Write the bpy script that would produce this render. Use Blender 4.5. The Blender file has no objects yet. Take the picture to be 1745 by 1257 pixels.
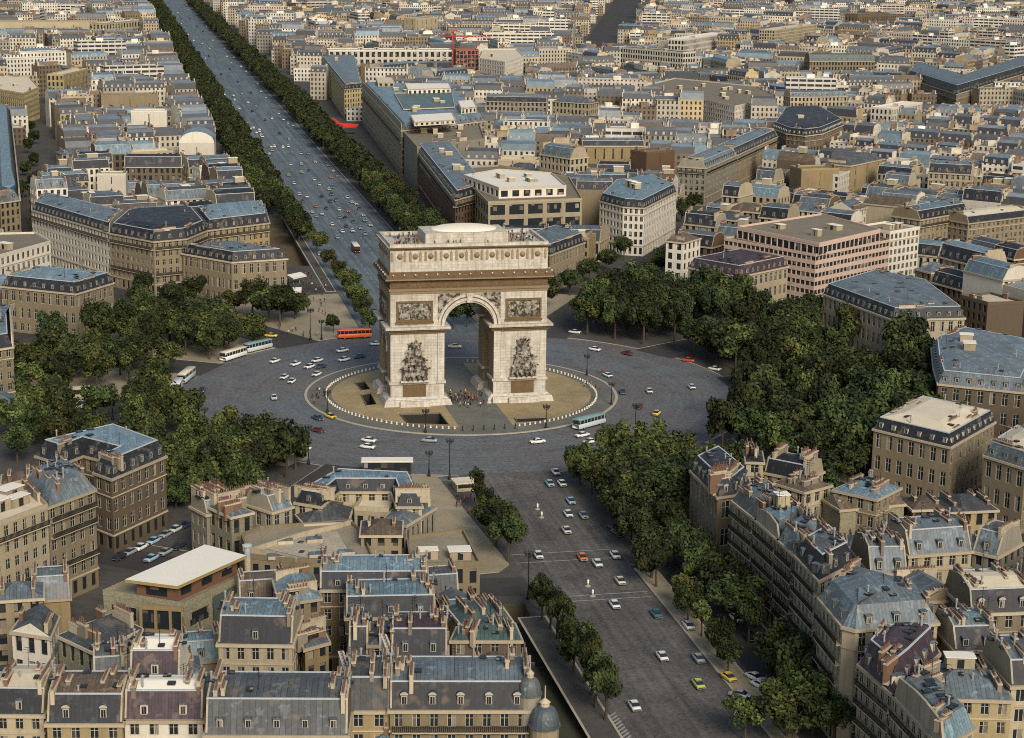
import bpy, bmesh, math, random
from mathutils import Vector, Matrix
from mathutils.geometry import delaunay_2d_cdt
R = math.radians
sc = bpy.context.scene
COL = sc.collection
random.seed(7)

# ---------------------------------------------------------------- camera
CX, CY, CZ = -97.7288, -520.4198, 135.7065
HEAD, PIT, ROL, FPX = 0.2132, 0.2376, 0.0142, 3205.27
PW, PH = 1745.0, 1257.0
FW = Vector((math.sin(HEAD)*math.cos(PIT), math.cos(HEAD)*math.cos(PIT), -math.sin(PIT)))
_rt = Vector((math.cos(HEAD), -math.sin(HEAD), 0)); _up = _rt.cross(FW)
RT = _rt*math.cos(ROL) + _up*math.sin(ROL)
UP = -_rt*math.sin(ROL) + _up*math.cos(ROL)
cam = bpy.data.cameras.new('camera'); cam.sensor_width = 36; cam.lens = FPX/PW*36
cam.clip_end = 20000; cam.clip_start = 1
co = bpy.data.objects.new('camera', cam); COL.objects.link(co); sc.camera = co
co.matrix_world = Matrix(((RT.x, UP.x, -FW.x, CX), (RT.y, UP.y, -FW.y, CY), (RT.z, UP.z, -FW.z, CZ), (0, 0, 0, 1)))

# ---------------------------------------------------------------- sky, sun, exposure
SUN_EL, SUN_AZ = 33, 172           # azimuth clockwise from +y
w = bpy.data.worlds.new('World'); sc.world = w; w.use_nodes = True
nt = w.node_tree; bg = nt.nodes['Background']
sky = nt.nodes.new('ShaderNodeTexSky'); sky.sky_type = 'NISHITA'; sky.sun_disc = False
sky.sun_elevation = R(SUN_EL); sky.sun_rotation = R(SUN_AZ); sky.air_density = 1.3; sky.dust_density = 2.5
nt.links.new(sky.outputs[0], bg.inputs[0]); bg.inputs[1].default_value = 0.09
sl = bpy.data.lights.new('sun', 'SUN'); sl.energy = 2.1; sl.angle = R(22); sl.color = (1, 0.93, 0.81)
so = bpy.data.objects.new('sun', sl); COL.objects.link(so)
sd = Vector((math.sin(R(SUN_AZ))*math.cos(R(SUN_EL)), math.cos(R(SUN_AZ))*math.cos(R(SUN_EL)), math.sin(R(SUN_EL))))
so.rotation_euler = (-sd).to_track_quat('-Z', 'Y').to_euler()
sc.view_settings.view_transform = 'Standard'; sc.view_settings.look = 'None'
sc.view_settings.exposure = 0.48; sc.view_settings.gamma = 1.0
sc.cycles.max_bounces = 5; sc.cycles.diffuse_bounces = 2; sc.cycles.glossy_bounces = 2
sc.cycles.transparent_max_bounces = 4; sc.cycles.use_denoising = False; sc.cycles.filter_width = 1.0

# ---------------------------------------------------------------- helpers
def at(px, py, z=0.0):
    """ground survey: the place at height z that the calibrated camera sees at this point of the photograph"""
    d = FW + RT*((px-PW/2)/FPX) + UP*((PH/2-py)/FPX)
    t = (z-CZ)/d.z
    return Vector((CX+d.x*t, CY+d.y*t, z))
def to_px(p):
    d = Vector(p) - Vector((CX, CY, CZ)); z = d.dot(FW)
    if z < 1: return (-9999, -9999)
    return (PW/2+FPX*d.dot(RT)/z, PH/2-FPX*d.dot(UP)/z)
def tag(o, label=None, cat=None, group=None, kind=None):
    if label: o['label'] = label
    if cat: o['category'] = cat
    if group: o['group'] = group
    if kind: o['kind'] = kind
    return o
def empty(name, loc=(0, 0, 0), rz=0.0):
    o = bpy.data.objects.new(name, None); o.empty_display_size = 1; COL.objects.link(o)
    o.location = loc; o.rotation_euler = (0, 0, rz); return o
def link(name, me, parent=None, loc=(0, 0, 0), rz=0.0, scale=None):
    o = bpy.data.objects.new(name, me); COL.objects.link(o)
    if parent: o.parent = parent
    o.location = loc; o.rotation_euler = (0, 0, rz)
    if scale: o.scale = scale
    return o
def copy_tree(o, parent=None, skip=()):
    c = o.copy(); COL.objects.link(c)
    if parent: c.parent = parent
    for ch in o.children:
        if ch.name.split('.')[0] not in skip: copy_tree(ch, c, skip)
    return c
ORD = 'first second third fourth fifth sixth seventh eighth ninth tenth eleventh twelfth thirteenth fourteenth fifteenth sixteenth seventeenth eighteenth nineteenth twentieth'.split()
TENS = {2: 'twenty', 3: 'thirty', 4: 'forty', 5: 'fifty', 6: 'sixty'}
def ordinal(n):
    if n <= 20: return ORD[n-1]
    t, u = divmod(n, 10)
    if u == 0: return {3: 'thirtieth', 4: 'fortieth', 5: 'fiftieth', 6: 'sixtieth'}[t]
    return TENS[t] + '-' + ORD[u-1]
NUM = 'no one two three four five six seven eight nine ten eleven twelve'.split()

def in_poly(p, poly):
    c = False; n = len(poly)
    for i in range(n):
        a, b = poly[i], poly[i-1]
        if (a[1] > p[1]) != (b[1] > p[1]) and p[0] < (b[0]-a[0])*(p[1]-a[1])/(b[1]-a[1])+a[0]: c = not c
    return c
def triangles(outer, holes=()):
    """a plane outline with holes, cut into triangles that face up"""
    vs, es = [], []
    for l in [outer]+list(holes):
        k = len(vs); n = len(l); vs += [Vector((p[0], p[1])) for p in l]; es += [(k+i, k+(i+1) % n) for i in range(n)]
    V, _, F, *_r = delaunay_2d_cdt(vs, es, [], 0, 1e-5)
    out = []
    for f in F:
        t = [V[i] for i in f]; c = (t[0]+t[1]+t[2])/3
        if not in_poly(c, outer) or any(in_poly(c, h) for h in holes): continue
        if (t[1]-t[0]).cross(t[2]-t[0]) < 0: t.reverse()
        out.append(t)
    return out

class MB:
    """collects faces, then links them as one mesh"""
    def __init__(s): s.v = []; s.f = []; s.m = []; s.uv = []; s.d = {}; s.c = []
    def vert(s, p, share=True):
        if share:
            k = (round(p[0], 3), round(p[1], 3), round(p[2], 3))
            i = s.d.get(k)
            if i is None: i = len(s.v); s.d[k] = i; s.v.append(tuple(p))
            return i
        s.v.append(tuple(p)); return len(s.v)-1
    def face(s, pts, m=0, uv=None, share=True, col=None):
        ix = [s.vert(p, share) for p in pts]
        if len(set(ix)) < len(ix): 
            if share:
                seen = []; keep = []
                for k, i in enumerate(ix):
                    if i not in seen: seen.append(i); keep.append(k)
                if len(keep) < 3: return
                ix = [ix[k] for k in keep]; uv = [uv[k] for k in keep] if uv else None
            else: return
        s.f.append(ix); s.m.append(m)
        s.uv.append(uv if uv else [(0, 0)]*len(ix)); s.c.append(col)
    def box(s, x0, y0, z0, x1, y1, z1, m=0, M=None, bottom=True, share=False, top=None):
        P = [Vector(p) for p in ((x0, y0, z0), (x1, y0, z0), (x1, y1, z0), (x0, y1, z0), (x0, y0, z1), (x1, y0, z1), (x1, y1, z1), (x0, y1, z1))]
        if M is not None: P = [M @ p for p in P]
        b = len(s.v); s.v += [tuple(p) for p in P]
        F = [(0, 1, 5, 4), (1, 2, 6, 5), (2, 3, 7, 6), (3, 0, 4, 7), (4, 5, 6, 7)] + ([(3, 2, 1, 0)] if bottom else [])
        for k, q in enumerate(F):
            s.f.append([b+i for i in q]); s.m.append(top if (k == 4 and top is not None) else m); s.c.append(None)
            e = (abs(x1-x0), abs(y1-y0))[k % 2] if k < 4 else abs(x1-x0)
            hh = abs(z1-z0) if k < 4 else abs(y1-y0)
            s.uv.append([(0, 0), (e, 0), (e, hh), (0, hh)])
    def prism(s, poly, z0, z1, m=0, mt=None, bottom=False):
        n = len(poly); u = 0
        for i in range(n):
            a, b = poly[i], poly[(i+1) % n]; L = math.dist(a[:2], b[:2])
            s.face([(a[0], a[1], z0), (b[0], b[1], z0), (b[0], b[1], z1), (a[0], a[1], z1)], m, [(u, z0), (u+L, z0), (u+L, z1), (u, z1)]); u += L
        s.face([(p[0], p[1], z1) for p in poly], m if mt is None else mt, [(p[0], p[1]) for p in poly])
        if bottom: s.face([(p[0], p[1], z0) for p in reversed(poly)], m)
    def tube(s, pts, rad, n=8, m=0, cap=True):
        rings = []
        for i, p in enumerate(pts):
            p = Vector(p); a = Vector(pts[max(i-1, 0)]); b = Vector(pts[min(i+1, len(pts)-1)]); t = (b-a).normalized()
            x = t.cross(Vector((0, 1, 0)) if abs(t.y) < .9 else Vector((1, 0, 0))).normalized(); y = t.cross(x)
            r = rad[i] if isinstance(rad, (list, tuple)) else rad
            base = len(s.v)
            for k in range(n): s.v.append(tuple(p + x*r*math.cos(2*math.pi*k/n) + y*r*math.sin(2*math.pi*k/n)))
            rings.append(base)
        for i in range(len(rings)-1):
            for k in range(n):
                a, b = rings[i], rings[i+1]; k2 = (k+1) % n
                s.f.append([a+k, b+k, b+k2, a+k2]); s.m.append(m); s.uv.append([(0, 0)]*4); s.c.append(None)
        if cap:
            s.f.append([rings[0]+k for k in range(n)]); s.m.append(m); s.uv.append([(0, 0)]*n); s.c.append(None)
            s.f.append([rings[-1]+k for k in reversed(range(n))]); s.m.append(m); s.uv.append([(0, 0)]*n); s.c.append(None)
    def lathe(s, prof, n=16, m=0, c=(0, 0), M=None):
        base = len(s.v)
        for r, z in prof:
            for k in range(n):
                p = Vector((c[0]+r*math.cos(2*math.pi*k/n), c[1]+r*math.sin(2*math.pi*k/n), z))
                s.v.append(tuple(M @ p if M is not None else p))
        for i in range(len(prof)-1):
            for k in range(n):
                k2 = (k+1) % n
                s.f.append([base+i*n+k, base+i*n+k2, base+(i+1)*n+k2, base+(i+1)*n+k]); s.m.append(m); s.uv.append([(0, 0)]*4); s.c.append(None)
        s.f.append([base+(len(prof)-1)*n+k for k in range(n)]); s.m.append(m); s.uv.append([(0, 0)]*n); s.c.append(None)
    def mesh(s, name, mats, smooth=False):
        me = bpy.data.meshes.new(name); me.from_pydata(s.v, [], s.f)
        for mt in mats: me.materials.append(mt)
        me.polygons.foreach_set('material_index', s.m)
        ul = me.uv_layers.new(name='UVMap'); flat = []
        for u in s.uv:
            for a in u: flat += [a[0], a[1]]
        ul.data.foreach_set('uv', flat)
        if any(c is not None for c in s.c):
            ca = me.color_attributes.new('Col', 'FLOAT_COLOR', 'CORNER'); flat = []
            for f, c in zip(s.f, s.c):
                c = c or (.3, .3, .3)
                for _ in f: flat += [c[0], c[1], c[2], 1]
            ca.data.foreach_set('color', flat)
        if smooth: me.polygons.foreach_set('use_smooth', [True]*len(me.polygons))
        me.update(); return me
    def build(s, name, mats, parent=None, loc=(0, 0, 0), rz=0.0, smooth=False):
        if not isinstance(mats, (list, tuple)): mats = [mats]
        return link(name, s.mesh(name, mats, smooth), parent, loc, rz)

# ---------------------------------------------------------------- materials
def nodes(name):
    m = bpy.data.materials.new(name); m.use_nodes = True
    return m, m.node_tree, m.node_tree.nodes['Principled BSDF']
def N(t, kind, **kw):
    n = t.nodes.new(kind)
    for k, v in kw.items():
        if k == 'op': n.operation = v
        elif k == 'blend': n.blend_type = v
        else: n.inputs[k].default_value = v
    return n
def mth(t, op, a, b=None):
    n = t.nodes.new('ShaderNodeMath'); n.operation = op
    for i, x in enumerate((a, b)):
        if x is None: continue
        if isinstance(x, (int, float)): n.inputs[i].default_value = x
        else: t.links.new(x, n.inputs[i])
    return n.outputs[0]
def mixc(t, f, a, b, blend='MIX'):
    n = t.nodes.new('ShaderNodeMix'); n.data_type = 'RGBA'; n.blend_type = blend
    for i, x in ((0, f), (6, a), (7, b)):
        if isinstance(x, (int, float)): n.inputs[i].default_value = x
        elif isinstance(x, tuple): n.inputs[i].default_value = (*x, 1) if len(x) == 3 else x
        else: t.links.new(x, n.inputs[i])
    return n.outputs[2]
def ramp(t, fac, stops):
    n = t.nodes.new('ShaderNodeValToRGB'); e = n.color_ramp.elements
    while len(e) < len(stops): e.new(0.5)
    for k, (p, c) in enumerate(stops): e[k].position = p; e[k].color = (*c, 1) if isinstance(c, tuple) else (c, c, c, 1)
    t.links.new(fac, n.inputs[0]); return n.outputs[0]
def noise(t, vec, scale, detail=4, rough=.6):
    n = N(t, 'ShaderNodeTexNoise', Scale=scale, Detail=detail, Roughness=rough)
    if vec is not None: t.links.new(vec, n.inputs['Vector'])
    return n.outputs['Fac']
def objvec(t, sc_=(1, 1, 1), rnd=True):
    tc = t.nodes.new('ShaderNodeTexCoord'); mp = t.nodes.new('ShaderNodeMapping'); mp.inputs['Scale'].default_value = sc_
    t.links.new(tc.outputs['Object'], mp.inputs['Vector'])
    if rnd:
        oi = t.nodes.new('ShaderNodeObjectInfo'); s = mth(t, 'MULTIPLY', oi.outputs['Random'], 57.0)
        cb = t.nodes.new('ShaderNodeCombineXYZ')
        for i in range(3): t.links.new(s, cb.inputs[i])
        t.links.new(cb.outputs[0], mp.inputs['Location'])
    return mp.outputs[0]
def surf(name, col, rough=.85, var=.18, blotch=.35, bscale=.12, fine=.25, fscale=1.6, streak=0.0, bump=0.0, spec=.25, dirt=(.10, .08, .06), tint=None, tstr=.6, tscale=2.3):
    m, t, b = nodes(name); v = objvec(t)
    c = mixc(t, 0.0, col, col)
    n1 = ramp(t, noise(t, v, bscale, 3), [(.35, 0.0), (.7, 1.0)])
    c = mixc(t, mth(t, 'MULTIPLY', n1, blotch), col, tuple(x*.55+d*.25 for x, d in zip(col, dirt)))
    if tint:
        n3 = ramp(t, noise(t, v, bscale*tscale, 2), [(.45, 0.0), (.58, 1.0)]); c = mixc(t, mth(t, 'MULTIPLY', n3, tstr), c, tint)
    n2 = noise(t, v, fscale, 5, .7)
    c = mixc(t, fine, c, ramp(t, n2, [(.3, .25), (.75, 1.0)]), 'MULTIPLY')
    if streak:
        vs = objvec(t, (1, 1, .09)); ns = ramp(t, noise(t, vs, 1.1, 3), [(.45, 0.0), (.75, 1.0)])
        c = mixc(t, mth(t, 'MULTIPLY', ns, streak), c, dirt)
    if var:
        oi = t.nodes.new('ShaderNodeObjectInfo'); hs = t.nodes.new('ShaderNodeHueSaturation')
        t.links.new(mth(t, 'ADD', mth(t, 'MULTIPLY', oi.outputs['Random'], 2*var), 1-var), hs.inputs['Value'])
        t.links.new(c, hs.inputs['Color']); c = hs.outputs[0]
    t.links.new(c, b.inputs['Base Color']); b.inputs['Roughness'].default_value = rough; b.inputs['Specular IOR Level'].default_value = spec
    if bump:
        bp = t.nodes.new('ShaderNodeBump'); bp.inputs['Strength'].default_value = bump; bp.inputs['Distance'].default_value = .1
        t.links.new(n2, bp.inputs['Height']); t.links.new(bp.outputs[0], b.inputs['Normal'])
    return m
def seamroof(name, col, seam=.65, rough=.5, var=.22, alt=None, spec=.4):
    m, t, b = nodes(name); v = objvec(t)
    uv = t.nodes.new('ShaderNodeTexCoord'); sx = t.nodes.new('ShaderNodeSeparateXYZ'); t.links.new(uv.outputs['UV'], sx.inputs[0])
    u = mth(t, 'FRACT', mth(t, 'MULTIPLY', sx.outputs[0], 1/seam))
    ln = mth(t, 'LESS_THAN', u, .13)
    idx = mth(t, 'FLOOR', mth(t, 'MULTIPLY', sx.outputs[0], 1/seam)); wn = t.nodes.new('ShaderNodeTexWhiteNoise'); wn.noise_dimensions = '1D'
    t.links.new(idx, wn.inputs['W'])
    c = mixc(t, ramp(t, noise(t, v, .22, 4), [(.35, 0.0), (.7, 1.0)]), col, alt or tuple(x*.62 for x in col))
    c = mixc(t, mth(t, 'MULTIPLY', wn.outputs['Value'], .6), c, tuple(x*.38 for x in col))
    c = mixc(t, mth(t, 'MULTIPLY', ln, .75), c, tuple(x*.25 for x in col))
    pl = ramp(t, noise(t, v, .5, 2), [(.60, 0.0), (.64, 1.0)]); c = mixc(t, mth(t, 'MULTIPLY', pl, .3), c, tuple(min(1, x*1.7+.03) for x in col))
    c = mixc(t, .6, c, ramp(t, noise(t, v, 1.7, 5, .75), [(.3, .25), (.7, 1.1)]), 'MULTIPLY')
    ru = ramp(t, noise(t, v, .35, 2), [(.58, 0.0), (.68, 1.0)]); c = mixc(t, mth(t, 'MULTIPLY', ru, .45), c, (.17, .12, .08))
    if var:
        oi = t.nodes.new('ShaderNodeObjectInfo'); hs = t.nodes.new('ShaderNodeHueSaturation')
        t.links.new(mth(t, 'ADD', mth(t, 'MULTIPLY', oi.outputs['Random'], 2*var), 1-var), hs.inputs['Value'])
        t.links.new(c, hs.inputs['Color']); c = hs.outputs[0]
    t.links.new(c, b.inputs['Base Color']); b.inputs['Roughness'].default_value = rough; b.inputs['Specular IOR Level'].default_value = spec
    return m
def glassy(name, col=(.018, .022, .026)):
    m, t, b = nodes(name)
    tc = t.nodes.new('ShaderNodeTexCoord'); vm = t.nodes.new('ShaderNodeVectorMath'); vm.operation = 'SNAP'; vm.inputs[1].default_value = (1.6, 1.6, 1.7)
    oi = t.nodes.new('ShaderNodeObjectInfo'); t.links.new(tc.outputs['Object'], vm.inputs[0])
    wn = t.nodes.new('ShaderNodeTexWhiteNoise'); wn.noise_dimensions = '4D'; t.links.new(vm.outputs[0], wn.inputs['Vector']); t.links.new(oi.outputs['Random'], wn.inputs['W'])
    c = ramp(t, wn.outputs['Value'], [(.0, col), (.78, col), (.86, (.08, .07, .055)), (.96, (.26, .23, .18))])
    t.links.new(c, b.inputs['Base Color']); b.inputs['Roughness'].default_value = .3; b.inputs['Specular IOR Level'].default_value = .2
    return m
def flatm(name, col, rough=.7, spec=.3, metal=0.0):
    m, t, b = nodes(name); v = objvec(t)
    c = mixc(t, .3, col, ramp(t, noise(t, v, 2.2, 3), [(.3, .45), (.7, 1.0)]), 'MULTIPLY')
    t.links.new(c, b.inputs['Base Color']); b.inputs['Roughness'].default_value = rough; b.inputs['Specular IOR Level'].default_value = spec; b.inputs['Metallic'].default_value = metal
    return m
WALL = {
 'cream': surf('cream_stone', (.42, .35, .23), streak=.25),
 'beige': surf('beige_stone', (.27, .213, .13), streak=.3),
 'brown': surf('sooty_stone', (.15, .11, .07), streak=.35),
 'red': surf('sooty_red_stone', (.15, .085, .05), streak=.35),
 'grey': surf('grey_render', (.28, .25, .19), streak=.3),
 'white': surf('white_render', (.66, .60, .49), streak=.15, blotch=.2),
 'pink': surf('pinkish_panels', (.60, .44, .35), streak=.12, blotch=.2),
 'ochre': surf('ochre_render', (.33, .245, .125), streak=.35),
 'yellow': surf('yellow_render', (.45, .36, .19), streak=.25),
 'purple': surf('dark_purple_slate_wall', (.045, .032, .042)),
 'rubble': surf('rubble_stone', (.36, .32, .21), fine=.8, fscale=2.4, bump=.6),
 'dark': surf('dark_glazed_wall', (.045, .042, .036), rough=.4),
 'frame': surf('red_oxide_frame', (.30, .12, .08)),
}
ROOF = {
 'zinc': seamroof('zinc_roof', (.19, .245, .275), alt=(.115, .115, .108)),
 'blue': seamroof('pale_blue_zinc_roof', (.215, .315, .36), alt=(.15, .215, .25)),
 'teal': seamroof('verdigris_roof', (.115, .19, .172), alt=(.085, .12, .105)),
 'slate': seamroof('slate_roof', (.030, .032, .040), seam=.4, rough=.6),
 'greyslate': seamroof('grey_slate_roof', (.11, .118, .12), seam=.9, rough=.6),
 'purple': seamroof('purple_slate_roof', (.085, .055, .068), seam=.5, rough=.65),
 'brown': seamroof('brown_tile_roof', (.17, .125, .085), seam=.5, rough=.8),
 'gravel': surf('gravel_roof', (.27, .225, .155), fine=.5, blotch=.5, bscale=.2),
 'palegravel': surf('pale_gravel_roof', (.42, .36, .25), fine=.55, blotch=.55, bscale=.18),
 'creamflat': surf('cream_flat_roof', (.66, .57, .41), blotch=.3, bscale=.2, fine=.3),
 'pinkflat': surf('pinkish_flat_roof', (.56, .42, .33), blotch=.3, bscale=.15, fine=.3),
 'whiteflat': surf('white_flat_roof', (.80, .74, .62), blotch=.1, bscale=.1, fine=.12, var=.05),
}
GLASS = glassy('window_glass')
WHITE = flatm('white_paint', (.42, .38, .30))
STONE = surf('trim_stone', (.47, .39, .27), blotch=.3)
IRON = flatm('dark_iron', (.018, .017, .016), .5)
POT = flatm('terracotta', (.165, .09, .06), .8)
BRICK = surf('chimney_brick', (.21, .12, .075), streak=.2)
FLASH = flatm('highlit_flashing', (.48, .50, .50), .5)  # roof-break flashing; its pale colour paints the light zinc edges catch
PLAST = surf('party_wall_plaster', (.45, .385, .28), streak=.55, blotch=.6)
STUCCO = surf('chimney_stucco', (.52, .43, .30), streak=.3)
DIRTSTUCCO = surf('chimney_grey_stucco', (.25, .21, .16), streak=.35)

# ---------------------------------------------------------------- polygon tools
def V2(p): return Vector((p[0], p[1]))
def area(poly): return .5*sum(poly[i][0]*poly[(i+1) % len(poly)][1]-poly[(i+1) % len(poly)][0]*poly[i][1] for i in range(len(poly)))
def ccw(poly): return list(poly) if area(poly) > 0 else list(reversed(poly))
def offset(poly, d):
    """positive d: inwards"""
    n = len(poly); out = []
    for i in range(n):
        a, b, c = V2(poly[i-1]), V2(poly[i]), V2(poly[(i+1) % n])
        e1 = (b-a).normalized(); e2 = (c-b).normalized()
        n1 = Vector((-e1.y, e1.x)); n2 = Vector((-e2.y, e2.x))
        k = n1+n2; L = max(k.length_squared, .35)
        out.append(b + k*(2*d/L))
    return out
def width(poly):
    hull = poly; best = 1e9
    for i in range(len(hull)):
        a, b = V2(hull[i]), V2(hull[(i+1) % len(hull)]); e = (b-a)
        if e.length < 2: continue
        e.normalize(); nrm = Vector((-e.y, e.x)); ds = [(V2(p)-a).dot(nrm) for p in hull]
        best = min(best, max(ds)-min(ds))
    return best
def overlap(A, B, eps=.4):
    for P in (A, B):
        for i in range(len(P)):
            a, b = V2(P[i]), V2(P[(i+1) % len(P)]); e = b-a
            if e.length < .1: continue
            nr = Vector((-e.y, e.x)).normalized()
            pa = [nr.dot(V2(p)) for p in A]; pb = [nr.dot(V2(p)) for p in B]
            if max(pa) < min(pb)+eps or max(pb) < min(pa)+eps: return False
    return True
def hull(pts):
    pts = sorted(set((round(p[0], 3), round(p[1], 3)) for p in pts))
    def half(ps):
        h = []
        for p in ps:
            while len(h) > 1 and (h[-1][0]-h[-2][0])*(p[1]-h[-2][1])-(h[-1][1]-h[-2][1])*(p[0]-h[-2][0]) <= 0: h.pop()
            h.append(p)
        return h[:-1]
    return half(pts)+half(pts[::-1])
def facing(a, b, org=(0, 0)):
    m = (Vector(a)+Vector(b))/2; e = Vector(b)-Vector(a); nr = Vector((e.y, -e.x))
    return nr.dot(Vector((CX-org[0], CY-org[1]))-m) > 0

# ---------------------------------------------------------------- shared building parts
def window_proto(style):
    """window of unit size 1 x 1, looking towards -y, its sill at z 0: frame, glazing bars, panes"""
    b = MB()
    b.box(-.5, .0, 0, -.43, .10, 1, 0); b.box(.43, .0, 0, .5, .10, 1, 0); b.box(-.43, .0, .95, .43, .10, 1, 0); b.box(-.43, .0, 0, .43, .10, .04, 0)
    b.box(-.04, .02, .04, .04, .08, .95, 0)
    for z in ((.62,) if style != 'office' else ()):
        b.box(-.43, .03, z, -.04, .07, z+.03, 0); b.box(.04, .03, z, .43, .07, z+.03, 0)
    b.box(-.43, .06, .04, .43, .065, .95, 1)
    if style == 'shutter':
        b.box(-.93, -.10, 0, -.53, -.04, 1, 2); b.box(.53, -.10, 0, .93, -.04, 1, 2)
    return b.mesh('window_'+style, [WHITE, GLASS, SHUT])
SHUT = flatm('louvred_shutter', (.42, .39, .32))
SILLM = STONE
WPROTO = {k: window_proto(k) for k in ('plain', 'shutter', 'office')}
def dormer_proto(style):
    b = MB(); w = .75
    b.box(-w, 0, 0, w, 2.2, 1.9, 0)
    b.box(-w+.12, -.05, .25, -w+.30, 0, 1.75, 1); b.box(w-.30, -.05, .25, w-.12, 0, 1.75, 1); b.box(-w+.30, -.05, 1.6, w-.30, 0, 1.75, 1); b.box(-w+.30, -.05, .25, w-.30, 0, .33, 1)
    b.box(-.04, -.045, .33, .04, 0, 1.6, 1); b.box(-w+.30, -.02, .33, w-.30, -.001, 1.6, 2)
    if style == 'arch':
        pr = [(-w-.12, 1.9), (-w-.05, 2.15), (-.45, 2.38), (0, 2.46), (.45, 2.38), (w+.05, 2.15), (w+.12, 1.9)]
        for i in range(len(pr)-1):
            (x0, z0), (x1, z1) = pr[i], pr[i+1]
            b.face([(x0, -.15, z0), (x1, -.15, z1), (x1, 2.4, z1), (x0, 2.4, z0)], 3)
        b.face([(x, -.15, z) for x, z in pr][::-1], 1)
    else:
        b.box(-w-.1, -.15, 1.9, w+.1, 2.3, 2.02, 3)
    return b.mesh('dormer_'+style, [ROOF['greyslate'] if style != 'white' else WALL['white'], WHITE, GLASS, ROOF['zinc']])
DPROTO = {k: dormer_proto(k) for k in ('plain', 'arch', 'white')}
def chimney_proto(n, mt, wd, seed):
    rr = random.Random(seed); b = MB(); L = .55*n+.35; h = 1.0
    b.box(-wd/2, -L/2, -1.2, wd/2, L/2, h, 0); b.box(-wd/2-.08, -L/2-.08, h, wd/2+.08, L/2+.08, h+.14, 2)
    for i in range(n):
        y = -L/2+.45+i*.55; hh = rr.choice((.3, .4, .5)); r = .15
        b.lathe([(r*1.1, h+.14), (r*.85, h+.14+hh*.7), (r*1.05, h+.14+hh)], 6, 1, (0, y))
    return b.mesh('chimney', [mt, POT, STUCCO])
CPROTO = [chimney_proto(n, mt, wd, i) for i, (n, mt, wd) in enumerate(((3, BRICK, .6), (5, STUCCO, .55), (7, DIRTSTUCCO, .6), (4, DIRTSTUCCO, .7), (9, STUCCO, .6), (6, BRICK, .6)))]
def skylight_proto():
    b = MB(); b.box(-.5, -.7, 0, .5, .7, .16, 0, top=1); return b.mesh('skylight', [IRON, GLASS])
SKYL = skylight_proto()
def vent_proto():
    b = MB(); b.lathe([(.16, -.2), (.16, 1.2), (.26, 1.22), (.26, 1.4), (.05, 1.5)], 7, 0); return b.mesh('vent_pipe', [flatm('vent_metal', (.30, .29, .27), .5)])
VENT = vent_proto()
def aerial_proto():
    b = MB(); b.tube([(0, 0, -.2), (0, 0, 3.4)], .05, 4)
    for z, l in ((3.3, .7), (2.9, .9), (2.5, .6)): b.tube([(-l, 0, z), (l, 0, z)], .035, 4)
    return b.mesh('aerial', [IRON])
AERIAL = aerial_proto()
def hut_proto():
    b = MB(); b.box(-1.6, -1.2, 0, 1.6, 1.2, 2.2, 0, top=1); b.box(-.4, -1.23, .1, .4, -1.2, 1.9, 2); b.box(-1.75, -1.35, 2.2, 1.75, 1.35, 2.35, 1); return b.mesh('roof_hut', [WALL['cream'], ROOF['whiteflat'], GLASS])
HUT = hut_proto()

def wall_geo(mb, poly, z0, z1, st, bay=2.7, wfrac=.44, ground=None, sill=.55, lintel=.55, mwall=0, mglass=1, skip=(), blank_min=3.2, rec=.28, band=False):
    """outer wall as one connected sheet with recessed openings; returns the openings (edge, centre, normal, width, height, floor)"""
    wins = []; n = len(poly); H = z1-z0; g = ground if ground is not None else min(4.2, H*.27)
    fl = [z0]; 
    if st > 1: fl += [z0+g+(H-g)*k/(st-1) for k in range(st)]
    else: fl += [z1]
    rows = []
    for k in range(len(fl)-1):
        fh = fl[k+1]-fl[k]; rows.append((fl[k]+fh*sill/3.2, fl[k+1]-fh*lintel/3.2))
    ys = [z0]
    for a, b in rows: ys += [a, b]
    ys.append(z1)
    U = 0
    for i in range(n):
        a, b = V2(poly[i]), V2(poly[(i+1) % n]); L = (b-a).length
        if L < .05: continue
        e = (b-a)/L; nr = Vector((e.y, -e.x))
        nb = 0 if (i in skip or L < blank_min) else max(1, int(round(L/bay)))
        xs = [0.0]
        for k in range(nb):
            c = L*(k+.5)/nb; ww = L/nb*wfrac/2; xs += [c-ww, c+ww]
        xs.append(L)
        P = lambda x, z, d=0.0: (a.x+e.x*x-nr.x*d, a.y+e.y*x-nr.y*d, z)
        for xi in range(len(xs)-1):
            for yi in range(len(ys)-1):
                x0, x1, y0, y1 = xs[xi], xs[xi+1], ys[yi], ys[yi+1]
                if nb and xi % 2 == 1 and yi % 2 == 1:
                    o = [P(x0, y0), P(x1, y0), P(x1, y1), P(x0, y1)]; q = [P(x0, y0, rec), P(x1, y0, rec), P(x1, y1, rec), P(x0, y1, rec)]
                    for k in range(4):
                        k2 = (k+1) % 4; mb.face([o[k], o[k2], q[k2], q[k]], mwall)
                    mb.face(q, mglass, [(U+x0, y0), (U+x1, y0), (U+x1, y1), (U+x0, y1)])
                    wins.append((i, Vector(P((x0+x1)/2, y0, rec)), nr, x1-x0, y1-y0, yi//2))
                else:
                    mb.face([P(x0, y0), P(x1, y0), P(x1, y1), P(x0, y1)], mwall, [(U+x0, y0), (U+x1, y0), (U+x1, y1), (U+x0, y1)])
        U += L
    return wins, fl
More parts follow.
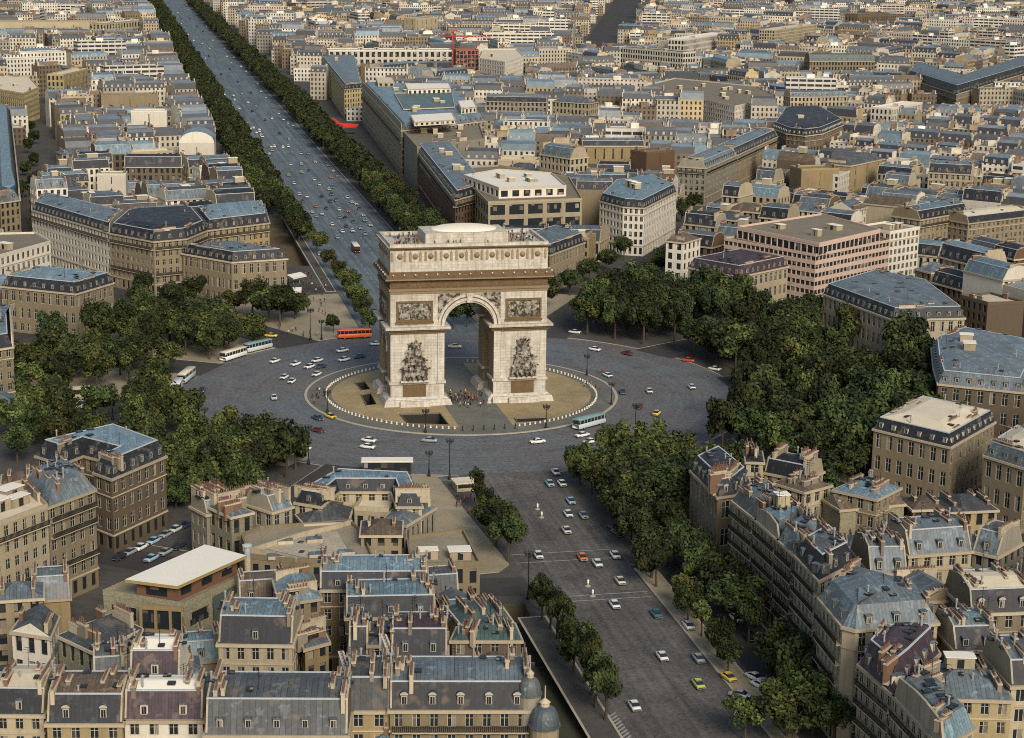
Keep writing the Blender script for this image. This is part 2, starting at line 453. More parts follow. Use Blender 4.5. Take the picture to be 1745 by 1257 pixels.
def ring_geo(mb, poly, z0, z1, out, inn=0.0, m=0, top=None):
    """a moulding that runs round the outline, from `inn` inside to `out` outside"""
    A = offset(poly, -out); B = offset(poly, inn); n = len(poly)
    for i in range(n):
        j = (i+1) % n; u = (A[j]-A[i]).length
        mb.face([(*A[i], z0), (*A[j], z0), (*A[j], z1), (*A[i], z1)], m, [(0, z0), (u, z0), (u, z1), (0, z1)])
        mb.face([(*A[i], z1), (*A[j], z1), (*B[j], z1), (*B[i], z1)], m if top is None else top, [(0, 0), (u, 0), (u, 1), (0, 1)])
        mb.face([(*A[j], z0), (*A[i], z0), (*B[i], z0), (*B[j], z0)], m)
        mb.face([(*B[j], z0), (*B[i], z0), (*B[i], z1), (*B[j], z1)], m)
def cap_geo(mb, poly, z, m):
    for t in triangles(poly): mb.face([(p.x, p.y, z) for p in t], m, [(p.x, p.y) for p in t])
def slope_geo(mb, A, za, B, zb, m):
    n = len(A)
    for i in range(n):
        j = (i+1) % n; a, b = Vector(A[i]), Vector(A[j]); L = (b-a).length
        if L < .02: continue
        e = (b-a)/L; ub = [(Vector(B[k])-a).dot(e) for k in (i, j)]; s = math.hypot(zb-za, (Vector(B[i])-a).length)
        mb.face([(*A[i], za), (*A[j], za), (*B[j], zb), (*B[i], zb)], m, [(0, 0), (L, 0), (ub[1], s), (ub[0], s)])
ROOFINFO = []
def roof_geo(mb, poly, z, kind, h1=3.6, m0=0, m1=1, m2=2, tin=4.5):
    """m0 steep part, m1 top, m2 walling (gables, parapets); returns (height of the top, outline of the top, points of the ridge)"""
    wd = width(poly); n = len(poly)
    if kind == 'mansard':
        i1 = min(h1*.42, wd*.16); P1 = offset(poly, i1); ROOFINFO[:] = [P1, z+h1]; slope_geo(mb, poly, z, P1, z+h1, m0)
        i2 = max(.3, min(tin, (wd-2*i1)*.36)); P2 = offset(P1, i2); z2 = z+h1+i2*.26; slope_geo(mb, P1, z+h1, P2, z2, m1); cap_geo(mb, P2, z2, m1); ring_geo(mb, P1, z+h1-.05, z+h1+.16, .16, .14, 3)
        return z2, P2
    if kind == 'zincmansard':
        i1 = min(h1*.6, wd*.2); P1 = offset(poly, i1); ROOFINFO[:] = [P1, z+h1]; slope_geo(mb, poly, z, P1, z+h1, m0)
        i2 = max(.3, min(tin, (wd-2*i1)*.4)); P2 = offset(P1, i2); z2 = z+h1+i2*.3; slope_geo(mb, P1, z+h1, P2, z2, m1); cap_geo(mb, P2, z2, m1)
        return z2, P2
    if kind == 'hip':
        i1 = wd*.42; P1 = offset(poly, i1); ROOFINFO[:] = [offset(poly, .4), z]; z2 = z+i1*.5; O = offset(poly, -.35); slope_geo(mb, O, z-.15, P1, z2, m1); cap_geo(mb, P1, z2, m1); cap_geo(mb, O, z-.16, m1)
        return z2, P1
    if kind == 'gable' and n == 4:
        a, b, c, d = [Vector((*p[:2], 0)) for p in poly]
        if (b-a).length+(c-d).length < (c-b).length+(d-a).length: a, b, c, d = b, c, d, a
        hh = wd*.28; r0 = (a+d)/2; r1 = (b+c)/2
        L = (b-a).length; s = math.hypot(hh, wd/2)
        zz = Vector((0, 0, z)); zr = Vector((0, 0, z+hh))
        mb.face([a+zz, b+zz, r1+zr, r0+zr], m1, [(0, 0), (L, 0), (L, s), (0, s)]); mb.face([c+zz, d+zz, r0+zr, r1+zr], m1, [(0, 0), (L, 0), (L, s), (0, s)])
        mb.face([d+zz, a+zz, r0+zr], m2); mb.face([b+zz, c+zz, r1+zr], m2)
        return z+hh, [a.xy.lerp(d.xy, .4), b.xy.lerp(c.xy, .4), c.xy.lerp(b.xy, .4), d.xy.lerp(a.xy, .4)]
    if kind == 'barrel' and n == 4:
        a, b, c, d = [Vector((*p[:2], 0)) for p in poly]
        K = 10; pr = None
        hh = (b-a).length*.32
        def arc(p, q, k): t = k/K; return p.lerp(q, .5-.5*math.cos(math.pi*t)) + Vector((0, 0, z+hh*math.sin(math.pi*t)))
        D = (d-a).length
        for k in range(K):
            mb.face([arc(a, b, k), arc(d, c, k), arc(d, c, k+1), arc(a, b, k+1)], m1, [(0, k), (D, k), (D, k+1), (0, k+1)])
        mb.face([arc(a, b, k) for k in range(K+1)], m2); mb.face([arc(d, c, k) for k in range(K, -1, -1)], m2)
        return z+hh, offset(poly, 2)
    if kind in ('terrace', 'zincterrace') and n == 4:
        a, b, c, d = [Vector(p[:2]) for p in poly]; dp = ((d-a).length+(c-b).length)/2; i1 = min(h1*(.42 if kind == 'terrace' else .6), dp*.2); f = i1/dp; g = min(.46, f+.3); z1, z2 = z+h1, z+h1+dp*(g-f)*.24
        A1, B1, C1, D1 = a.lerp(d, f), b.lerp(c, f), c.lerp(b, f), d.lerp(a, f); A2, B2, C2, D2 = a.lerp(d, g), b.lerp(c, g), c.lerp(b, g), d.lerp(a, g)
        L = (b-a).length; s1 = math.hypot(i1, h1)
        for p, q, q1, p1, q2, p2 in ((a, b, B1, A1, B2, A2), (c, d, D1, C1, D2, C2)):
            mb.face([(*p, z), (*q, z), (*q1, z1), (*p1, z1)], m0, [(0, 0), (L, 0), (L, s1), (0, s1)]); mb.face([(*p1, z1), (*q1, z1), (*q2, z2), (*p2, z2)], m1, [(0, 0), (L, 0), (L, 4), (0, 4)])
            e = (q-p).normalized(); M = Matrix(((e.x, -e.y, 0, p1.x), (e.y, e.x, 0, p1.y), (0, 0, 1, 0), (0, 0, 0, 1))); mb.box(0, -.16, z1-.05, (q1-p1).length, .14, z1+.15, 3, M)
        mb.face([(*A2, z2), (*B2, z2), (*C2, z2), (*D2, z2)], m1, [(0, 0), (L, 0), (L, 5), (0, 5)])
        for P in ((b, c, C1, C2, B2, B1), (d, a, A1, A2, D2, D1)):
            zz = (z, z, z1, z2, z2, z1); mb.face([(*p, h) for p, h in zip(P, zz)], m2)
            # the party wall stands a little above the slates
            e = (P[1]-P[0]).normalized(); nr = Vector((-e.y, e.x)); X = [p+nr*.3 for p in P]; dz = .22
            for k in (1, 2, 3, 4, 5):
                k2 = (k+1) % 6; mb.face([(*P[k], zz[k]+dz), (*P[k2], zz[k2]+dz), (*X[k2], zz[k2]+dz), (*X[k], zz[k]+dz)], 4); mb.face([(*P[k], zz[k]-.0), (*P[k2], zz[k2]-.0), (*P[k2], zz[k2]+dz), (*P[k], zz[k]+dz)], 4); mb.face([(*X[k2], zz[k2]-.05), (*X[k], zz[k]-.05), (*X[k], zz[k]+dz), (*X[k2], zz[k2]+dz)], 4)
        ROOFINFO[:] = [[A1, B1, C1, D1], z1]
        return z2, [A2, B2, C2, D2]
    # flat, with a parapet
    ring_geo(mb, poly, z-.25, z+.75, .06, .3, m2); cap_geo(mb, offset(poly, .3), z+.02, m1)
    return z+.02, offset(poly, 1.2)

BLD_OF, BLD_Z = {}, {}
BLD = []          # every building outline, in plan
LAND = []         # (short phrase, plan point) of the buildings traced one by one
def building(poly, z, label, short=None, name='apartment_building', cat='building', group=None, wall='beige', roof='mansard', rm=('slate', 'zinc'), h1=3.6, st=5, bay=2.7, wfrac=.5, chim=4, lod=1, dorm=0, dstyle='plain', balc=(), cornice=True, win='plain', skip=(), sill=.55, lintel=.55, huts=0, sky=0, ground=None, rec=.28, glass=None, seed=0, zchim=1.0, z0=0.0, cp=None, tin=4.5, pw=.32, kind_=''):
    rr = random.Random(seed*131+len(BLD)*7+5)
    poly = ccw([V2(p) for p in poly]); c = sum(poly, Vector((0, 0)))/len(poly); lp = [p-c for p in poly]
    BLD.append([tuple(p) for p in poly])
    root = empty(name, (c.x, c.y, z0)); tag(root, label, cat, group)
    BLD_OF[root.name] = BLD[-1]; BLD_Z[root.name] = z
    if short: LAND.append((short, c))
    terr = (kind_ == 'F' or name == 'town_house') and len(lp) == 4 and roof in ('mansard', 'zincmansard')
    if terr: roof = {'mansard': 'terrace', 'zincmansard': 'zincterrace'}[roof]
    zl = z-z0; W = MB(); wins, fl = wall_geo(W, lp, 0, zl, st, bay, wfrac, ground, sill, lintel, skip=skip, rec=rec)
    W.build('wall', [WALL[wall], glass or GLASS], root)
    M = MB(); zt, top = roof_geo(M, lp, zl, roof, h1, tin=tin)
    ro = M.build('roof', [ROOF[rm[0]], ROOF[rm[1]], WALL[wall], FLASH, PLAST], root)
    if pw and 'mansard' in roof and len(lp) == 4:
        vw = Vector((CX-c.x, CY-c.y)).normalized(); ks = sorted(range(4), key=lambda k: -abs((lp[(k+1) % 4]-lp[k]).normalized().dot(vw)))[:2]
        for k in ks:
            if rr.random() > pw: continue
            a, b2 = lp[k], lp[(k+1) % 4]; L = (b2-a).length; e = (b2-a)/L; nr = Vector((e.y, -e.x)); i1 = min(h1*.5, width(lp)*.18)
            pr = [(-.1, zl-.4), (L+.1, zl-.4), (L+.05, zl+.15), (L-i1, zl+h1+.18), (L*.6, zt+.2), (L*.4, zt+.2), (i1, zl+h1+.18), (-.05, zl+.15)]
            Q = MB(); f0 = [(a.x+e.x*t-nr.x*.02, a.y+e.y*t-nr.y*.02, zz) for t, zz in pr]; f1 = [(x-nr.x*.38, y-nr.y*.38, zz) for x, y, zz in f0]
            Q.face(f0, 0); Q.face(f1[::-1], 0)
            for i in range(len(pr)): j = (i+1) % len(pr); Q.face([f0[j], f0[i], f1[i], f1[j]], 0)
            Q.build('party_wall', [PLAST], ro)
    near = [k for k in range(len(lp)) if facing(lp[k], lp[(k+1) % len(lp)], c)]
    if cornice and roof != 'flat':
        K = MB(); ring_geo(K, lp, zl-.55, zl-.02, .4, -.03, 0); K.build('cornice', [STONE], root)
    if lod == 2:
        if st > 3 and roof != 'flat' or st > 4:
            K = MB(); ring_geo(K, lp, fl[1]-.28, fl[1]+.06, .22, -.02, 0); K.build('string_course', [STONE], root)
            K = MB(); ring_geo(K, lp, fl[-2]-.2, fl[-2]+.04, .2, -.02, 0); K.build('string_course', [STONE], root)
        if 'mansard' in roof or roof == 'hip' or terr:
            P1_, zb_ = ROOFINFO; nn = len(top)
            def spot(t0, t1):
                k = rr.randrange(nn); u, t = rr.uniform(.1, .9), rr.uniform(t0, t1); k2 = (k+1) % nn
                return P1_[k].lerp(P1_[k2], u).lerp(top[k].lerp(top[k2], u), t), zb_+(zt-zb_)*t, (P1_[k2]-P1_[k]).normalized()
            for q in range(rr.randint(4, 8)):
                p, zz, e = spot(.25, .9); link('skylight', SKYL, ro, (p.x, p.y, zz+.05), math.atan2(e.y, e.x), (rr.uniform(.7, 1.3), rr.uniform(.6, 1.1), 1.8))
            for q in range(rr.randint(2, 5)):
                p, zz, e = spot(.1, 1); link('vent_pipe', VENT, ro, (p.x, p.y, zz), 0, (1, 1, rr.uniform(.6, 1.5)))
            for q in range(rr.randint(1, 3)):
                p, zz, e = spot(.2, 1); link('aerial', AERIAL, ro, (p.x, p.y, zz), rr.uniform(0, 3), (1, 1, rr.uniform(.8, 1.4)))
        vis = [wn for wn in wins if wn[0] in near]; vis.sort(key=lambda q: -q[1].z); vis = vis[:96]
        for (i, p, nr, ww, hh, f) in vis:
            if f == 0 and st > 3: continue
            link('window', WPROTO[win], root, (p.x+nr.x*.14, p.y+nr.y*.14, p.z), math.atan2(nr.x, -nr.y), (ww*.99, 1, hh*.99))
        for f in balc:
            if f >= len(fl)-1: continue
            B = MB()
            for k in near:
                a, b = lp[k], lp[(k+1) % len(lp)]; L = (b-a).length
                if L < 5 or k in skip: continue
                e = (b-a)/L; nr = Vector((e.y, -e.x)); zb = fl[f]+.05; Mx = Matrix(((e.x, -nr.x, 0, a.x), (e.y, -nr.y, 0, a.y), (0, 0, 1, 0), (0, 0, 0, 1)))
                B.box(.3, -.85, zb-.2, L-.3, .0, zb, 0, Mx); B.box(.3, -.87, zb+.88, L-.3, -.77, zb+1.0, 1, Mx); B.box(.3, -.85, zb+.04, L-.3, -.78, zb+.16, 1, Mx)
                q = int(L/.32)
                for g in range(q): x = .3+(L-.6)*g/q; B.box(x, -.84, zb+.1, x+.15, -.79, zb+.92, 1, Mx, False)
            if B.f: B.build('balcony', [STONE, IRON], root)
    if dorm and (terr or roof in ('mansard', 'zincmansard')):
        for k in range(len(lp)):
            if k not in near and lod < 2 or terr and k % 2: continue
            a, b = lp[k], lp[(k+1) % len(lp)]; L = (b-a).length; nb = int(L/dorm)
            if L < 4: continue
            e = (b-a)/L; nr = Vector((e.y, -e.x)); ins = min(h1*.42, width(lp)*.16)*.22
            for g in range(max(nb, 1)):
                p = a+e*(L*(g+.5)/max(nb, 1))-nr*ins
                link('dormer', DPROTO[dstyle], ro, (p.x, p.y, zl+.45), math.atan2(nr.x, -nr.y), (.74, 1, .82*min(1.2, max(.7, h1/3.4))))
    if lod == 2 and c.y < -100 and c.length > 125: chim += 4
    if chim:
        # stacks stand in rows on the party walls
        es = [(k, (lp[(k+1) % len(lp)]-lp[k]).length) for k in range(len(lp))]
        es.sort(key=lambda q: q[1]); vw = Vector((CX-c.x, CY-c.y)).normalized()
        if len(es) == 4 and es[-1][1] < 1.5*es[0][1]: es.sort(key=lambda q: -abs((lp[(q[0]+1) % 4]-lp[q[0]]).normalized().dot(vw)))
        ends = [k for k, L in es if L > 4][:2] or [0]
        if terr: ends = [1, 3]
        for q in range(chim):
            k = ends[q % len(ends)]; a, b = lp[k], lp[(k+1) % len(lp)]; L = (b-a).length; e = (b-a)/L; nr = Vector((e.y, -e.x))
            nq = (chim+1-(q % len(ends)))//len(ends); t = ((q//len(ends))+.5)/max(nq, 1); t = (.22+.56*t if terr else .15+.7*t)+rr.uniform(-.04, .04)
            ins = .7 if roof in ('flat', 'gable') or terr else 1.6
            p = a+e*(L*t)-nr*(ins+(rr.uniform(0, 3) if q > 3 else 0)); zb = zl+(h1*.75 if 'mansard' in roof else (h1*.95 if terr else .5))
            pr = CPROTO[rr.choice(cp) if cp else rr.randrange(len(CPROTO))]
            link('chimney', pr, ro, (p.x, p.y, zb), math.atan2(e.y, e.x)-math.pi/2, (1, 1, rr.uniform(.8, 1.5)*zchim))
    for q in range(huts):
        p = top[q % len(top)].lerp(sum(top, Vector((0, 0)))/len(top), rr.uniform(.4, .8)); e = lp[1]-lp[0]
        link('roof_hut', HUT, ro, (p.x, p.y, zt), math.atan2(e.y, e.x), (rr.uniform(.7, 1.6), rr.uniform(.8, 1.5), rr.uniform(.7, 1.2)))
    for q in range(sky):
        p = top[q % len(top)].lerp(sum(top, Vector((0, 0)))/len(top), rr.uniform(.1, .9)); e = lp[1]-lp[0]
        link('skylight', SKYL, ro, (p.x, p.y, zt), math.atan2(e.y, e.x))
    return root, ro, zt, c
# outlines read off the survey, at eaves height z
def foot(kind, pts, z, depth=None):
    P = [at(x, y, z).xy for x, y in pts]
    if kind == 'F':
        a, b = P; e = (b-a).normalized(); n1 = Vector((-e.y, e.x))
        if n1.dot(Vector((CX, CY))-a) > 0: n1 = -n1
        return [a, b, b+n1*depth, a+n1*depth]
    if kind == 'C':
        l, c, r = P; return [l, c, r, l+r-c]
    return P

# ---------------------------------------------------------------- ground, roads, pavements
def groundmat(name, a, b_, c_, s1=.05, s2=.4, fine=.45, fs=2.5, rough=.9, spec=.2, track=0, ring=False):
    m, t, b = nodes(name); v = objvec(t, rnd=False)
    c = mixc(t, ramp(t, noise(t, v, s1, 4, .6), [(.38, 0.0), (.62, 1.0)]), a, b_)
    c = mixc(t, mth(t, 'MULTIPLY', ramp(t, noise(t, v, s2, 4, .7), [(.5, 0.0), (.72, 1.0)]), .7), c, c_)
    c = mixc(t, fine, c, ramp(t, noise(t, v, fs, 5, .75), [(.3, .2), (.72, 1.0)]), 'MULTIPLY')
    if ring:       # tyre-worn rings on the cobbles
        sx = t.nodes.new('ShaderNodeSeparateXYZ'); t.links.new(v, sx.inputs[0]); r2 = mth(t, 'SQRT', mth(t, 'ADD', mth(t, 'MULTIPLY', sx.outputs[0], sx.outputs[0]), mth(t, 'MULTIPLY', sx.outputs[1], sx.outputs[1])))
        cb = t.nodes.new('ShaderNodeCombineXYZ'); t.links.new(mth(t, 'MULTIPLY', r2, .55), cb.inputs[0]); t.links.new(mth(t, 'MULTIPLY', mth(t, 'ARCTAN2', sx.outputs[1], sx.outputs[0]), 1.6), cb.inputs[1])
        c = mixc(t, .4, c, ramp(t, noise(t, cb.outputs[0], .8, 4, .65), [(.3, .5), (.7, 1.2)]), 'MULTIPLY')
    if track:      # wheel tracks and patched strips along the carriageway
        vt = objvec(t, (1, .018, 1), rnd=False); c = mixc(t, track, c, ramp(t, noise(t, vt, .55, 4, .65), [(.3, .35), (.7, 1.25)]), 'MULTIPLY')
        vp = objvec(t, (.3, .12, 1), rnd=False); wn = t.nodes.new('ShaderNodeTexVoronoi'); wn.inputs['Scale'].default_value = .6; t.links.new(vp, wn.inputs['Vector']); sp = t.nodes.new('ShaderNodeSeparateColor'); t.links.new(wn.outputs['Color'], sp.inputs[0])
        c = mixc(t, .35, c, ramp(t, sp.outputs[0], [(.2, .6), (.8, 1.2)]), 'MULTIPLY')
    t.links.new(c, b.inputs['Base Color']); b.inputs['Roughness'].default_value = rough; b.inputs['Specular IOR Level'].default_value = spec
    return m
G_PAVE = groundmat('grey_pavement', (.115, .104, .088), (.088, .082, .074), (.06, .056, .052))
G_SAND = groundmat('sandy_pavement', (.42, .345, .22), (.34, .285, .19), (.26, .23, .165), .06, .3)
G_SAND2 = groundmat('gold_sand', (.50, .375, .185), (.36, .275, .15), (.43, .365, .24), .09, .30, .7)
G_SETT = groundmat('grey_setts', (.20, .19, .155), (.15, .15, .13), (.115, .11, .10), .08, .5)
G_RING = groundmat('ring_cobbles', (.205, .222, .226), (.205, .182, .174), (.13, .124, .126), .03, .14, .85, 1.1, .75, .25, 0, True)
G_FAR = groundmat('sky_tinted_asphalt', (.165, .205, .218), (.170, .192, .196), (.110, .130, .138), .03, .12, .6, 1.0, .65, .35, .8)  # the blue of the reflected sky is mixed into the asphalt colour
G_NEAR = groundmat('worn_cobbles', (.225, .210, .188), (.160, .143, .128), (.108, .097, .088), .045, .2, .85, 1.3, .8, .25, .6)
G_ROAD = groundmat('street_asphalt', (.075, .072, .066), (.06, .056, .05), (.05, .045, .042), .05, .3)
KERB = flatm('pale_kerb', (.42, .37, .27), .8)
PAINTL = flatm('road_paint', (.30, .30, .28), .8)

def sheet(name, outer, holes, z, m, kind='structure'):
    b = MB()
    for t in triangles(outer, holes): b.face([(p.x, p.y, z) for p in t], 0)
    return tag(b.build(name, m), kind=kind)
def circle(r, n=96, a0=0.0): return [(r*math.cos(a0+2*math.pi*k/n), r*math.sin(a0+2*math.pi*k/n)) for k in range(n)]
g0, g1 = at(893, 1027).xy, at(1012, 1262).xy
ge = (g1-g0).normalized(); gl = g1+ge*30; gn = Vector((ge.y, -ge.x))
if gn.x > 0: gn = -gn
GT = [g0, gl, gl+gn*9.5, g0+gn*9.5]
c0, c1 = at(545, 452).xy, at(500, 385).xy
CT = [Vector((-22, c0.y)), Vector((-22, c0.y+115)), Vector((-33, c0.y+115)), Vector((-33, c0.y))]
sheet('ground', [(-5000, -900), (6000, -900), (6000, 9000), (-5000, 9000)], [circle(44.8), [tuple(p) for p in GT], [tuple(p) for p in CT]], 0, G_PAVE)
def ramp_trench(P, zend, znear, wallm, floorm, nm):
    b = MB(); a, bb, c, d = P; zs = [zend, znear, znear, zend]
    fl = [(p.x, p.y, zz) for p, zz in zip(P, zs)]; up = [(p.x, p.y, 0) for p in P]
    if area([(p.x, p.y) for p in P]) < 0: b.face(fl[::-1], 1)
    else: b.face(fl, 1)
    for i in range(4):
        j = (i+1) % 4; b.face([up[i], up[j], fl[j], fl[i]], 0)
    return tag(b.build(nm, [wallm, floorm]), kind='structure')
ramp_trench(GT, -4.5, -.4, surf('mossy_trench_wall', (.10, .085, .05), blotch=.6), groundmat('ramp_asphalt', (.075, .075, .045), (.055, .055, .035), (.04, .04, .03)), 'underpass_road')
ramp_trench(CT, -6.0, -.3, WALL['brown'], groundmat('brown_ramp', (.17, .125, .07), (.13, .10, .06), (.09, .07, .05)), 'underpass_road')

def annulus(name, r0, r1, z, m, n=128):
    b = MB()
    for k in range(n):
        a0, a1 = 2*math.pi*k/n, 2*math.pi*(k+1)/n
        b.face([(r0*math.cos(a0), r0*math.sin(a0), z), (r1*math.cos(a0), r1*math.sin(a0), z), (r1*math.cos(a1), r1*math.sin(a1), z), (r0*math.cos(a1), r0*math.sin(a1), z)], 0)
    return tag(b.build(name, m), kind='structure')
RR = 82.0
annulus('road', 44.8, RR+5, .004, G_RING)
def strip(name, ang, x0, x1, r0, r1, z, m):
    """a strip along the avenue that leaves the centre at angle ang; x0..x1 across it, looking outwards, positive to the right"""
    d = Vector((math.cos(R(ang)), math.sin(R(ang)))); q = Vector((d.y, -d.x))
    b = MB(); P = [d*r0+q*x0, d*r0+q*x1, d*r1+q*x1, d*r1+q*x0]; L = r1-r0
    b.face([(p.x, p.y, z) for p in P], 0, [(x0, 0), (x1, 0), (x1, L), (x0, L)])
    return tag(b.build(name, m), kind='structure')
HALF = {90: (-17.5, 22.5), 270: (-8.5, 15.5), 300: (-16, 16)}
for k in range(12):
    a = 30*k; x0, x1 = HALF.get(a, (-8, 8))
    strip('road', a, x0, x1, 80, 4000 if a == 90 else (520 if a == 270 else 620), .008, G_FAR if a == 90 else (G_NEAR if a == 270 else G_ROAD))
annulus('road', 156, 167, .006, G_ROAD)
strip('road', 270, -24.5, -14.5, 128, 520, .008, G_ROAD)
def slab(name, poly, h, m, kerb=True, arc=None):
    poly = ccw([V2(p) for p in poly]); b = MB(); n = len(poly)
    for i in range(n):
        j = (i+1) % n; b.face([(*poly[i], -.02), (*poly[j], -.02), (*poly[j], h), (*poly[i], h)], 1)
    if kerb and n == 4:
        I = offset(poly, .45)
        for i in range(n):
            j = (i+1) % n; b.face([(*poly[i], h), (*poly[j], h), (*I[j], h), (*I[i], h)], 1)
        cap_geo(b, I, h, 0)
    else: cap_geo(b, poly, h, 0)
    if arc:
        for p, q in zip(arc[:-1], arc[1:]):
            p, q = Vector(p), Vector(q); b.face([(*p, h+.006), (*(p*1.006), h+.006), (*(q*1.006), h+.006), (*q, h+.006)], 1)
    return tag(b.build(name, [m, KERB]), kind='structure')
def avepoint(a, off, r):
    d = Vector((math.cos(R(a)), math.sin(R(a)))); q = Vector((d.y, -d.x)); return d*math.sqrt(max(r*r-off*off, 1))+q*off
for k in range(12):
    a = 30*k; b_ = a+30
    o0 = HALF.get(a, (-8, 8))[0]; o1 = HALF.get(b_ % 360, (-8, 8))[1]
    lo, hi = avepoint(a, o0-.3, RR), avepoint(b_, o1+.3, RR)
    a0, a1 = math.atan2(lo.y, lo.x), math.atan2(hi.y, hi.x)
    if a1 < a0: a1 += 2*math.pi
    rout = 152
    P = [(RR*math.cos(a0+(a1-a0)*t/14), RR*math.sin(a0+(a1-a0)*t/14)) for t in range(15)]
    lo, hi = avepoint(a, o0-.3, rout), avepoint(b_, o1+.3, rout)
    a0, a1 = math.atan2(lo.y, lo.x), math.atan2(hi.y, hi.x)
    if a1 < a0: a1 += 2*math.pi
    Q = [(rout*math.cos(a0+(a1-a0)*t/14), rout*math.sin(a0+(a1-a0)*t/14)) for t in range(14, -1, -1)]
    arc = list(P)
    if a == 240: P, Q = P[:-1]+[tuple(at(745, 812).xy)], [tuple(at(868, 962).xy), tuple(at(850, 975).xy), tuple(at(800, 980).xy)]+Q[5:]
    slab('pavement', P+Q, .12, G_SAND if a in (90, 240, 120, 60, 150) else G_PAVE, arc=arc)
# kerbs and strips of pavement along the two wide avenues
slab('pavement', [(8.8, -154), (13.6, -154), (13.6, -300), (8.8, -300)], .12, G_SAND)
slab('pavement', [(-15.9, -178), (-15.9, -300), (-21.8, -300), (-21.8, -178)], .12, G_PAVE)
slab('pavement', [(24.8, -156), (36, -156), (36, -300), (24.8, -300)], .12, G_PAVE)
slab('pavement', [(22.8, 155), (40, 155), (40, 1000), (22.8, 1000)], .12, G_PAVE)
slab('pavement', [(-17.8, 155), (-21.8, 155), (-21.8, 900), (-17.8, 900)], .12, G_PAVE)
# painted lines
b = MB()
for x in (-9.5, -1.5, 6.5, 13.5):
    for k in range(0, 110):
        y = 160+k*9.0; b.face([(x-.12, y, .012), (x+.12, y, .012), (x+.12, y+4.2, .012), (x-.12, y+4.2, .012)], 0)
for y in (100, 106, 176, 181): b.face([(-17, y, .012), (22, y, .012), (22, y+.35, .012), (-17, y+.35, .012)], 0)
for y in (-141, -146.5, -168, -171): b.face([(-15, y, .012), (8, y, .012), (8, y+.3, .012), (-15, y+.3, .012)], 0)
zb = [at(1030, 1225).xy, at(1048, 1213).xy, at(1078, 1257).xy, at(1058, 1270).xy]
for k in range(9):
    t0, t1 = k/9, k/9+.055; A = [zb[0].lerp(zb[3], t0), zb[1].lerp(zb[2], t0), zb[1].lerp(zb[2], t1), zb[0].lerp(zb[3], t1)]
    if area([tuple(p) for p in A]) < 0: A.reverse()
    b.face([(p.x, p.y, .016) for p in A], 0)
tag(b.build('road_markings', PAINTL), kind='structure')

# the central disc, its sunken stairs, sand and paving
def px_rect(L): return [at(500+x/2.908, 350+y/2.908, .3).xy for x, y in L]
PITS = [[(-21.3, -21.8), (-10.3, -22.3), (-10.0, -35.0), (-20.6, -31.8)], [(9.2, -30.9), (19.6, -31.2), (15.8, -35.4), (9.2, -35.6)],
        [(-29.0, 1.6), (-26.2, 3.2), (-26.3, -10.6), (-29.2, -11.2)], [(-28.9, 16.4), (-26.1, 17.2), (-25.6, 7.0), (-28.3, 6.2)]]
PITS = [ccw(P) for P in PITS]
DZ = .18
b = MB(); C = circle(45.4, 128)
for k in range(128):
    a, c = C[k], C[(k+1) % 128]; b.face([(*a, -.3), (*c, -.3), (*c, DZ), (*a, DZ)], 1)
ci = circle(44.6, 128)
for k in range(128):
    k2 = (k+1) % 128; b.face([(*C[k], DZ), (*C[k2], DZ), (*ci[k2], DZ), (*ci[k], DZ)], 1)
for t in triangles(ci, PITS): b.face([(p.x, p.y, DZ) for p in t], 0)
tag(b.build('pavement', [G_SETT, KERB]), kind='structure')
def lune(x0, x1, sgn, rad=37.6):
    """sand bed between two lines across the disc"""
    P = []
    for k in range(25):
        x = x0+(x1-x0)*k/24; P.append((x, sgn*math.sqrt(rad*rad-x*x)))
    P += [(x1, sgn*13.5), (x0, sgn*13.5)]
    return P
def holes_in(poly): return [P for P in PITS if overlap(hull(poly), P, .05)]
for sx in (-1, 1):
    P = [(sx*7.4, -36.9)]+[(sx*37.6*math.cos(t), 37.6*math.sin(t)) for t in [R(-78.6+157.2*k/40) for k in range(41)]]+[(sx*7.4, 36.9)]
    P = ccw(P); sheet('sand', P, [h for h in PITS if h[0][0]*sx > 0], DZ+.004, G_SAND2)
PW_M = surf('pit_wall', (.03, .027, .022)); PF_M = flatm('pit_floor', (.012, .012, .012))
for k, P in enumerate(PITS):
    b = MB(); dep = 4.2
    for i in range(4):
        p, q = P[i], P[(i+1) % 4]; b.face([(*q, DZ), (*p, DZ), (*p, -dep), (*q, -dep)], 0)
    b.face([(*p, -dep) for p in P], 1)
    # steps going down from the end nearest the arch
    e0, e1 = Vector(P[2]), Vector(P[3]); s0, s1 = Vector(P[1]), Vector(P[0])
    pit = b.build('stairwell', [PW_M, PF_M]); tag(pit, ['sunken dark stairwell with low kerb in the sand, front edge of the disc, larger one', 'narrow dark stairwell in the sand near the grey coach', 'long thin stairwell cut beside the foot of the arch, nearer the road', 'shorter thin stairwell beside the arch side wall, farther from the road'][k], 'stairwell', 'stairwells of the central disc')
    rb = MB(); ring_geo(rb, [Vector(p) for p in P], DZ+.006, DZ+.4, .12, .02); rb.build('parapet', [surf('pit_kerb', (.20, .17, .12))], pit)

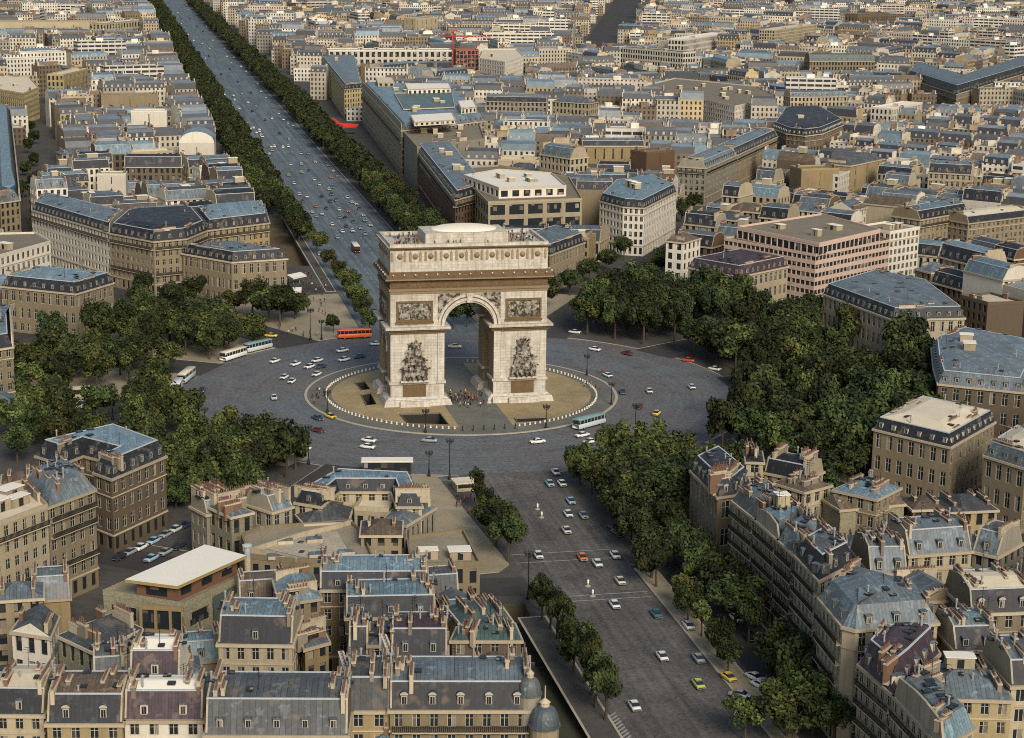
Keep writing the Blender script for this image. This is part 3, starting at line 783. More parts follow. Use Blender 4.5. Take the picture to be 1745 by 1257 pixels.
# ---------------------------------------------------------------- the arch
A_ST = surf('arch_limestone', (.68, .64, .555), var=.04, streak=.6, blotch=.5, bscale=.09, fine=.32, fscale=.9, dirt=(.26, .175, .09), bump=.25)
def coursed(m):
    t = m.node_tree; b = t.nodes['Principled BSDF']; src = b.inputs['Base Color'].links[0].from_socket
    tc = t.nodes.new('ShaderNodeTexCoord'); sx = t.nodes.new('ShaderNodeSeparateXYZ'); t.links.new(tc.outputs['Object'], sx.inputs[0]); cb = t.nodes.new('ShaderNodeCombineXYZ'); t.links.new(mth(t, 'ADD', sx.outputs[0], sx.outputs[1]), cb.inputs[0]); t.links.new(sx.outputs[2], cb.inputs[1])
    br = t.nodes.new('ShaderNodeTexBrick'); t.links.new(cb.outputs[0], br.inputs['Vector']); br.inputs['Color1'].default_value = (1, 1, 1, 1); br.inputs['Color2'].default_value = (.80, .79, .76, 1); br.inputs['Mortar'].default_value = (.5, .46, .4, 1)
    br.inputs['Scale'].default_value = 1; br.inputs['Mortar Size'].default_value = .035; br.inputs['Brick Width'].default_value = 1.9; br.inputs['Row Height'].default_value = .85
    t.links.new(mixc(t, .8, src, br.outputs['Color'], 'MULTIPLY'), b.inputs['Base Color']); return m
coursed(A_ST)
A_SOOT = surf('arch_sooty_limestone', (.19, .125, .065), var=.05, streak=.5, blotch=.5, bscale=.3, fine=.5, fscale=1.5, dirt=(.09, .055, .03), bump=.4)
A_SIDE = surf('arch_brown_limestone', (.40, .30, .185), var=.05, streak=.5, blotch=.5, bscale=.12, fine=.4, dirt=(.16, .10, .05), bump=.3)
A_SC = surf('sculpture_stone', (.50, .45, .36), var=.06, streak=.2, blotch=1.0, bscale=.75, fine=.7, fscale=1.2, tint=(.05, .04, .03), tstr=.92, tscale=1.1, dirt=(.03, .025, .018), bump=.3)
A_GOLD = surf('gilded_weathered_stone', (.29, .215, .125), var=.1, fine=.4)
HW, HD = 22.4, 11.1
arch = empty('triumphal_arch', (0, 0, DZ))
tag(arch, 'huge cream stone triumphal arch standing in the middle of the roundabout', 'monument')
def rect(hw, hd): return [Vector((-hw, -hd)), Vector((hw, -hd)), Vector((hw, hd)), Vector((-hw, hd))]
def extr(poly, axis, a, c):
    b = MB(); n = len(poly)
    mk = (lambda p, t: (p[0], t, p[1])) if axis == 'y' else (lambda p, t: (t, p[0], p[1]))
    for i in range(n):
        p, q = poly[i], poly[(i+1) % n]; b.face([mk(p, a), mk(q, a), mk(q, c), mk(p, c)], 0)
    b.face([mk(p, a) for p in poly], 0); b.face([mk(p, c) for p in reversed(poly)], 0); return b
def archprof(hw, spring, n=20): return [(-hw, -1), (hw, -1)]+[(hw*math.cos(math.pi*k/n), spring+hw*math.sin(math.pi*k/n)) for k in range(n+1)]
bm_ = MB(); bm_.box(-HW, -HD, 0, HW, HD, 32.0, 0, share=False)
body_me = bm_.mesh('tmp', [A_ST, A_SIDE])
tmp = link('tmp_body', body_me); cuts = []
for prof, ax, lo, hi in ((archprof(7.1, 22.0), 'y', -20, 20), (archprof(4.2, 14.4), 'x', -30, 30)):
    cme = extr(prof, ax, lo, hi).mesh('tmp', [A_ST]); bmm = bmesh.new(); bmm.from_mesh(cme); bmesh.ops.recalc_face_normals(bmm, faces=bmm.faces); bmm.to_mesh(cme); bmm.free()
    c = link('tmp_cut', cme); cuts.append(c); md = tmp.modifiers.new('b', 'BOOLEAN'); md.operation = 'DIFFERENCE'; md.solver = 'EXACT'; md.object = c
bpy.context.view_layer.update()
ev = tmp.evaluated_get(bpy.context.evaluated_depsgraph_get()); bme = bpy.data.meshes.new_from_object(ev)
for o in [tmp]+cuts: bpy.data.objects.remove(o)
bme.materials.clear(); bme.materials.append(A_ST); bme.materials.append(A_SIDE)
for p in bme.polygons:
    n = p.normal; p.material_index = 0 if abs(n.y) > .9 and abs(p.center.y) > HD-.1 else 1  # all faces but front and back take the darker brown stone
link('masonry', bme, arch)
# pedestals: four flared pier bases
for sx in (-1, 1):
    for sy in (-1, 1):
        x0, x1 = (7.1, HW) if sx > 0 else (-HW, -7.1); y0, y1 = (4.2, HD) if sy > 0 else (-HD, -4.2)
        b = MB(); rc = [Vector((x0, y0)), Vector((x1, y0)), Vector((x1, y1)), Vector((x0, y1))]
        for z0, z1, o0, o1 in ((0, 1.7, 2.1, 1.55), (1.7, 2.3, 1.25, .5), ):
            A, B = offset(rc, -o0), offset(rc, -o1)
            for i in range(4):
                j = (i+1) % 4
                b.face([(*A[i], z0), (*A[j], z0), (*B[j], z1), (*B[i], z1)], 0)
            if z0 == 0: B2 = offset(rc, -1.25); [b.face([(*B[i], 1.7), (*B[(i+1) % 4], 1.7), (*B2[(i+1) % 4], 1.7), (*B2[i], 1.7)], 0) for i in range(4)]
            else: B2 = offset(rc, .05); [b.face([(*B[i], 2.3), (*B[(i+1) % 4], 2.3), (*B2[(i+1) % 4], 2.3), (*B2[i], 2.3)], 0) for i in range(4)]
        b.build('pedestal', [A_ST], arch)
        # ledge at the foot of the panel and the impost moulding
        b = MB(); ring_geo(b, rc, 6.0, 6.75, .45, -.002); b.build('ledge', [A_ST], arch)
        b = MB()
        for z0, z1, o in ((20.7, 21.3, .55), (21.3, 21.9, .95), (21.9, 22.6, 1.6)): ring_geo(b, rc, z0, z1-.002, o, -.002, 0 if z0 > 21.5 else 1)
        b.build('impost', [A_ST, A_SOOT], arch)
        # corner pilaster strip beside the archway
        b = MB(); b.box(sx*7.12, sy*(HD+.001), 6.75, sx*9.0, sy*(HD+.38), 20.68, 0); b.build('pilaster', [A_ST], arch)
def grid_relief(w, h, dep, fig, seed, res=.2, base=.12):
    rr = random.Random(seed); nx, nz = max(4, int(w/res)), max(4, int(h/res)); F = []
    for k in range(fig):
        x = w*(k+.5)/fig+rr.uniform(-.35, .35)*w/fig; s = h*rr.uniform(.6, .9); z = rr.uniform(.02, .12)*h
        F.append((x, z+s*.88, h*.07, h*.07, dep)); F.append((x, z+s*.6, h*.10, s*.22, dep*.9)); F.append((x+rr.uniform(-.1, .1)*h, z+s*.25, h*.08, s*.3, dep*.75))
        F.append((x+rr.choice((-1, 1))*h*.13, z+s*rr.uniform(.55, .95), h*.12, h*.05, dep*.7))
    b = MB(); P = {}
    for i in range(nx+1):
        for k in range(nz+1):
            x, z = w*i/nx, h*k/nz; d = 0
            if 0 < i < nx and 0 < k < nz:
                for fx, fz, rx, rz, dp in F:
                    q = ((x-fx)/rx)**2+((z-fz)/rz)**2
                    if q < 1: d = max(d, dp*math.sqrt(1-q))
                d += base*rr.random()
            P[i, k] = (x-w/2, -d, z)
    for i in range(nx):
        for k in range(nz): b.face([P[i, k], P[i+1, k], P[i+1, k+1], P[i, k+1]], 0)
    return b
RELME = [grid_relief(9.0, 4.7, .75, 11, s).mesh('relief', [A_SC], True) for s in (3, 4)]
def panel(x, z, w, h, yd, rel, rz, px_, py_):
    """framed relief set on a face of the arch"""
    b = MB(); e = .55
    for (x0, z0, x1, z1) in ((-w/2, 0, w/2, e), (-w/2, h-e, w/2, h), (-w/2, e, -w/2+e, h-e), (w/2-e, e, w/2, h-e)): b.box(x0, -.42, z0, x1, -.002, z1, 0)
    b.box(-w/2-.25, -.7, -.45, w/2+.25, -.002, -.02, 0)
    fr = b.build('panel_frame', [A_SOOT], arch, (px_, py_, z), rz)
    link('relief_panel', rel, fr, (0, -.06, e), 0, ((w-2*e)/9.0, 1, (h-2*e)/4.7))
for k, sx in enumerate((-1, 1)):
    panel(0, 24.0, 10.3, 5.9, 0, RELME[k], 0, sx*15.6, -HD)
    panel(0, 24.0, 10.3, 5.9, 0, RELME[1-k], math.pi, sx*15.6, HD)
    panel(0, 24.0, 12.5, 5.9, 0, RELME[k], sx*math.pi/2, sx*HW, 0)
# archivolts, keystones and spandrels
def archivolt(r0, r1, zc, d, n=40):
    b = MB()
    for k in range(n):
        a0, a1 = math.pi*k/n, math.pi*(k+1)/n
        P = lambda r, a, y: (r*math.cos(a), y, zc+r*math.sin(a))
        b.face([P(r0, a1, -d), P(r1, a1, -d), P(r1, a0, -d), P(r0, a0, -d)][::-1], 0); b.face([P(r1, a0, -d), P(r1, a1, -d), P(r1, a1, 0), P(r1, a0, 0)], 0); b.face([P(r0, a0, 0), P(r0, a1, 0), P(r0, a1, -d), P(r0, a0, -d)], 0)
        rm_ = (r0+r1)/2+.12
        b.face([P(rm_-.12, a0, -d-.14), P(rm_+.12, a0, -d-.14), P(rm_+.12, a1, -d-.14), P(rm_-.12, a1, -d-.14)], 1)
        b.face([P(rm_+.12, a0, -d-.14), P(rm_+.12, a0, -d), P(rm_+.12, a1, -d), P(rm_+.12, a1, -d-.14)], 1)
    return b.mesh('archivolt', [A_ST, A_SOOT])
av = archivolt(7.1, 8.9, 22.6, .42); av2 = archivolt(4.2, 5.4, 14.4, .35)
def spandrel(seed):
    rr = random.Random(seed); w, h = 9.0, 9.2; res = .22; nx, nz = int(w/res), int(h/res); b = MB(); P = {}
    F = [(3.2+rr.uniform(-.3, .3), 7.3, .5, .5, .7), (4.2, 6.2, .9, 1.4, .7), (5.6, 5.2, .55, 2.0, .6), (2.4, 6.0, 1.6, .45, .6), (6.4, 7.2, 1.1, .7, .55), (6.9, 3.4, .5, 1.8, .5), (7.6, 7.9, .6, .6, .5), (1.2, 8.3, .9, .35, .5), (7.8, 1.6, .4, 1.3, .4)]
    for i in range(nx+1):
        for k in range(nz+1):
            x, z = w*i/nx, h*k/nz; d = .1*rr.random()
            for fx, fz, rx, rz, dp in F:
                q = ((x-fx)/rx)**2+((z-fz)/rz)**2
                if q < 1: d = max(d, dp*math.sqrt(1-q))
            P[i, k] = (x, -d-.05, z)
    for i in range(nx):
        for k in range(nz):
            cx_, cz_ = w*(i+.5)/nx, h*(k+.5)/nz
            if math.hypot(cx_, cz_) > 9.0+.05: b.face([P[i, k], P[i+1, k], P[i+1, k+1], P[i, k+1]], 0)
    return b.mesh('spandrel_relief', [A_SC], True)
spm = spandrel(2); spm2 = spandrel(5)
spl = spandrel(9)
for v in spl.vertices: v.co.x *= -1
spl.flip_normals()
for rz, yy in ((0, -HD), (math.pi, HD)):
    link('archivolt', av, arch, (0, yy*1.0, 0), rz)
    s = 1 if rz == 0 else -1
    link('spandrel_relief', spm, arch, (0, yy-.02*s, 22.6), rz); link('spandrel_relief', spl, arch, (0, yy-.02*s, 22.6), rz)
    b = MB(); b.box(-.75, -.95, 29.2, .75, -.002, 31.9, 0); b.box(-1.0, -1.1, 31.2, 1.0, -.96, 31.9, 0); b.build('keystone', [A_ST], arch, (0, yy, 0), rz)
for rz, xx in ((math.pi/2, HW), (-math.pi/2, -HW)):
    link('archivolt', av2, arch, (xx, 0, 0), rz)
# entablature
T = MB(); ring_geo(T, rect(HW, HD), 32.0, 32.75, .25, 3); ring_geo(T, rect(HW, HD), 32.75, 33.45, .5, 3); T.build('architrave', [A_GOLD], arch)
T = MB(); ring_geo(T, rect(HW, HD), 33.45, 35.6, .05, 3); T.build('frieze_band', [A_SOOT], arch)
fm = grid_relief(44.4, 2.0, .34, 58, 11, .25, .10).mesh('frieze_relief', [A_SOOT], True); fs = grid_relief(21.8, 2.0, .34, 28, 12, .25, .10).mesh('frieze_relief', [A_SOOT], True)
for me, x, y, rz in ((fm, 0, -HD-.06, 0), (fm, 0, HD+.06, math.pi), (fs, HW+.06, 0, math.pi/2), (fs, -HW-.06, 0, -math.pi/2)): link('frieze_relief', me, arch, (x, y, 33.55), rz)
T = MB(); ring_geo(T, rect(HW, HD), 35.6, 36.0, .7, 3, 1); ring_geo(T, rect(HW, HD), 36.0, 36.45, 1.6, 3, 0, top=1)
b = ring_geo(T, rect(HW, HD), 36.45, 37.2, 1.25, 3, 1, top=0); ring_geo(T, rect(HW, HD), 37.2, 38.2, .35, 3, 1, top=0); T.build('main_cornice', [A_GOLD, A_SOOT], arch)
lh = MB(); lh.lathe([(.02, -.28), (.22, -.2), (.3, 0), (.22, .2), (.02, .28)], 8, 0); lhm = lh.mesh('lion_head', [A_ST], True)
for k in range(15):
    x = -HW+.6+k*(2*HW-1.2)/14
    for y in (-HD-1.45, HD+1.45): link('lion_head', lhm, arch, (x, y, 37.55))
for k in range(7):
    y = -HD+.7+k*(2*HD-1.4)/6
    for x in (-HW-1.45, HW+1.45): link('lion_head', lhm, arch, (x, y, 37.55))
# attic
T = MB(); ring_geo(T, rect(HW, HD), 38.2, 44.4, 0, 3); T.build('attic', [A_ST], arch)
T = MB(); ring_geo(T, rect(HW, HD), 44.4, 44.75, .35, 3, 1); ring_geo(T, rect(HW, HD), 44.75, 45.15, .75, 3, 1, top=0); ring_geo(T, rect(HW, HD), 45.15, 46.0, .1, .75, 0); T.build('parapet', [A_ST, A_SOOT], arch)
T = MB(); T.face([(-HW+.6, -HD+.6, 45.0), (HW-.6, -HD+.6, 45.0), (HW-.6, HD-.6, 45.0), (-HW+.6, HD-.6, 45.0)], 0); T.build('roof_terrace', [surf('terrace_stone', (.46, .40, .30), fine=.5, var=.02)], arch)
T = MB(); n = 24
T.box(-11.8, -6.6, 45.01, 11.8, 6.6, 48.1, 0)
A = rect(11.0, 5.9)
T.build('roof_platform', [A_ST], arch)
T = MB(); T.lathe([(1.0, 0), (1.0, .25), (.97, .35), (.8, .7), (.55, .95), (.25, 1.1), (.02, 1.14)], 40, 0); dm = T.mesh('roof_dome', [surf('pale_dome_stone', (.80, .72, .57), var=.02, blotch=.12, fine=.12)], True)
link('roof_dome', dm, arch, (.3, .4, 48.1), 0, (9.4, 5.9, 1.25))
sh = MB(); sh.lathe([(.78, 0), (.80, .12), (.70, .18), (.60, .26), (.48, .42), (.28, .54), (.02, .58)], 18, 0)
for v in range(len(sh.v)): x, y, z = sh.v[v]; sh.v[v] = (x, -z, y)
shm = sh.mesh('shield', [A_GOLD], True); shm.flip_normals()
for k in range(10):
    x = -19.75+k*(39.2/9)
    for y, rz in ((-HD, 0), (HD, math.pi)): link('shield', shm, arch, (x, y, 42.55), rz)
for k in range(5):
    y = -8.2+k*4.1
    for x, rz in ((HW, math.pi/2), (-HW, -math.pi/2)): link('shield', shm, arch, (x, y, 42.55), rz)
sw = MB(); sw.box(-.35, -.18, 0, .35, -.001, 2.4, 0); sw.box(-.12, -.3, .2, .12, -.181, 2.9, 0); swm = sw.mesh('attic_pilaster', [A_SIDE])
for k in range(11):
    for d in (-.75, .75) if 0 < k < 10 else (0,):
        x = -19.75+(k-.5)*(39.2/9)+d
        for y, rz in ((-HD, 0), (HD, math.pi)): link('attic_pilaster', swm, arch, (x, y, 41.2), rz)
# dark inner jambs of the great archway are the arch's own side walls; a plain plaque stands under each sculpture
pl = MB(); pl.box(-3.3, -.3, 2.3, 3.3, -.002, 5.95, 0); plm = pl.mesh('plaque', [A_SOOT])
st_ = MB(); st_.box(-4.1, -1.6, 6.76, 4.1, -.46, 7.3, 0); sp_ = MB(); sp_.box(-4.4, -3.0, 0, 4.4, -2.12, 1.6, 0); spt = sp_.mesh('sculpture_step', [A_ST]); stm = st_.mesh('sculpture_base', [A_ST])
def figures(seed):
    """a heaped group of carved figures, fused into one stone mass"""
    rr = random.Random(seed); b = MB()
    def ball(c, r, n=8): b.lathe([(r*math.sin(math.pi*k/6)+.002, c[2]-r*math.cos(math.pi*k/6)) for k in range(7)], n, 0, c[:2])
    def limb(p, q, r0, r1): b.tube([p, Vector(p).lerp(Vector(q), .5), q], [r0, (r0+r1)/2, r1], 7)
    def man(x, y, z, s, lean, arms):
        hip = Vector((x, y, z+1.0*s)); neck = hip+Vector((lean*s, -.1*s, .75*s))
        b.tube([hip, hip.lerp(neck, .5), neck], [.27*s, .36*s, .26*s], 8); ball(neck+Vector((lean*.2*s, -.1*s, .28*s)), .23*s)
        for d in (-1, 1):
            kn = hip+Vector((d*.28*s, -.25*s, -.5*s)); limb(hip+Vector((d*.15*s, 0, 0)), kn, .22*s, .17*s); limb(kn, kn+Vector((d*.05*s, .12*s, -.52*s)), .16*s, .11*s)
            sh_ = neck+Vector((d*.34*s, 0, -.08*s)); a = rr.uniform(*arms); el = sh_+Vector((d*.38*s*math.cos(a), -.2*s, .4*s*math.sin(a))); limb(sh_, el, .13*s, .11*s); limb(el, el+Vector((-d*.22*s, -.25*s, .2*s*math.sin(a+.5))), .12*s, .10*s)
    b.box(-3.4, -1.0, 0, 3.4, .15, 2.2, 0); b.box(-2.6, -.8, 2.2, 2.6, .15, 5.6, 0); b.box(-1.9, -.6, 5.6, 1.9, .15, 8.6, 0)
    for x, z, s, y in ((-2.8, .1, 2.0, -1.1), (-1.3, 0, 2.2, -1.5), (.2, .1, 2.0, -1.3), (1.6, 0, 2.3, -1.5), (2.9, .2, 1.9, -1.0), (-2.0, 2.9, 2.0, -1.0), (-.4, 3.2, 2.2, -1.2), (1.2, 3.0, 2.1, -1.1), (2.3, 2.6, 1.8, -.9), (-1.3, 5.6, 1.8, -.7), (1.4, 5.4, 1.9, -.7)):
        man(x, y, z, s, rr.uniform(-.25, .25), (-.7, .5))
    man(0, -1.0, 6.6, 2.3, .1, (.2, .8))
    for d in (-1, 1):                                             # the wings of the top figure
        for k in range(5): limb((d*.3, -.4, 9.2-k*.35), (d*(1.9-k*.1), -.3, 10.6-k*.75), .42, .3)
    me = b.mesh('sculpture_group', [A_SC]); o = link('tmp', me); md = o.modifiers.new('r', 'REMESH'); md.mode = 'VOXEL'; md.voxel_size = .17
    bpy.context.view_layer.update(); out = bpy.data.meshes.new_from_object(o.evaluated_get(bpy.context.evaluated_depsgraph_get())); bpy.data.objects.remove(o)
    out.materials.clear(); out.materials.append(A_SC); out.polygons.foreach_set('use_smooth', [True]*len(out.polygons)); return out
for k, sx in enumerate((-1, 1)):
    fg = figures(21+k)
    for y, rz in ((-HD, 0), (HD, math.pi)):
        link('plaque', plm, arch, (sx*15.6, y, 0), rz); link('sculpture_base', stm, arch, (sx*15.6, y, 0), rz); link('sculpture_step', spt, arch, (sx*15.6, y, 0), rz); link('sculpture_group', fg, arch, (sx*15.6, y-.05, 7.3), rz)

# ---------------------------------------------------------------- buildings surveyed one by one
def T(kind, pts, z, label, short=None, depth=None, **kw):
    return building(foot(kind, pts, z, depth), z, label, short, kind_=kind, **kw)
HM = dict(lod=2, cat='mansion', name='mansion', st=3, bay=3.0, h1=3.4, dorm=3.2)
# the mansions that ring the roundabout
T('C', [(3, 487), (129, 500), (193, 481)], 15, 'stone mansion with pale blue roof and dark attic band beside the white flat-roofed office', 'the blue-roofed ring mansion', wall='beige', roof='mansard', rm=('slate', 'blue'), chim=6, **HM)
T('C', [(311, 431), (395, 446), (488, 440)], 15, 'stone mansion with dark dormered roof beside the pedestrian plaza and café', 'the plaza mansion', wall='beige', rm=('slate', 'zinc'), chim=9, **HM)
T('C', [(1173, 455), (1260, 470.5), (1343, 453)], 14.5, 'beige mansion with purplish black roof in front of the pink striped office', 'the purple-roofed mansion', wall='cream', rm=('purple', 'purple'), chim=5, **HM)
T('P', [(1403, 500), (1521, 544), (1644, 541), (1580, 492), (1489, 474)], 14.5, 'long mansion with zinc roof crowded with skylights above the dark grove', 'the long skylit mansion', wall='cream', rm=('slate', 'zinc'), chim=8, sky=14, **HM)
T('P', [(1588, 592), (1591, 625), (1599, 653), (1745, 668), (1775, 600), (1640, 574)], 14.5, 'mansion with curved slate flank and white roof hut at the grove edge', 'the curved slate mansion', wall='brown', rm=('zinc', 'zinc'), chim=8, huts=2, **HM)
T('C', [(1489, 730), (1619.5, 761), (1695, 718)], 15, 'brown stone mansion with flat cream roof, brick stacks and dark dormered attic', 'the cream-roofed mansion', wall='beige', rm=('slate', 'creamflat'), chim=9, **{**HM, 'dstyle': 'white', 'h1': 2.8})
T('P', [(1677, 775), (1747, 797), (1800, 765), (1728, 742)], 16, 'brown stone mansion cut by the picture edge, below the cream-roofed one', 'the edge mansion', wall='beige', rm=('zinc', 'creamflat'), chim=3, **{**HM, 'h1': 3.2})
T('P', [(62, 776), (106, 789), (142, 775), (192, 788), (160, 804), (190, 815), (282, 776), (196, 744)], 17, 'corner mansion with pale blue flat roof around a court and dark dormered attic', 'the blue court mansion', wall='brown', rm=('slate', 'blue'), chim=3, tin=1.6, **{**HM, 'st': 4, 'h1': 3.6})
T('P', [(884, 416), (937, 434), (997, 412), (946, 396)], 14.5, 'mansion with grey zinc roof just behind the arch attic', 'the mansion behind the arch', wall='beige', rm=('slate', 'zinc'), chim=4, **HM)
r, ro, zt, c_ = T('P', [(1177, 801), (1223, 846), (1252, 842), (1278, 822), (1225, 778)], 16.5, 'corner mansion with black roof, white dormers and tall brick stacks beside the tree-lined avenue', 'the black-roofed corner mansion', wall='beige', rm=('slate', 'slate'), chim=9, zchim=1.6, **{**HM, 'dstyle': 'arch'})
# U-shaped mansion, its court towards the near side
building(foot('P', [(503, 836), (573, 797), (701, 803), (719, 843), (677, 843), (667, 818), (578, 818), (547, 843)], 15.2), 12.7, 'mansion with pale blue roof on three sides of an open court', 'the U-shaped blue roof', wall='cream', roof='mansard', rm=('slate', 'blue'), chim=7, cp=(1, 4), tin=1.4, **{**HM, 'h1': 2.6, 'st': 4})
T('F', [(604, 868), (662, 871)], 10.5, 'low white flat-roofed pavilion in the court of the blue mansion', None, 9, wall='cream', roof='flat', rm=('creamflat', 'creamflat'), st=2, chim=0, name='pavilion', cat='pavilion')
T('P', [(655, 884), (692, 894), (742, 864), (715, 853), (672, 866)], 10.5, 'low angled wing with zinc roof and colonnade beside the sandy pavement', None, wall='grey', roof='hip', rm=('zinc', 'zinc'), st=2, chim=1, bay=2.2, name='wing_building', cat='building')
T('P', [(505, 876), (552, 858), (600, 864), (592, 888), (520, 892)], 10, 'low house with pale shallow roof facing the gravel terrace', None, wall='cream', roof='hip', rm=('zinc', 'greyslate'), st=2, chim=1)
# left side, near
T('P', [(-30, 905), (81, 864), (40, 822), (-70, 850)], 21, 'six-storey stone apartment block with pale terraced top floor at the near street edge', 'the terraced stone block', wall='cream', roof='flat', rm=('creamflat', 'creamflat'), st=6, balc=(2, 5), lod=2, chim=3, huts=3, bay=2.6)
T('P', [(82, 863), (162, 833), (120, 798), (42, 821)], 21, 'stone apartment block with grey roof and black balcony lines beside the blue court mansion', 'the balconied stone block', wall='beige', roof='zincmansard', rm=('zinc', 'zinc'), h1=3.4, st=6, balc=(2, 4, 5), lod=2, chim=5, sky=3, bay=2.6)
T('P', [(0, 540), (18, 536), (22, 590), (-40, 600)], 17, 'sliver of beige apartment block seen at the margin beside dense trees', None, wall='beige', rm=('slate', 'zinc'), lod=2, chim=2)
T('P', [(-40, 693), (32, 690), (25, 672), (-40, 668)], 5, 'small glazed pavilion with pale blue hipped roof among the trees', 'the glazed pavilion', wall='dark', roof='hip', rm=('blue', 'blue'), st=1, chim=0, bay=2, wfrac=.7, name='pavilion', cat='pavilion')
T('P', [(-30, 432), (0, 437), (86, 413), (60, 398), (-30, 400)], 19, 'white flat-roofed office behind the blue-roofed ring mansion', 'the white flat-roofed office', wall='white', roof='flat', rm=('creamflat', 'gravel'), st=5, lod=2, win='office', chim=0, huts=2, bay=3)
# the theatre-like modern block
T('P', [(176, 1011), (313, 1034), (418, 984), (352, 948), (300, 957)], 13.5, 'modern rubble-walled block with ochre panels and large windows under a white-roofed hall', 'the rubble-walled block', wall='rubble', roof='flat', rm=('gravel', 'gravel'), st=3, bay=9, wfrac=.62, chim=0, sill=.3, lintel=1.2, name='theatre', cat='theatre')
# low blocks in front of the rubble block
T('F', [(160, 1164), (218, 1160)], 15, 'grey-roofed house with shed dormers beside the white stepped house', None, 10, wall='grey', roof='zincmansard', rm=('greyslate', 'greyslate'), st=4, chim=3, dorm=4, lod=2)
T('P', [(411, 916), (442, 901), (545, 894), (596, 890), (618, 909), (636, 954), (506, 958), (425, 950)], 9.5, 'broad flat gravel-roofed hall with skylights between mansion and blue roofs', 'the gravel-roofed hall', wall='beige', roof='flat', rm=('gravel', 'palegravel'), st=2, chim=0, sky=5, name='hall', cat='hall')
T('F', [(615, 911), (684, 911)], 12, 'ochre brick house with few windows beside the gravel hall', None, 9, wall='beige', roof='hip', rm=('brown', 'brown'), st=4, chim=2)
T('P', [(692, 918), (790, 906), (818, 962), (700, 966)], 6.5, 'low beige terrace-roofed annex beside the sandy pavement', None, wall='beige', roof='flat', rm=('gravel', 'palegravel'), st=2, chim=0, huts=2, name='annex', cat='building')
T('F', [(352, 876), (392, 868)], 11.5, 'narrow house with bare sooty gable and crowded stacks, first of four beside the gravel hall', 'the sooty party walls', 7, wall='grey', roof='mansard', rm=('zinc', 'greyslate'), h1=2.6, st=3, chim=6, zchim=1.7, lod=2)
T('F', [(394, 880), (430, 872)], 13, 'rough rubble-walled house with zinc roof, second of four beside the gravel hall', None, 9, wall='rubble', roof='hip', rm=('zinc', 'zinc'), st=3, chim=6, zchim=1.8)
T('F', [(432, 868), (462, 862)], 12, 'pale blank-gabled house with two stacks, third of four beside the gravel hall', None, 8, wall='cream', roof='gable', rm=('greyslate', 'greyslate'), st=3, chim=4, zchim=1.6)
T('F', [(464, 872), (498, 862)], 13, 'wedge-shaped grey house with zinc roof, last of four beside the gravel hall', None, 9, wall='grey', roof='zincmansard', rm=('zinc', 'zinc'), h1=3, st=3, chim=4, lod=2)
# blue roofs
T('F', [(545, 1004), (728, 1003)], 17, 'long house with bright blue zinc roof and white stair tower, back row of blue roofs', 'the long blue roof', 12, wall='brown', roof='zincmansard', rm=('slate', 'blue'), h1=2.8, st=5, lod=2, chim=7, dorm=6)
T('F', [(590, 1052), (742, 1049)], 16, 'long house with turquoise zinc roof in front of the bright blue one', None, 12, wall='brown', roof='zincmansard', rm=('slate', 'blue'), h1=3.2, st=5, lod=2, chim=7, dorm=4)
T('P', [(466, 986), (478, 1028), (546, 1018), (530, 974)], 17, 'angled house with rusty stained blue roof beside the tall flue', None, wall='beige', roof='hip', rm=('blue', 'blue'), st=5, chim=5)
T('F', [(372, 1096), (498, 1098)], 18, 'cream house with vivid blue roof above a dark slate attic', 'the vivid blue roof', 13, wall='cream', roof='zincmansard', rm=('slate', 'blue'), h1=4.0, st=5, lod=2, chim=4, dorm=9, win='shutter')
T('P', [(508, 1072), (520, 1104), (560, 1093), (545, 1063)], 16, 'small angled house with patched blue-grey roof beside the vivid blue one', None, wall='ochre', roof='hip', rm=('blue', 'zinc'), st=5, chim=4)
T('P', [(762, 1032), (848, 1024), (872, 1058), (790, 1066)], 16, 'verdigris-roofed house stepping down towards the sunken road', 'the verdigris roofs', wall='yellow', roof='hip', rm=('teal', 'teal'), st=5, chim=8)
T('P', [(770, 1090), (888, 1090), (876, 1062), (780, 1068)], 17, 'house with mottled verdigris roof and dark gable wall above the sunken road', None, wall='brown', roof='hip', rm=('teal', 'teal'), st=5, chim=9, lod=2)
T('F', [(667, 1118), (762, 1118)], 16, 'dark slate house with round attic windows between ochre house and verdigris roofs', None, 11, wall='brown', roof='mansard', rm=('slate', 'purple'), h1=4.2, st=5, lod=2, chim=5, dorm=4, balc=(4,))
T('F', [(628, 1098), (666, 1098)], 18, 'narrow ochre house with tall windows and small blue-grey roof', None, 10, wall='ochre', roof='hip', rm=('zinc', 'zinc'), st=6, lod=2, chim=2)
T('F', [(594, 1117), (627, 1117)], 16, 'narrow dark-roofed house between white flue stack and narrow ochre house', None, 10, wall='ochre', roof='mansard', rm=('slate', 'zinc'), h1=4.4, st=5, lod=2, chim=2, dorm=4)
T('F', [(800, 1150), (893, 1148)], 13, 'low brown court building between verdigris roofs and the domed corner house', None, 10, wall='brown', roof='hip', rm=('brown', 'brown'), st=4, chim=2)
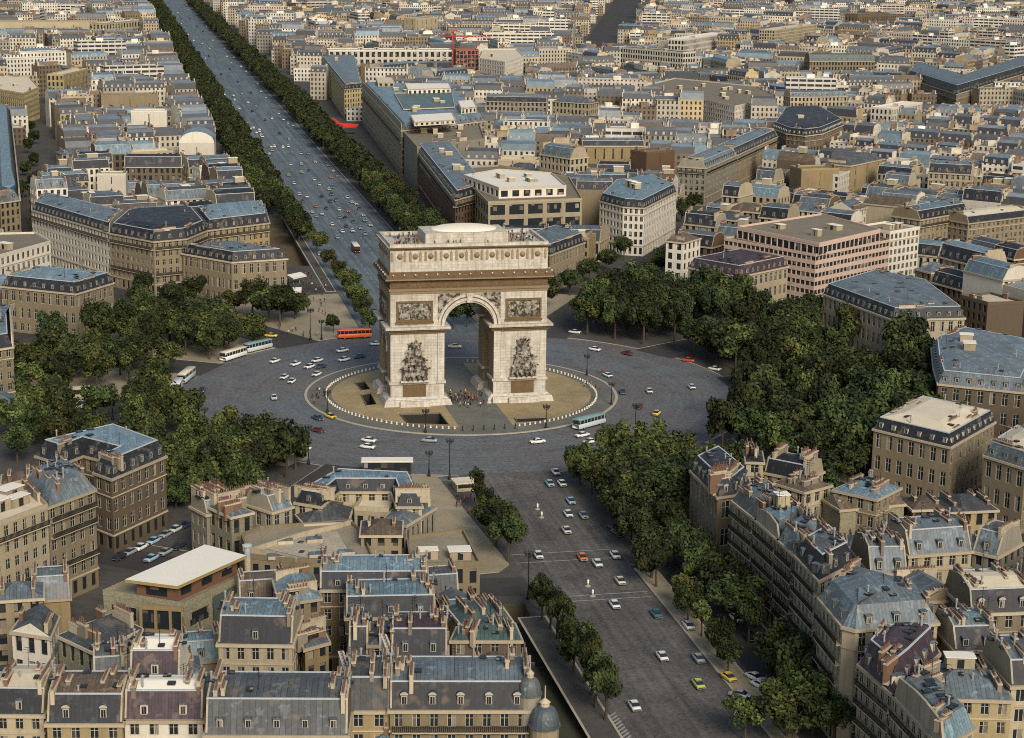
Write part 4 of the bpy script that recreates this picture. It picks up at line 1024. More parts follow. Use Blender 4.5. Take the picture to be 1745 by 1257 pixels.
# the bottom row
T('F', [(350, 1251), (592, 1252)], 17.5, 'long steep grey slate roof with small white dormers in the lowest row', 'the long slate roof', 14, wall='brown', roof='mansard', rm=('greyslate', 'greyslate'), h1=4.8, st=5, lod=2, chim=8, dorm=3.6, cp=(1, 4))
T('F', [(592.5, 1210), (664, 1210)], 17.5, 'narrow slate house with orange blinds beside the dormered corner house', None, 12, wall='ochre', roof='mansard', rm=('greyslate', 'greyslate'), h1=4.6, st=5, lod=2, chim=3)
T('F', [(664.5, 1209), (905, 1209)], 18, 'ornate corner house with white arched dormers and two zinc domes', 'the domed corner house', 13, wall='beige', roof='mansard', rm=('slate', 'zinc'), h1=3.9, st=5, lod=2, chim=8, dorm=4.2, dstyle='arch', balc=(4,), win='plain', zchim=1.4)
T('F', [(640, 1263), (925, 1262)], 13, 'lower house with pale blue corrugated roof at the bottom edge', None, 8, wall='brown', roof='hip', rm=('blue', 'blue'), st=4, chim=4)
T('F', [(212, 1226), (345, 1226)], 16.5, 'white stepped house with purple slate attic and white windows in the lowest row', 'the white stepped house', 9, wall='white', roof='mansard', rm=('purple', 'whiteflat'), h1=4.0, st=5, lod=2, chim=3, dorm=4.4, dstyle='white')
T('F', [(221, 1156), (306, 1156)], 19.0, 'upper white terrace house with purple attic just behind the stepped one', None, 10, wall='white', roof='mansard', rm=('purple', 'whiteflat'), h1=4.0, st=5, lod=2, chim=2, dorm=4.4, dstyle='white')
T('F', [(307, 1186), (352, 1184)], 20.5, 'tall blank white party wall house beside the long slate roof', None, 16, wall='white', roof='flat', rm=('whiteflat', 'whiteflat'), st=6, chim=3, blank_min=99) if False else None
T('F', [(80, 1232), (208, 1232)], 16.5, 'slate house with pale green dormers and arched windows in the lowest row', None, 12, wall='ochre', roof='mansard', rm=('slate', 'brown'), h1=4.0, st=5, lod=2, chim=4, dorm=5, dstyle='arch')
T('F', [(-10, 1216), (74, 1217)], 16.5, 'pale-topped house with dark attic at the lowest corner beside a white pipe', None, 12, wall='cream', roof='mansard', rm=('slate', 'creamflat'), h1=3.6, st=5, lod=2, chim=3, dorm=5)
T('P', [(100, 1082), (160, 1110), (240, 1070), (190, 1045)], 12.5, 'grey zinc shed roofs with rusty stacks beside the rubble-walled block', None, wall='rubble', roof='hip', rm=('zinc', 'greyslate'), st=3, chim=6, zchim=1.7)
T('P', [(20, 1075), (85, 1085), (100, 1050), (45, 1040)], 12, 'low house with white gable wall near the street trees', None, wall='white', roof='gable', rm=('greyslate', 'greyslate'), st=3, chim=3)
# right of the near avenue
T('P', [(1248, 852), (1288, 884), (1345, 862), (1300, 829)], 19, 'apartment block with shallow grey roof next after the black-roofed corner mansion', None, wall='ochre', roof='zincmansard', rm=('greyslate', 'zinc'), h1=2.6, st=6, balc=(1, 2, 3, 4, 5), rec=.08, wfrac=.56, bay=2.4, lod=2, chim=5, sky=4)
T('P', [(1288.5, 884.5), (1326, 918), (1375, 885), (1346, 862)], 19, 'apartment block with pale blue-grey roof, two after the corner mansion along the avenue', None, wall='beige', roof='zincmansard', rm=('zinc', 'blue'), h1=2.4, st=6, balc=(1, 2, 3, 4, 5), rec=.08, wfrac=.56, bay=2.4, lod=2, chim=5, huts=1)
T('P', [(1326.5, 918.5), (1356, 946), (1402, 915), (1376, 885)], 19, 'apartment block with long balcony and white dormers before the gabled one', None, wall='red', roof='zincmansard', rm=('zinc', 'zinc'), h1=3.0, st=6, balc=(1, 2, 3, 4, 5), rec=.08, wfrac=.56, bay=2.4, lod=2, chim=5, dorm=3.6)
T('P', [(1356, 946), (1396, 988), (1456, 957), (1412, 915)], 20.5, 'tall apartment block with steep dark attic and bare beige party wall', 'the bare party wall block', wall='cream', roof='mansard', rm=('slate', 'zinc'), h1=3.6, st=6, balc=(1, 2, 3, 4, 5), rec=.08, wfrac=.56, bay=2.4, lod=2, chim=5, dorm=4, skip=())
T('P', [(1396, 1018), (1436, 1066), (1458, 1072), (1598, 1060), (1572, 1020), (1450, 985)], 22, 'cream-topped corner apartment block with rounded end and blue zinc roof', 'the rounded corner block', wall='cream', roof='zincmansard', rm=('zinc', 'zinc'), h1=3.4, st=6, balc=(1, 2, 3, 4, 5), rec=.08, wfrac=.56, bay=2.4, lod=2, chim=7, dorm=4.2)
T('P', [(1464, 1132), (1523, 1183), (1560, 1152), (1600, 1112), (1590, 1098), (1490, 1100)], 20, 'corner block with plum-coloured slate roof and tall white dormers', 'the plum-roofed block', wall='cream', roof='mansard', rm=('purple', 'purple'), h1=4.2, st=6, balc=(1, 2, 3, 4, 5), rec=.08, wfrac=.56, bay=2.4, lod=2, chim=6, dorm=3.4, dstyle='white')
T('P', [(1524, 1184), (1606, 1272), (1660, 1240), (1583, 1160)], 20, 'block with pale blue skylit roof beyond the plum-roofed one along the avenue', None, wall='cream', roof='zincmansard', rm=('blue', 'zinc'), h1=3.2, st=6, balc=(1, 2, 3, 4, 5), rec=.08, wfrac=.56, bay=2.4, lod=2, chim=4, sky=6)
T('F', [(1576, 1188), (1724, 1192)], 20, 'pale rendered house with big grey zinc roof and dark studio windows', 'the studio house', 13, wall='yellow', roof='hip', rm=('zinc', 'zinc'), st=6, lod=2, chim=4, win='plain', huts=1)
T('F', [(1724, 1168), (1790, 1166)], 21, 'cream rendered house with square windows at the bottom corner edge', None, 13, wall='cream', roof='mansard', rm=('slate', 'zinc'), st=6, lod=2, chim=3, win='office', dorm=5)
T('F', [(1628, 1108), (1700, 1106)], 19, 'house with grey-blue roof and three-window dark attic facing the studio house', None, 12, wall='cream', roof='zincmansard', rm=('slate', 'blue'), h1=3.4, st=6, lod=2, chim=4, dorm=3)
T('F', [(1655, 1045), (1760, 1041)], 18.5, 'house with cream flat roof and slate attic with four small dormers', None, 13, wall='beige', roof='mansard', rm=('slate', 'creamflat'), h1=3.8, st=5, lod=2, chim=6, dorm=3.4, dstyle='arch')
T('F', [(1573, 1024), (1637, 1020)], 17, 'zinc gable-roofed house beside the cream flat-roofed one', None, 12, wall='beige', roof='gable', rm=('zinc', 'zinc'), st=5, chim=4)
T('F', [(1483, 976), (1546, 975)], 18, 'house with big striped zinc roof and three white dormers beside the bare party wall', None, 14, wall='beige', roof='zincmansard', rm=('zinc', 'zinc'), h1=4.2, st=5, lod=2, chim=5, dorm=3.2, balc=(4,))
T('F', [(1549, 946), (1656, 938)], 17.5, 'long house with blue-grey roof and dark upright dormers behind a deep court', None, 12, wall='cream', roof='zincmansard', rm=('zinc', 'zinc'), h1=4.2, st=5, lod=2, chim=7, dorm=3.4)
T('F', [(1658, 938), (1700, 948)], 17, 'short mauve-grey roofed wing at the end of the deep court', None, 11, wall='grey', roof='zincmansard', rm=('zinc', 'greyslate'), h1=4, st=5, chim=3, dorm=3.4)
T('F', [(1421, 834), (1494, 850)], 15, 'house with light blue skylit roof behind the rubble garden wall', 'the light blue skylit roof', 11, wall='beige', roof='hip', rm=('blue', 'blue'), st=4, chim=4, sky=7, lod=2)
T('F', [(1432, 868), (1541, 858)], 12, 'blank rubble-walled building with brown roof between blue roof and zinc court', None, 8, wall='rubble', roof='gable', rm=('brown', 'brown'), st=2, bay=30, wfrac=.02, chim=2)
T('F', [(1556, 868), (1612, 866)], 11, 'small dark red house with one white window behind the blue-grey court roofs', None, 8, wall='red', roof='hip', rm=('brown', 'brown'), st=3, chim=3)
T('F', [(1620, 872), (1700, 868)], 11, 'low beige workshops with brown roofs below the edge mansion', None, 10, wall='ochre', roof='hip', rm=('brown', 'greyslate'), st=3, chim=5)
T('F', [(1272, 786), (1301, 787)], 17, 'pale tower-like rear wing with two windows behind the black-roofed mansion', None, 9, wall='cream', roof='hip', rm=('slate', 'slate'), st=5, lod=2, chim=3, zchim=1.5)
T('F', [(1303, 804), (1371, 818)], 14.5, 'rear wing of peach stone with black roof around the mansion court', None, 9, wall='cream', roof='mansard', rm=('slate', 'slate'), h1=3, st=4, lod=2, chim=4, zchim=1.5)
T('F', [(1371, 838), (1416, 826)], 14.5, 'short cream court house with tall shuttered windows facing the avenue rear', None, 9, wall='cream', roof='hip', rm=('slate', 'brown'), st=4, lod=2, chim=2, win='shutter')
# behind the left mansions
T('P', [(55, 357), (187, 396), (215, 372), (75, 338)], 20, 'pale six-storey block with even windows at the head of the left street', 'the pale six-storey block', wall='white', roof='mansard', rm=('slate', 'zinc'), h1=3.2, st=6, lod=2, chim=5, dorm=3.2, balc=(5,))
T('P', [(187, 396.5), (262, 411), (318, 406), (352, 392), (330, 366), (215, 372)], 20, 'curved soot-stained apartment block with bluish slate roof above the grove', 'the curved sooty block', wall='beige', roof='mansard', rm=('slate', 'slate'), h1=3.6, st=6, lod=2, chim=8, dorm=3.4, balc=(2, 5))
T('P', [(352, 392), (459, 379), (452, 355), (330, 366)], 20, 'stone block with blue roof patch ending beside the wide avenue pavement', None, wall='ochre', roof='mansard', rm=('slate', 'blue'), h1=3.6, st=6, lod=2, chim=7, dorm=3.4, balc=(5,))
# middle right
T('P', [(1022, 342), (1062, 352), (1098, 354), (1153, 326), (1112, 308), (1046, 318)], 20, 'white gridded office with chamfered end and dark blue attic beside the tree-lined street', 'the white gridded office', wall='white', roof='mansard', rm=('slate', 'blue'), h1=3.2, st=6, bay=2.5, wfrac=.55, lod=2, win='office', chim=0, huts=3, dorm=3.0, sky=4)
T('P', [(773, 287), (832, 346), (992, 340), (970, 303), (850, 283)], 22, 'dark-glazed block with pale columns and stepped white roof behind the arch', 'the dark-glazed block', wall='cream', roof='flat', rm=('teal', 'gravel'), st=4, bay=7.5, wfrac=.78, chim=0, huts=5, sill=.5, lintel=.5)
T('P', [(790, 300), (850, 322), (965, 318), (940, 296), (850, 290)], 26, 'white upper terrace storey set back on top of the dark-glazed block', None, wall='white', roof='flat', rm=('whiteflat', 'whiteflat'), st=1, bay=5, wfrac=.6, chim=0, huts=4, z0=22.05, name='roof_storey', cat='building')
T('P', [(617, 148), (684, 222), (826, 206), (772, 154)], 24, 'long pale stone block with broad pale blue roof on the avenue side', 'the broad blue-roofed block', wall='cream', roof='zincmansard', rm=('zinc', 'blue'), h1=3.5, st=7, bay=3.0, lod=2, chim=10, huts=10, sky=8, dorm=4, tin=1.5, rec=.1, balc=(5,))
T('P', [(684.5, 222.5), (711, 252), (826, 238), (815, 208)], 22.5, 'grey party-walled block with white flat roof next to the broad blue-roofed one', None, wall='grey', roof='flat', rm=('creamflat', 'gravel'), st=7, bay=9, wfrac=.1, chim=6, huts=6)
T('P', [(711, 256), (776, 340), (830, 325), (770, 250)], 20, 'sooty red-brown avenue block before the dark-glazed one', None, wall='red', roof='mansard', rm=('slate', 'zinc'), h1=3.2, st=6, lod=2, chim=12, dorm=4, balc=(5,), huts=4, sky=8, rec=.1)
T('P', [(548, 102), (587, 152), (618, 149), (606, 100)], 20, 'ochre corner café block above the red awnings', 'the red-awning block', wall='yellow', roof='mansard', rm=('slate', 'zinc'), h1=3, st=6, chim=5, huts=1, dorm=3.5)
T('P', [(1234, 408), (1390, 436), (1516, 411), (1400, 372)], 19.5, 'pink striped office with long window bands behind the purple-roofed mansion', 'the pink striped office', wall='pink', roof='flat', rm=('gravel', 'gravel'), st=6, bay=2.2, wfrac=.82, sill=1.35, lintel=.2, chim=0, lod=1)
T('P', [(1256, 388), (1396, 417), (1500, 393), (1400, 366)], 23.5, 'set-back dark top floor with overhanging pink roof above the striped office', None, wall='pink', roof='flat', rm=('gravel', 'gravel'), st=1, bay=3, wfrac=.88, sill=.15, lintel=.7, chim=0, huts=3, z0=19.6, cornice=True, name='roof_storey', cat='building')
T('F', [(1517, 397), (1567, 389)], 22, 'narrow white grid-fronted office beside the pink striped one', None, 16, wall='white', roof='flat', rm=('creamflat', 'gravel'), st=7, bay=2.6, wfrac=.6, lod=2, win='office', chim=0, huts=2)
T('F', [(1568, 374), (1649, 360)], 20, 'stone apartment block with blue zinc roof next to the narrow white office', None, 14, wall='beige', roof='zincmansard', rm=('slate', 'blue'), h1=3.2, st=6, lod=2, chim=6, dorm=3.4, balc=(5,))
T('F', [(1650, 380), (1752, 368)], 18, 'stone block with wide cream flat roof at the edge beyond the blue zinc one', None, 14, wall='beige', roof='mansard', rm=('slate', 'creamflat'), h1=2.5, st=6, lod=2, chim=5)
T('P', [(1317, 218), (1340, 227), (1372, 231), (1402, 227), (1437, 212), (1400, 190), (1335, 192)], 20, 'dark brown corner block with two white cornice lines and chamfered front', 'the dark corner block', wall='brown', roof='mansard', rm=('slate', 'slate'), h1=3.4, st=6, lod=2, chim=2, dorm=3, dstyle='white', huts=1)
T('F', [(1203, 286), (1254, 264)], 18.5, 'sooty stone terrace block with blue roof facing the dark street trees', 'the blue-roofed terrace', 14, wall='grey', roof='zincmansard', rm=('zinc', 'zinc'), h1=3.4, st=6, lod=2, chim=6, dorm=3.4, balc=(5,))
T('F', [(1255, 264), (1325, 232)], 18.5, 'longer stone terrace block with blue roof up to the dark corner block', None, 14, wall='beige', roof='zincmansard', rm=('slate', 'zinc'), h1=3.4, st=6, lod=2, chim=7, dorm=3.4, balc=(5,))
T('F', [(1366, 290), (1430, 288)], 22, 'blank ochre party-walled block beside the dark street trees', 'the blank ochre wall', 12, wall='ochre', roof='flat', rm=('gravel', 'gravel'), st=3, bay=40, wfrac=.01, chim=3)
T('F', [(1449, 282), (1507, 270)], 22, 'tall blank ochre wall block with three tiny windows and greenish roof', None, 14, wall='ochre', roof='hip', rm=('teal', 'greyslate'), st=4, bay=14, wfrac=.08, chim=4)
T('F', [(1430, 300), (1460, 288)], 19, 'slim white-fronted house squeezed between two blank ochre walls', None, 10, wall='white', roof='flat', rm=('creamflat', 'creamflat'), st=6, chim=1)
T('F', [(1582, 293), (1656, 297)], 18, 'stone house with black slate attic and pale cornice, right of the ochre walls', None, 13, wall='cream', roof='mansard', rm=('slate', 'zinc'), h1=4.2, st=5, lod=2, chim=5, dorm=3.2)
T('P', [(1094, 148), (1252, 182), (1325, 165), (1290, 148), (1150, 134)], 20, 'wide white gridded office with raised white upper block', 'the wide white office', wall='white', roof='flat', rm=('gravel', 'gravel'), st=6, bay=2.6, wfrac=.55, chim=4, huts=9)
T('F', [(1045, 80), (1164, 90)], 22, 'white modern slab with dark window bands near the far street canyon', 'the far white slab', 16, wall='white', roof='flat', rm=('whiteflat', 'brown'), st=5, bay=3, wfrac=.7, chim=0, huts=2)
T('F', [(1166, 68), (1238, 57)], 24, 'white grid-fronted slab just beyond the far white one', None, 16, wall='white', roof='flat', rm=('whiteflat', 'whiteflat'), st=5, bay=3, wfrac=.7, chim=0, huts=1)
T('F', [(1320, 52), (1392, 42)], 26, 'tall cream gridded block near the top beside a dark ribbed one', None, 16, wall='cream', roof='flat', rm=('creamflat', 'creamflat'), st=8, bay=2.8, wfrac=.6, chim=0, huts=2)
T('F', [(1462, 25), (1515, 22)], 24, 'dark brown windowless block near the top edge', None, 18, wall='brown', roof='flat', rm=('gravel', 'gravel'), st=2, bay=4, wfrac=.3, chim=0)
T('F', [(1380, 104), (1490, 104)], 20, 'block with green copper attic and a row of pale dormers', None, 14, wall='beige', roof='mansard', rm=('teal', 'teal'), h1=5, st=5, chim=5, dorm=5)
T('P', [(1545, 132), (1630, 160), (1760, 120), (1745, 106), (1640, 138), (1560, 116)], 19, 'long bent slate-roofed block with pale cornice at the upper right edge', 'the bent slate block', wall='beige', roof='mansard', rm=('slate', 'zinc'), h1=5.5, st=5, lod=2, chim=16, dorm=4.5, sky=8, huts=3, tin=2.5)
T('F', [(1520, 186), (1572, 176)], 20, 'bright white block with stepped roof beside a curved zinc roof', None, 14, wall='white', roof='flat', rm=('whiteflat', 'whiteflat'), st=5, bay=2.6, wfrac=.5, chim=0, huts=1)
T('F', [(1347, 165), (1444, 164)], 18, 'stone block with five bright window bays behind the dark corner block', None, 12, wall='cream', roof='mansard', rm=('zinc', 'zinc'), h1=3, st=5, chim=5, dorm=4)
# top, middle and left
T('F', [(560, 86), (772, 86)], 23, 'very long white office with blue-banded roof beyond the red-awning block', 'the very long white office', 18, wall='white', roof='flat', rm=('blue', 'blue'), st=4, bay=5, wfrac=.6, chim=0, huts=4)
T('F', [(777, 86), (816, 86)], 30, 'unfinished block of red frame and dark empty bays beside the tall crane', 'the unfinished red frame', 16, wall='frame', roof='flat', rm=('gravel', 'gravel'), st=9, bay=3, wfrac=.76, sill=.3, lintel=.3, chim=0)
T('P', [(817, 100), (860, 106), (892, 96), (880, 84), (825, 84)], 24, 'white tiered block with rounded balconies beside the unfinished frame', None, wall='white', roof='flat', rm=('creamflat', 'creamflat'), st=7, bay=2.6, wfrac=.5, chim=0, huts=1)
T('F', [(708, 32), (746, 30)], 26, 'plain cream cube with few small windows near the top', None, 16, wall='cream', roof='flat', rm=('gravel', 'gravel'), st=4, bay=8, wfrac=.12, chim=0)
T('F', [(828, 172), (932, 174)], 17, 'low block with pale blue-grey roof pavilion in front of the tiered one', None, 16, wall='grey', roof='zincmansard', rm=('slate', 'blue'), h1=3, st=5, chim=4)
T('F', [(941, 172), (1004, 176)], 20, 'cream block with orange blinds and pale grey roof near the far street canyon', None, 14, wall='cream', roof='hip', rm=('zinc', 'zinc'), st=5, chim=3)
T('F', [(992, 248), (1098, 248)], 21, 'big blank yellowish wall with six small square windows', 'the six-window blank wall', 12, wall='ochre', roof='zincmansard', rm=('slate', 'zinc'), st=3, bay=4.6, wfrac=.16, h1=2.5, chim=5)
T('F', [(1102, 262), (1150, 258)], 21, 'ribbed brown party wall block beside the six-window blank wall', None, 12, wall='red', roof='flat', rm=('gravel', 'gravel'), st=3, bay=40, wfrac=.01, chim=4)
T('F', [(920, 262), (972, 270)], 19, 'house with rounded grey attic beside the six-window blank wall', None, 12, wall='cream', roof='zincmansard', rm=('zinc', 'zinc'), h1=4.5, st=5, chim=4, dorm=4)
T('F', [(-5, 37), (168, 37)], 18, 'long blank pale exhibition wall near the top edge', 'the long pale wall', 22, wall='cream', roof='flat', rm=('brown', 'brown'), st=1, bay=60, wfrac=.01, chim=0, huts=2)
T('F', [(176, 40), (252, 34)], 18, 'pale ochre block with white roof beside the long pale wall', None, 18, wall='cream', roof='flat', rm=('whiteflat', 'whiteflat'), st=3, bay=5, chim=0, huts=2)
T('F', [(223, 190), (284, 190)], 21, 'plain white box of a building with two tiny openings beside the avenue roofs', 'the plain white box', 10, wall='white', roof='flat', rm=('brown', 'brown'), st=3, bay=30, wfrac=.03, chim=2)
r, ro, zt, c_ = T('F', [(305, 243), (365, 243)], 17, 'white-fronted hall with pale blue barrel roof beside the avenue', 'the barrel-roofed hall', 22, wall='white', roof='barrel', rm=('blue', 'blue'), st=2, bay=30, wfrac=.02, chim=0, cornice=False)
T('F', [(172, 163), (270, 162)], 19, 'long blank beige party wall with flat roof behind the plain white box', None, 12, wall='beige', roof='flat', rm=('gravel', 'gravel'), st=2, bay=60, wfrac=.01, chim=5)
T('P', [(-20, 150), (40, 160), (66, 150), (50, 132), (-20, 128)], 20, 'rounded yellow stone block at the left street corner', 'the rounded yellow block', wall='yellow', roof='flat', rm=('creamflat', 'creamflat'), st=6, chim=3, huts=2, balc=(5,))
T('F', [(108, 128), (150, 118)], 21, 'yellow upper block with dark square windows', None, 12, wall='yellow', roof='flat', rm=('creamflat', 'creamflat'), st=5, chim=2)
T('F', [(212, 284), (310, 284)], 18, 'house with long black slate attic and dark brown front among pale party walls', 'the black attic house', 11, wall='brown', roof='mansard', rm=('slate', 'slate'), h1=4.6, st=5, chim=4)
T('F', [(165, 298), (214, 298)], 19, 'pale blank-walled house with stepped parapets before the black attic house', None, 9, wall='white', roof='flat', rm=('gravel', 'gravel'), st=4, bay=30, wfrac=.03, chim=3)
T('P', [(0, 345), (34, 340), (18, 190), (-30, 190)], 20, 'long blue-roofed row along the left street canyon', 'the left canyon row', wall='beige', roof='zincmansard', rm=('zinc', 'blue'), h1=4, st=6, chim=10, dorm=4, balc=(5,))

# special pieces that belong to a building traced above
def find(label):
    for o in bpy.data.objects:
        if o.get('label') == label: return o
th = find('modern rubble-walled block with ochre panels and large windows under a white-roofed hall')
o0 = th.location.copy()
def lpts(pts, z): return [at(x, y, z).xy-o0.xy for x, y in pts]
P = ccw(lpts([(213, 987), (302.4, 998.5), (420, 946), (349.4, 927.4)], 17.2)); I = offset(P, 1.3)
b = MB(); wall_geo(b, I, 13.4, 16.6, 1, 6, .55, sill=.8, lintel=.7); b.build('roof_hall', [surf('rust_panels', (.17, .085, .05), streak=.3), GLASS], th)
b = MB(); b.prism([tuple(p) for p in P], 16.6, 17.2, 1, 0, True); b.build('hall_roof', [ROOF['whiteflat'], surf('ochre_fascia', (.36, .25, .10))], th)
# ochre floor bands on the glazed front, between the two rubble-clad corners
a, c = lpts([(239, 1029.5), (313, 1034)], 13.5); e = (c-a).normalized(); nr = Vector((e.y, -e.x)); L = (c-a).length
if nr.dot(Vector((CX, CY))-o0.xy-a) < 0: nr = -nr
Mx = Matrix(((e.x, nr.x, 0, a.x), (e.y, nr.y, 0, a.y), (0, 0, 1, 0), (0, 0, 0, 1)))
OCH = surf('ochre_panel', (.31, .225, .11), streak=.2)
b = MB()
for z0, z1 in ((12.7, 13.55), (7.4, 9.0), (2.2, 3.6)): b.box(0, .02, z0, L, .45, z1, 0, Mx)
b.build('facade_panel', [OCH], th)
b = MB(); b.box(0, .02, 9.0, L, .10, 12.7, 0, Mx); b.box(0, .02, 3.6, L, .10, 7.4, 0, Mx); b.build('facade_window', [GLASS], th)
for t in (0.02, .36, .70, .98):
    b = MB(); b.box(L*t-.25, .11, 3.6, L*t+.25, .5, 7.38, 0, Mx); b.box(L*t-.25, .11, 9.02, L*t+.25, .5, 12.68, 0, Mx); b.build('mullion', [OCH], th)
a, c = lpts([(361, 1014), (416, 985)], 13.5); e = (c-a).normalized(); nr = Vector((e.y, -e.x)); L = (c-a).length
if nr.dot(Vector((CX, CY))-o0.xy-a) < 0: nr = -nr
Mx = Matrix(((e.x, nr.x, 0, a.x), (e.y, nr.y, 0, a.y), (0, 0, 1, 0), (0, 0, 0, 1)))
b = MB(); b.box(.4, .02, 8.0, L, .12, 13.1, 0, Mx); b.build('side_glazing', [surf('greenish_glass', (.10, .13, .11), rough=.25, spec=.5)], th)
b = MB(); b.box(.2, .02, 4.5, L, 2.4, 4.9, 0, Mx)
for k in range(7): b.box(L*k/7+.3, 1.9, 0, L*k/7+.8, 2.3, 4.5, 0, Mx)
b.build('gallery', [WALL['cream']], th)
# tall flue by the block
p = at(424, 1072, 0); fl = empty('flue_stack', (p.x, p.y, 0)); tag(fl, 'tall pale round flue with metal cap rising beside the rubble-walled block', 'chimney')
b = MB(); b.tube([(0, 0, 0), (0, 0, 15.0)], .62, 14, 0); b.build('shaft', [WALL['cream']], fl); b = MB(); b.lathe([(.62, 15.0), (.62, 16.6), (.5, 16.8)], 14, 0); b.build('metal_sleeve', [flatm('sleeve_metal', (.35, .36, .35), .4)], fl, smooth=True)
b = MB(); b.lathe([(.1, 16.9), (.95, 17.0), (.95, 17.25), (.1, 17.4)], 14, 0); b.build('cap', [flatm('cap_metal', (.5, .5, .47), .4)], fl)
# domes of the corner house
dh = find('ornate corner house with white arched dormers and two zinc domes'); q0 = dh.location
DOME = ROOF['zinc']
PALEZ = seamroof('pale_zinc_dome', (.36, .40, .41))
def dome(px, py, z, r, h, me_name, dm_):
    p = at(px, py, z)-q0; b = MB()
    b.lathe([(r*1.08, z-q0.z), (r*1.08, z-q0.z+.3), (r, z-q0.z+.32)]+[(r*math.cos(a)**.75, z-q0.z+.3+h*math.sin(a)) for a in [math.pi/2*k/9*.93 for k in range(1, 10)]], 16, 0, (p.x, p.y))
    d = b.build('dome', [dm_], dh, smooth=False)
    b = MB(); zz = z-q0.z+.3+h; b.lathe([(r*.32, zz-.4), (r*.30, zz+.5), (r*.38, zz+.55), (r*.2, zz+.9), (.10, zz+1.2), (.07, zz+3.2)], 10, 0, (p.x, p.y)); b.build('finial', [STUCCO], d)
dome(903, 1182, 20.0, 1.75, 2.5, 'dome', PALEZ)
dome(928, 1236, 16.0, 2.3, 3.0, 'dome', DOME)
b = MB(); p = at(928, 1236, 16.0)-q0; b.lathe([(2.2, 0), (2.2, 16.0), (2.5, 16.1)], 16, 0, (p.x, p.y)); b.build('turret', [WALL['beige']], dh)
b = MB(); p = at(903, 1182, 20.0)-q0; b.lathe([(1.7, 14), (1.7, 20.0), (1.9, 20.05)], 16, 0, (p.x, p.y)); b.build('turret', [WALL['grey']], dh)
# white stair tower of the long blue house
bh = find('long house with bright blue zinc roof and white stair tower, back row of blue roofs')
p = at(598, 1008, 14)-bh.location; b = MB(); b.box(p.x-1.2, p.y-.6, 0, p.x+1.2, p.y+2.5, 20.0, 0); b.box(p.x-.3, p.y-.65, 15.6, p.x+.25, p.y-.601, 18.4, 1); b.build('stair_tower', [WALL['white'], GLASS], bh)
# white flue walls in the bottom row
for px_, py_, z, h_, lab in ((592, 1210, 14, 20.5, 'tall white flue stack wall between slate roof and orange-blind house'), (666, 1180, 15, 21.5, 'tall white flue stack wall beside the domed corner house')):
    p = at(px_, py_, z); t = empty('flue_wall', (p.x, p.y+4, 0)); tag(t, lab, 'chimney'); b = MB(); b.box(-.35, -4, 0, .35, 4, h_, 0); b.box(-.5, -4.1, h_, .5, 4.1, h_+.2, 0, share=False); b.build('shaft', [WALL['white']], t)
    for k in range(6): q = MB(); q.lathe([(.17, h_+.2), (.13, h_+.5), (.16, h_+.65)], 7, 0, (0, -3.3+k*1.3)); q.build('chimney_pot', [POT], t)
# awnings on the avenue café block, and the café by the plaza
fb = find('ochre corner café block above the red awnings')
RED = flatm('red_awning', (.75, .045, .03), .8); AWW = flatm('white_awning', (.72, .68, .60), .8)
def awning(parent, p0, p1, z, out, m, drop=1.0):
    a, c = [at(x, y, z)-parent.location for x, y in (p0, p1)]; e = (c-a).normalized(); nr = Vector((e.y, -e.x, 0))
    if nr.xy.dot(Vector((CX, CY))-parent.location.xy-a.xy) < 0: nr = -nr
    b = MB(); A, C_ = Vector((a.x, a.y, z)), Vector((c.x, c.y, z)); D = Vector((0, 0, drop))
    P = [A, C_, C_+nr*out-D, A+nr*out-D]
    th_ = Vector((0, 0, .12)); b.face([tuple(p) for p in P], 0); b.face([tuple(p-th_) for p in P[::-1]], 0)
    for i in range(4): b.face([tuple(P[i]), tuple(P[(i+1) % 4]), tuple(P[(i+1) % 4]-th_), tuple(P[i]-th_)], 0)
    F = Vector((0, 0, .5)); b.face([tuple(P[3]), tuple(P[2]), tuple(P[2]-F), tuple(P[3]-F)], 0)
    b.build('awning', [m], parent)
awning(fb, (572, 209), (612, 211), 6.5, 5.0, RED, 1.6); awning(fb, (568, 200), (580, 208), 8.0, 3.0, RED, 1.4)
pm = find('stone mansion with dark dormered roof beside the pedestrian plaza and café')
for p0, p1 in (((489, 468), (512, 463)), ((487, 489), (514, 489))): awning(pm, p0, p1, 4.0, 3.0, AWW, .9)
# the crane by the unfinished frame
p = at(771, 150, 0); cr = empty('tower_crane', (p.x, p.y, 0)); tag(cr, 'tall thin red tower crane beside the unfinished frame', 'crane')
CRM = flatm('crane_red', (.50, .065, .04), .6)
def lattice(p, q, s, n):
    b = MB(); p, q = Vector(p), Vector(q); t = (q-p).normalized(); x = t.cross(Vector((0, 1, 0)) if abs(t.y) < .8 else Vector((1, 0, 0))).normalized()*s; y = t.cross(x)
    cs = [x+y, x-y, -x-y, -x+y]
    for c in cs: b.tube([p+c, q+c], .24, 4)
    for k in range(n):
        a0, a1 = p.lerp(q, k/n), p.lerp(q, (k+1)/n)
        for i in range(4): b.tube([a0+cs[i], a1+cs[(i+1) % 4]], .08, 4)
    return b
lattice((0, 0, 0), (0, 0, 44), .55, 14).build('mast', [CRM], cr); lattice((-8, 2, 41), (29, -8, 41), .4, 14).build('jib', [CRM], cr)
b = MB(); b.box(-1.5, -1.2, 44, 1.5, 1.2, 46, 0); b.build('cab', [CRM], cr)

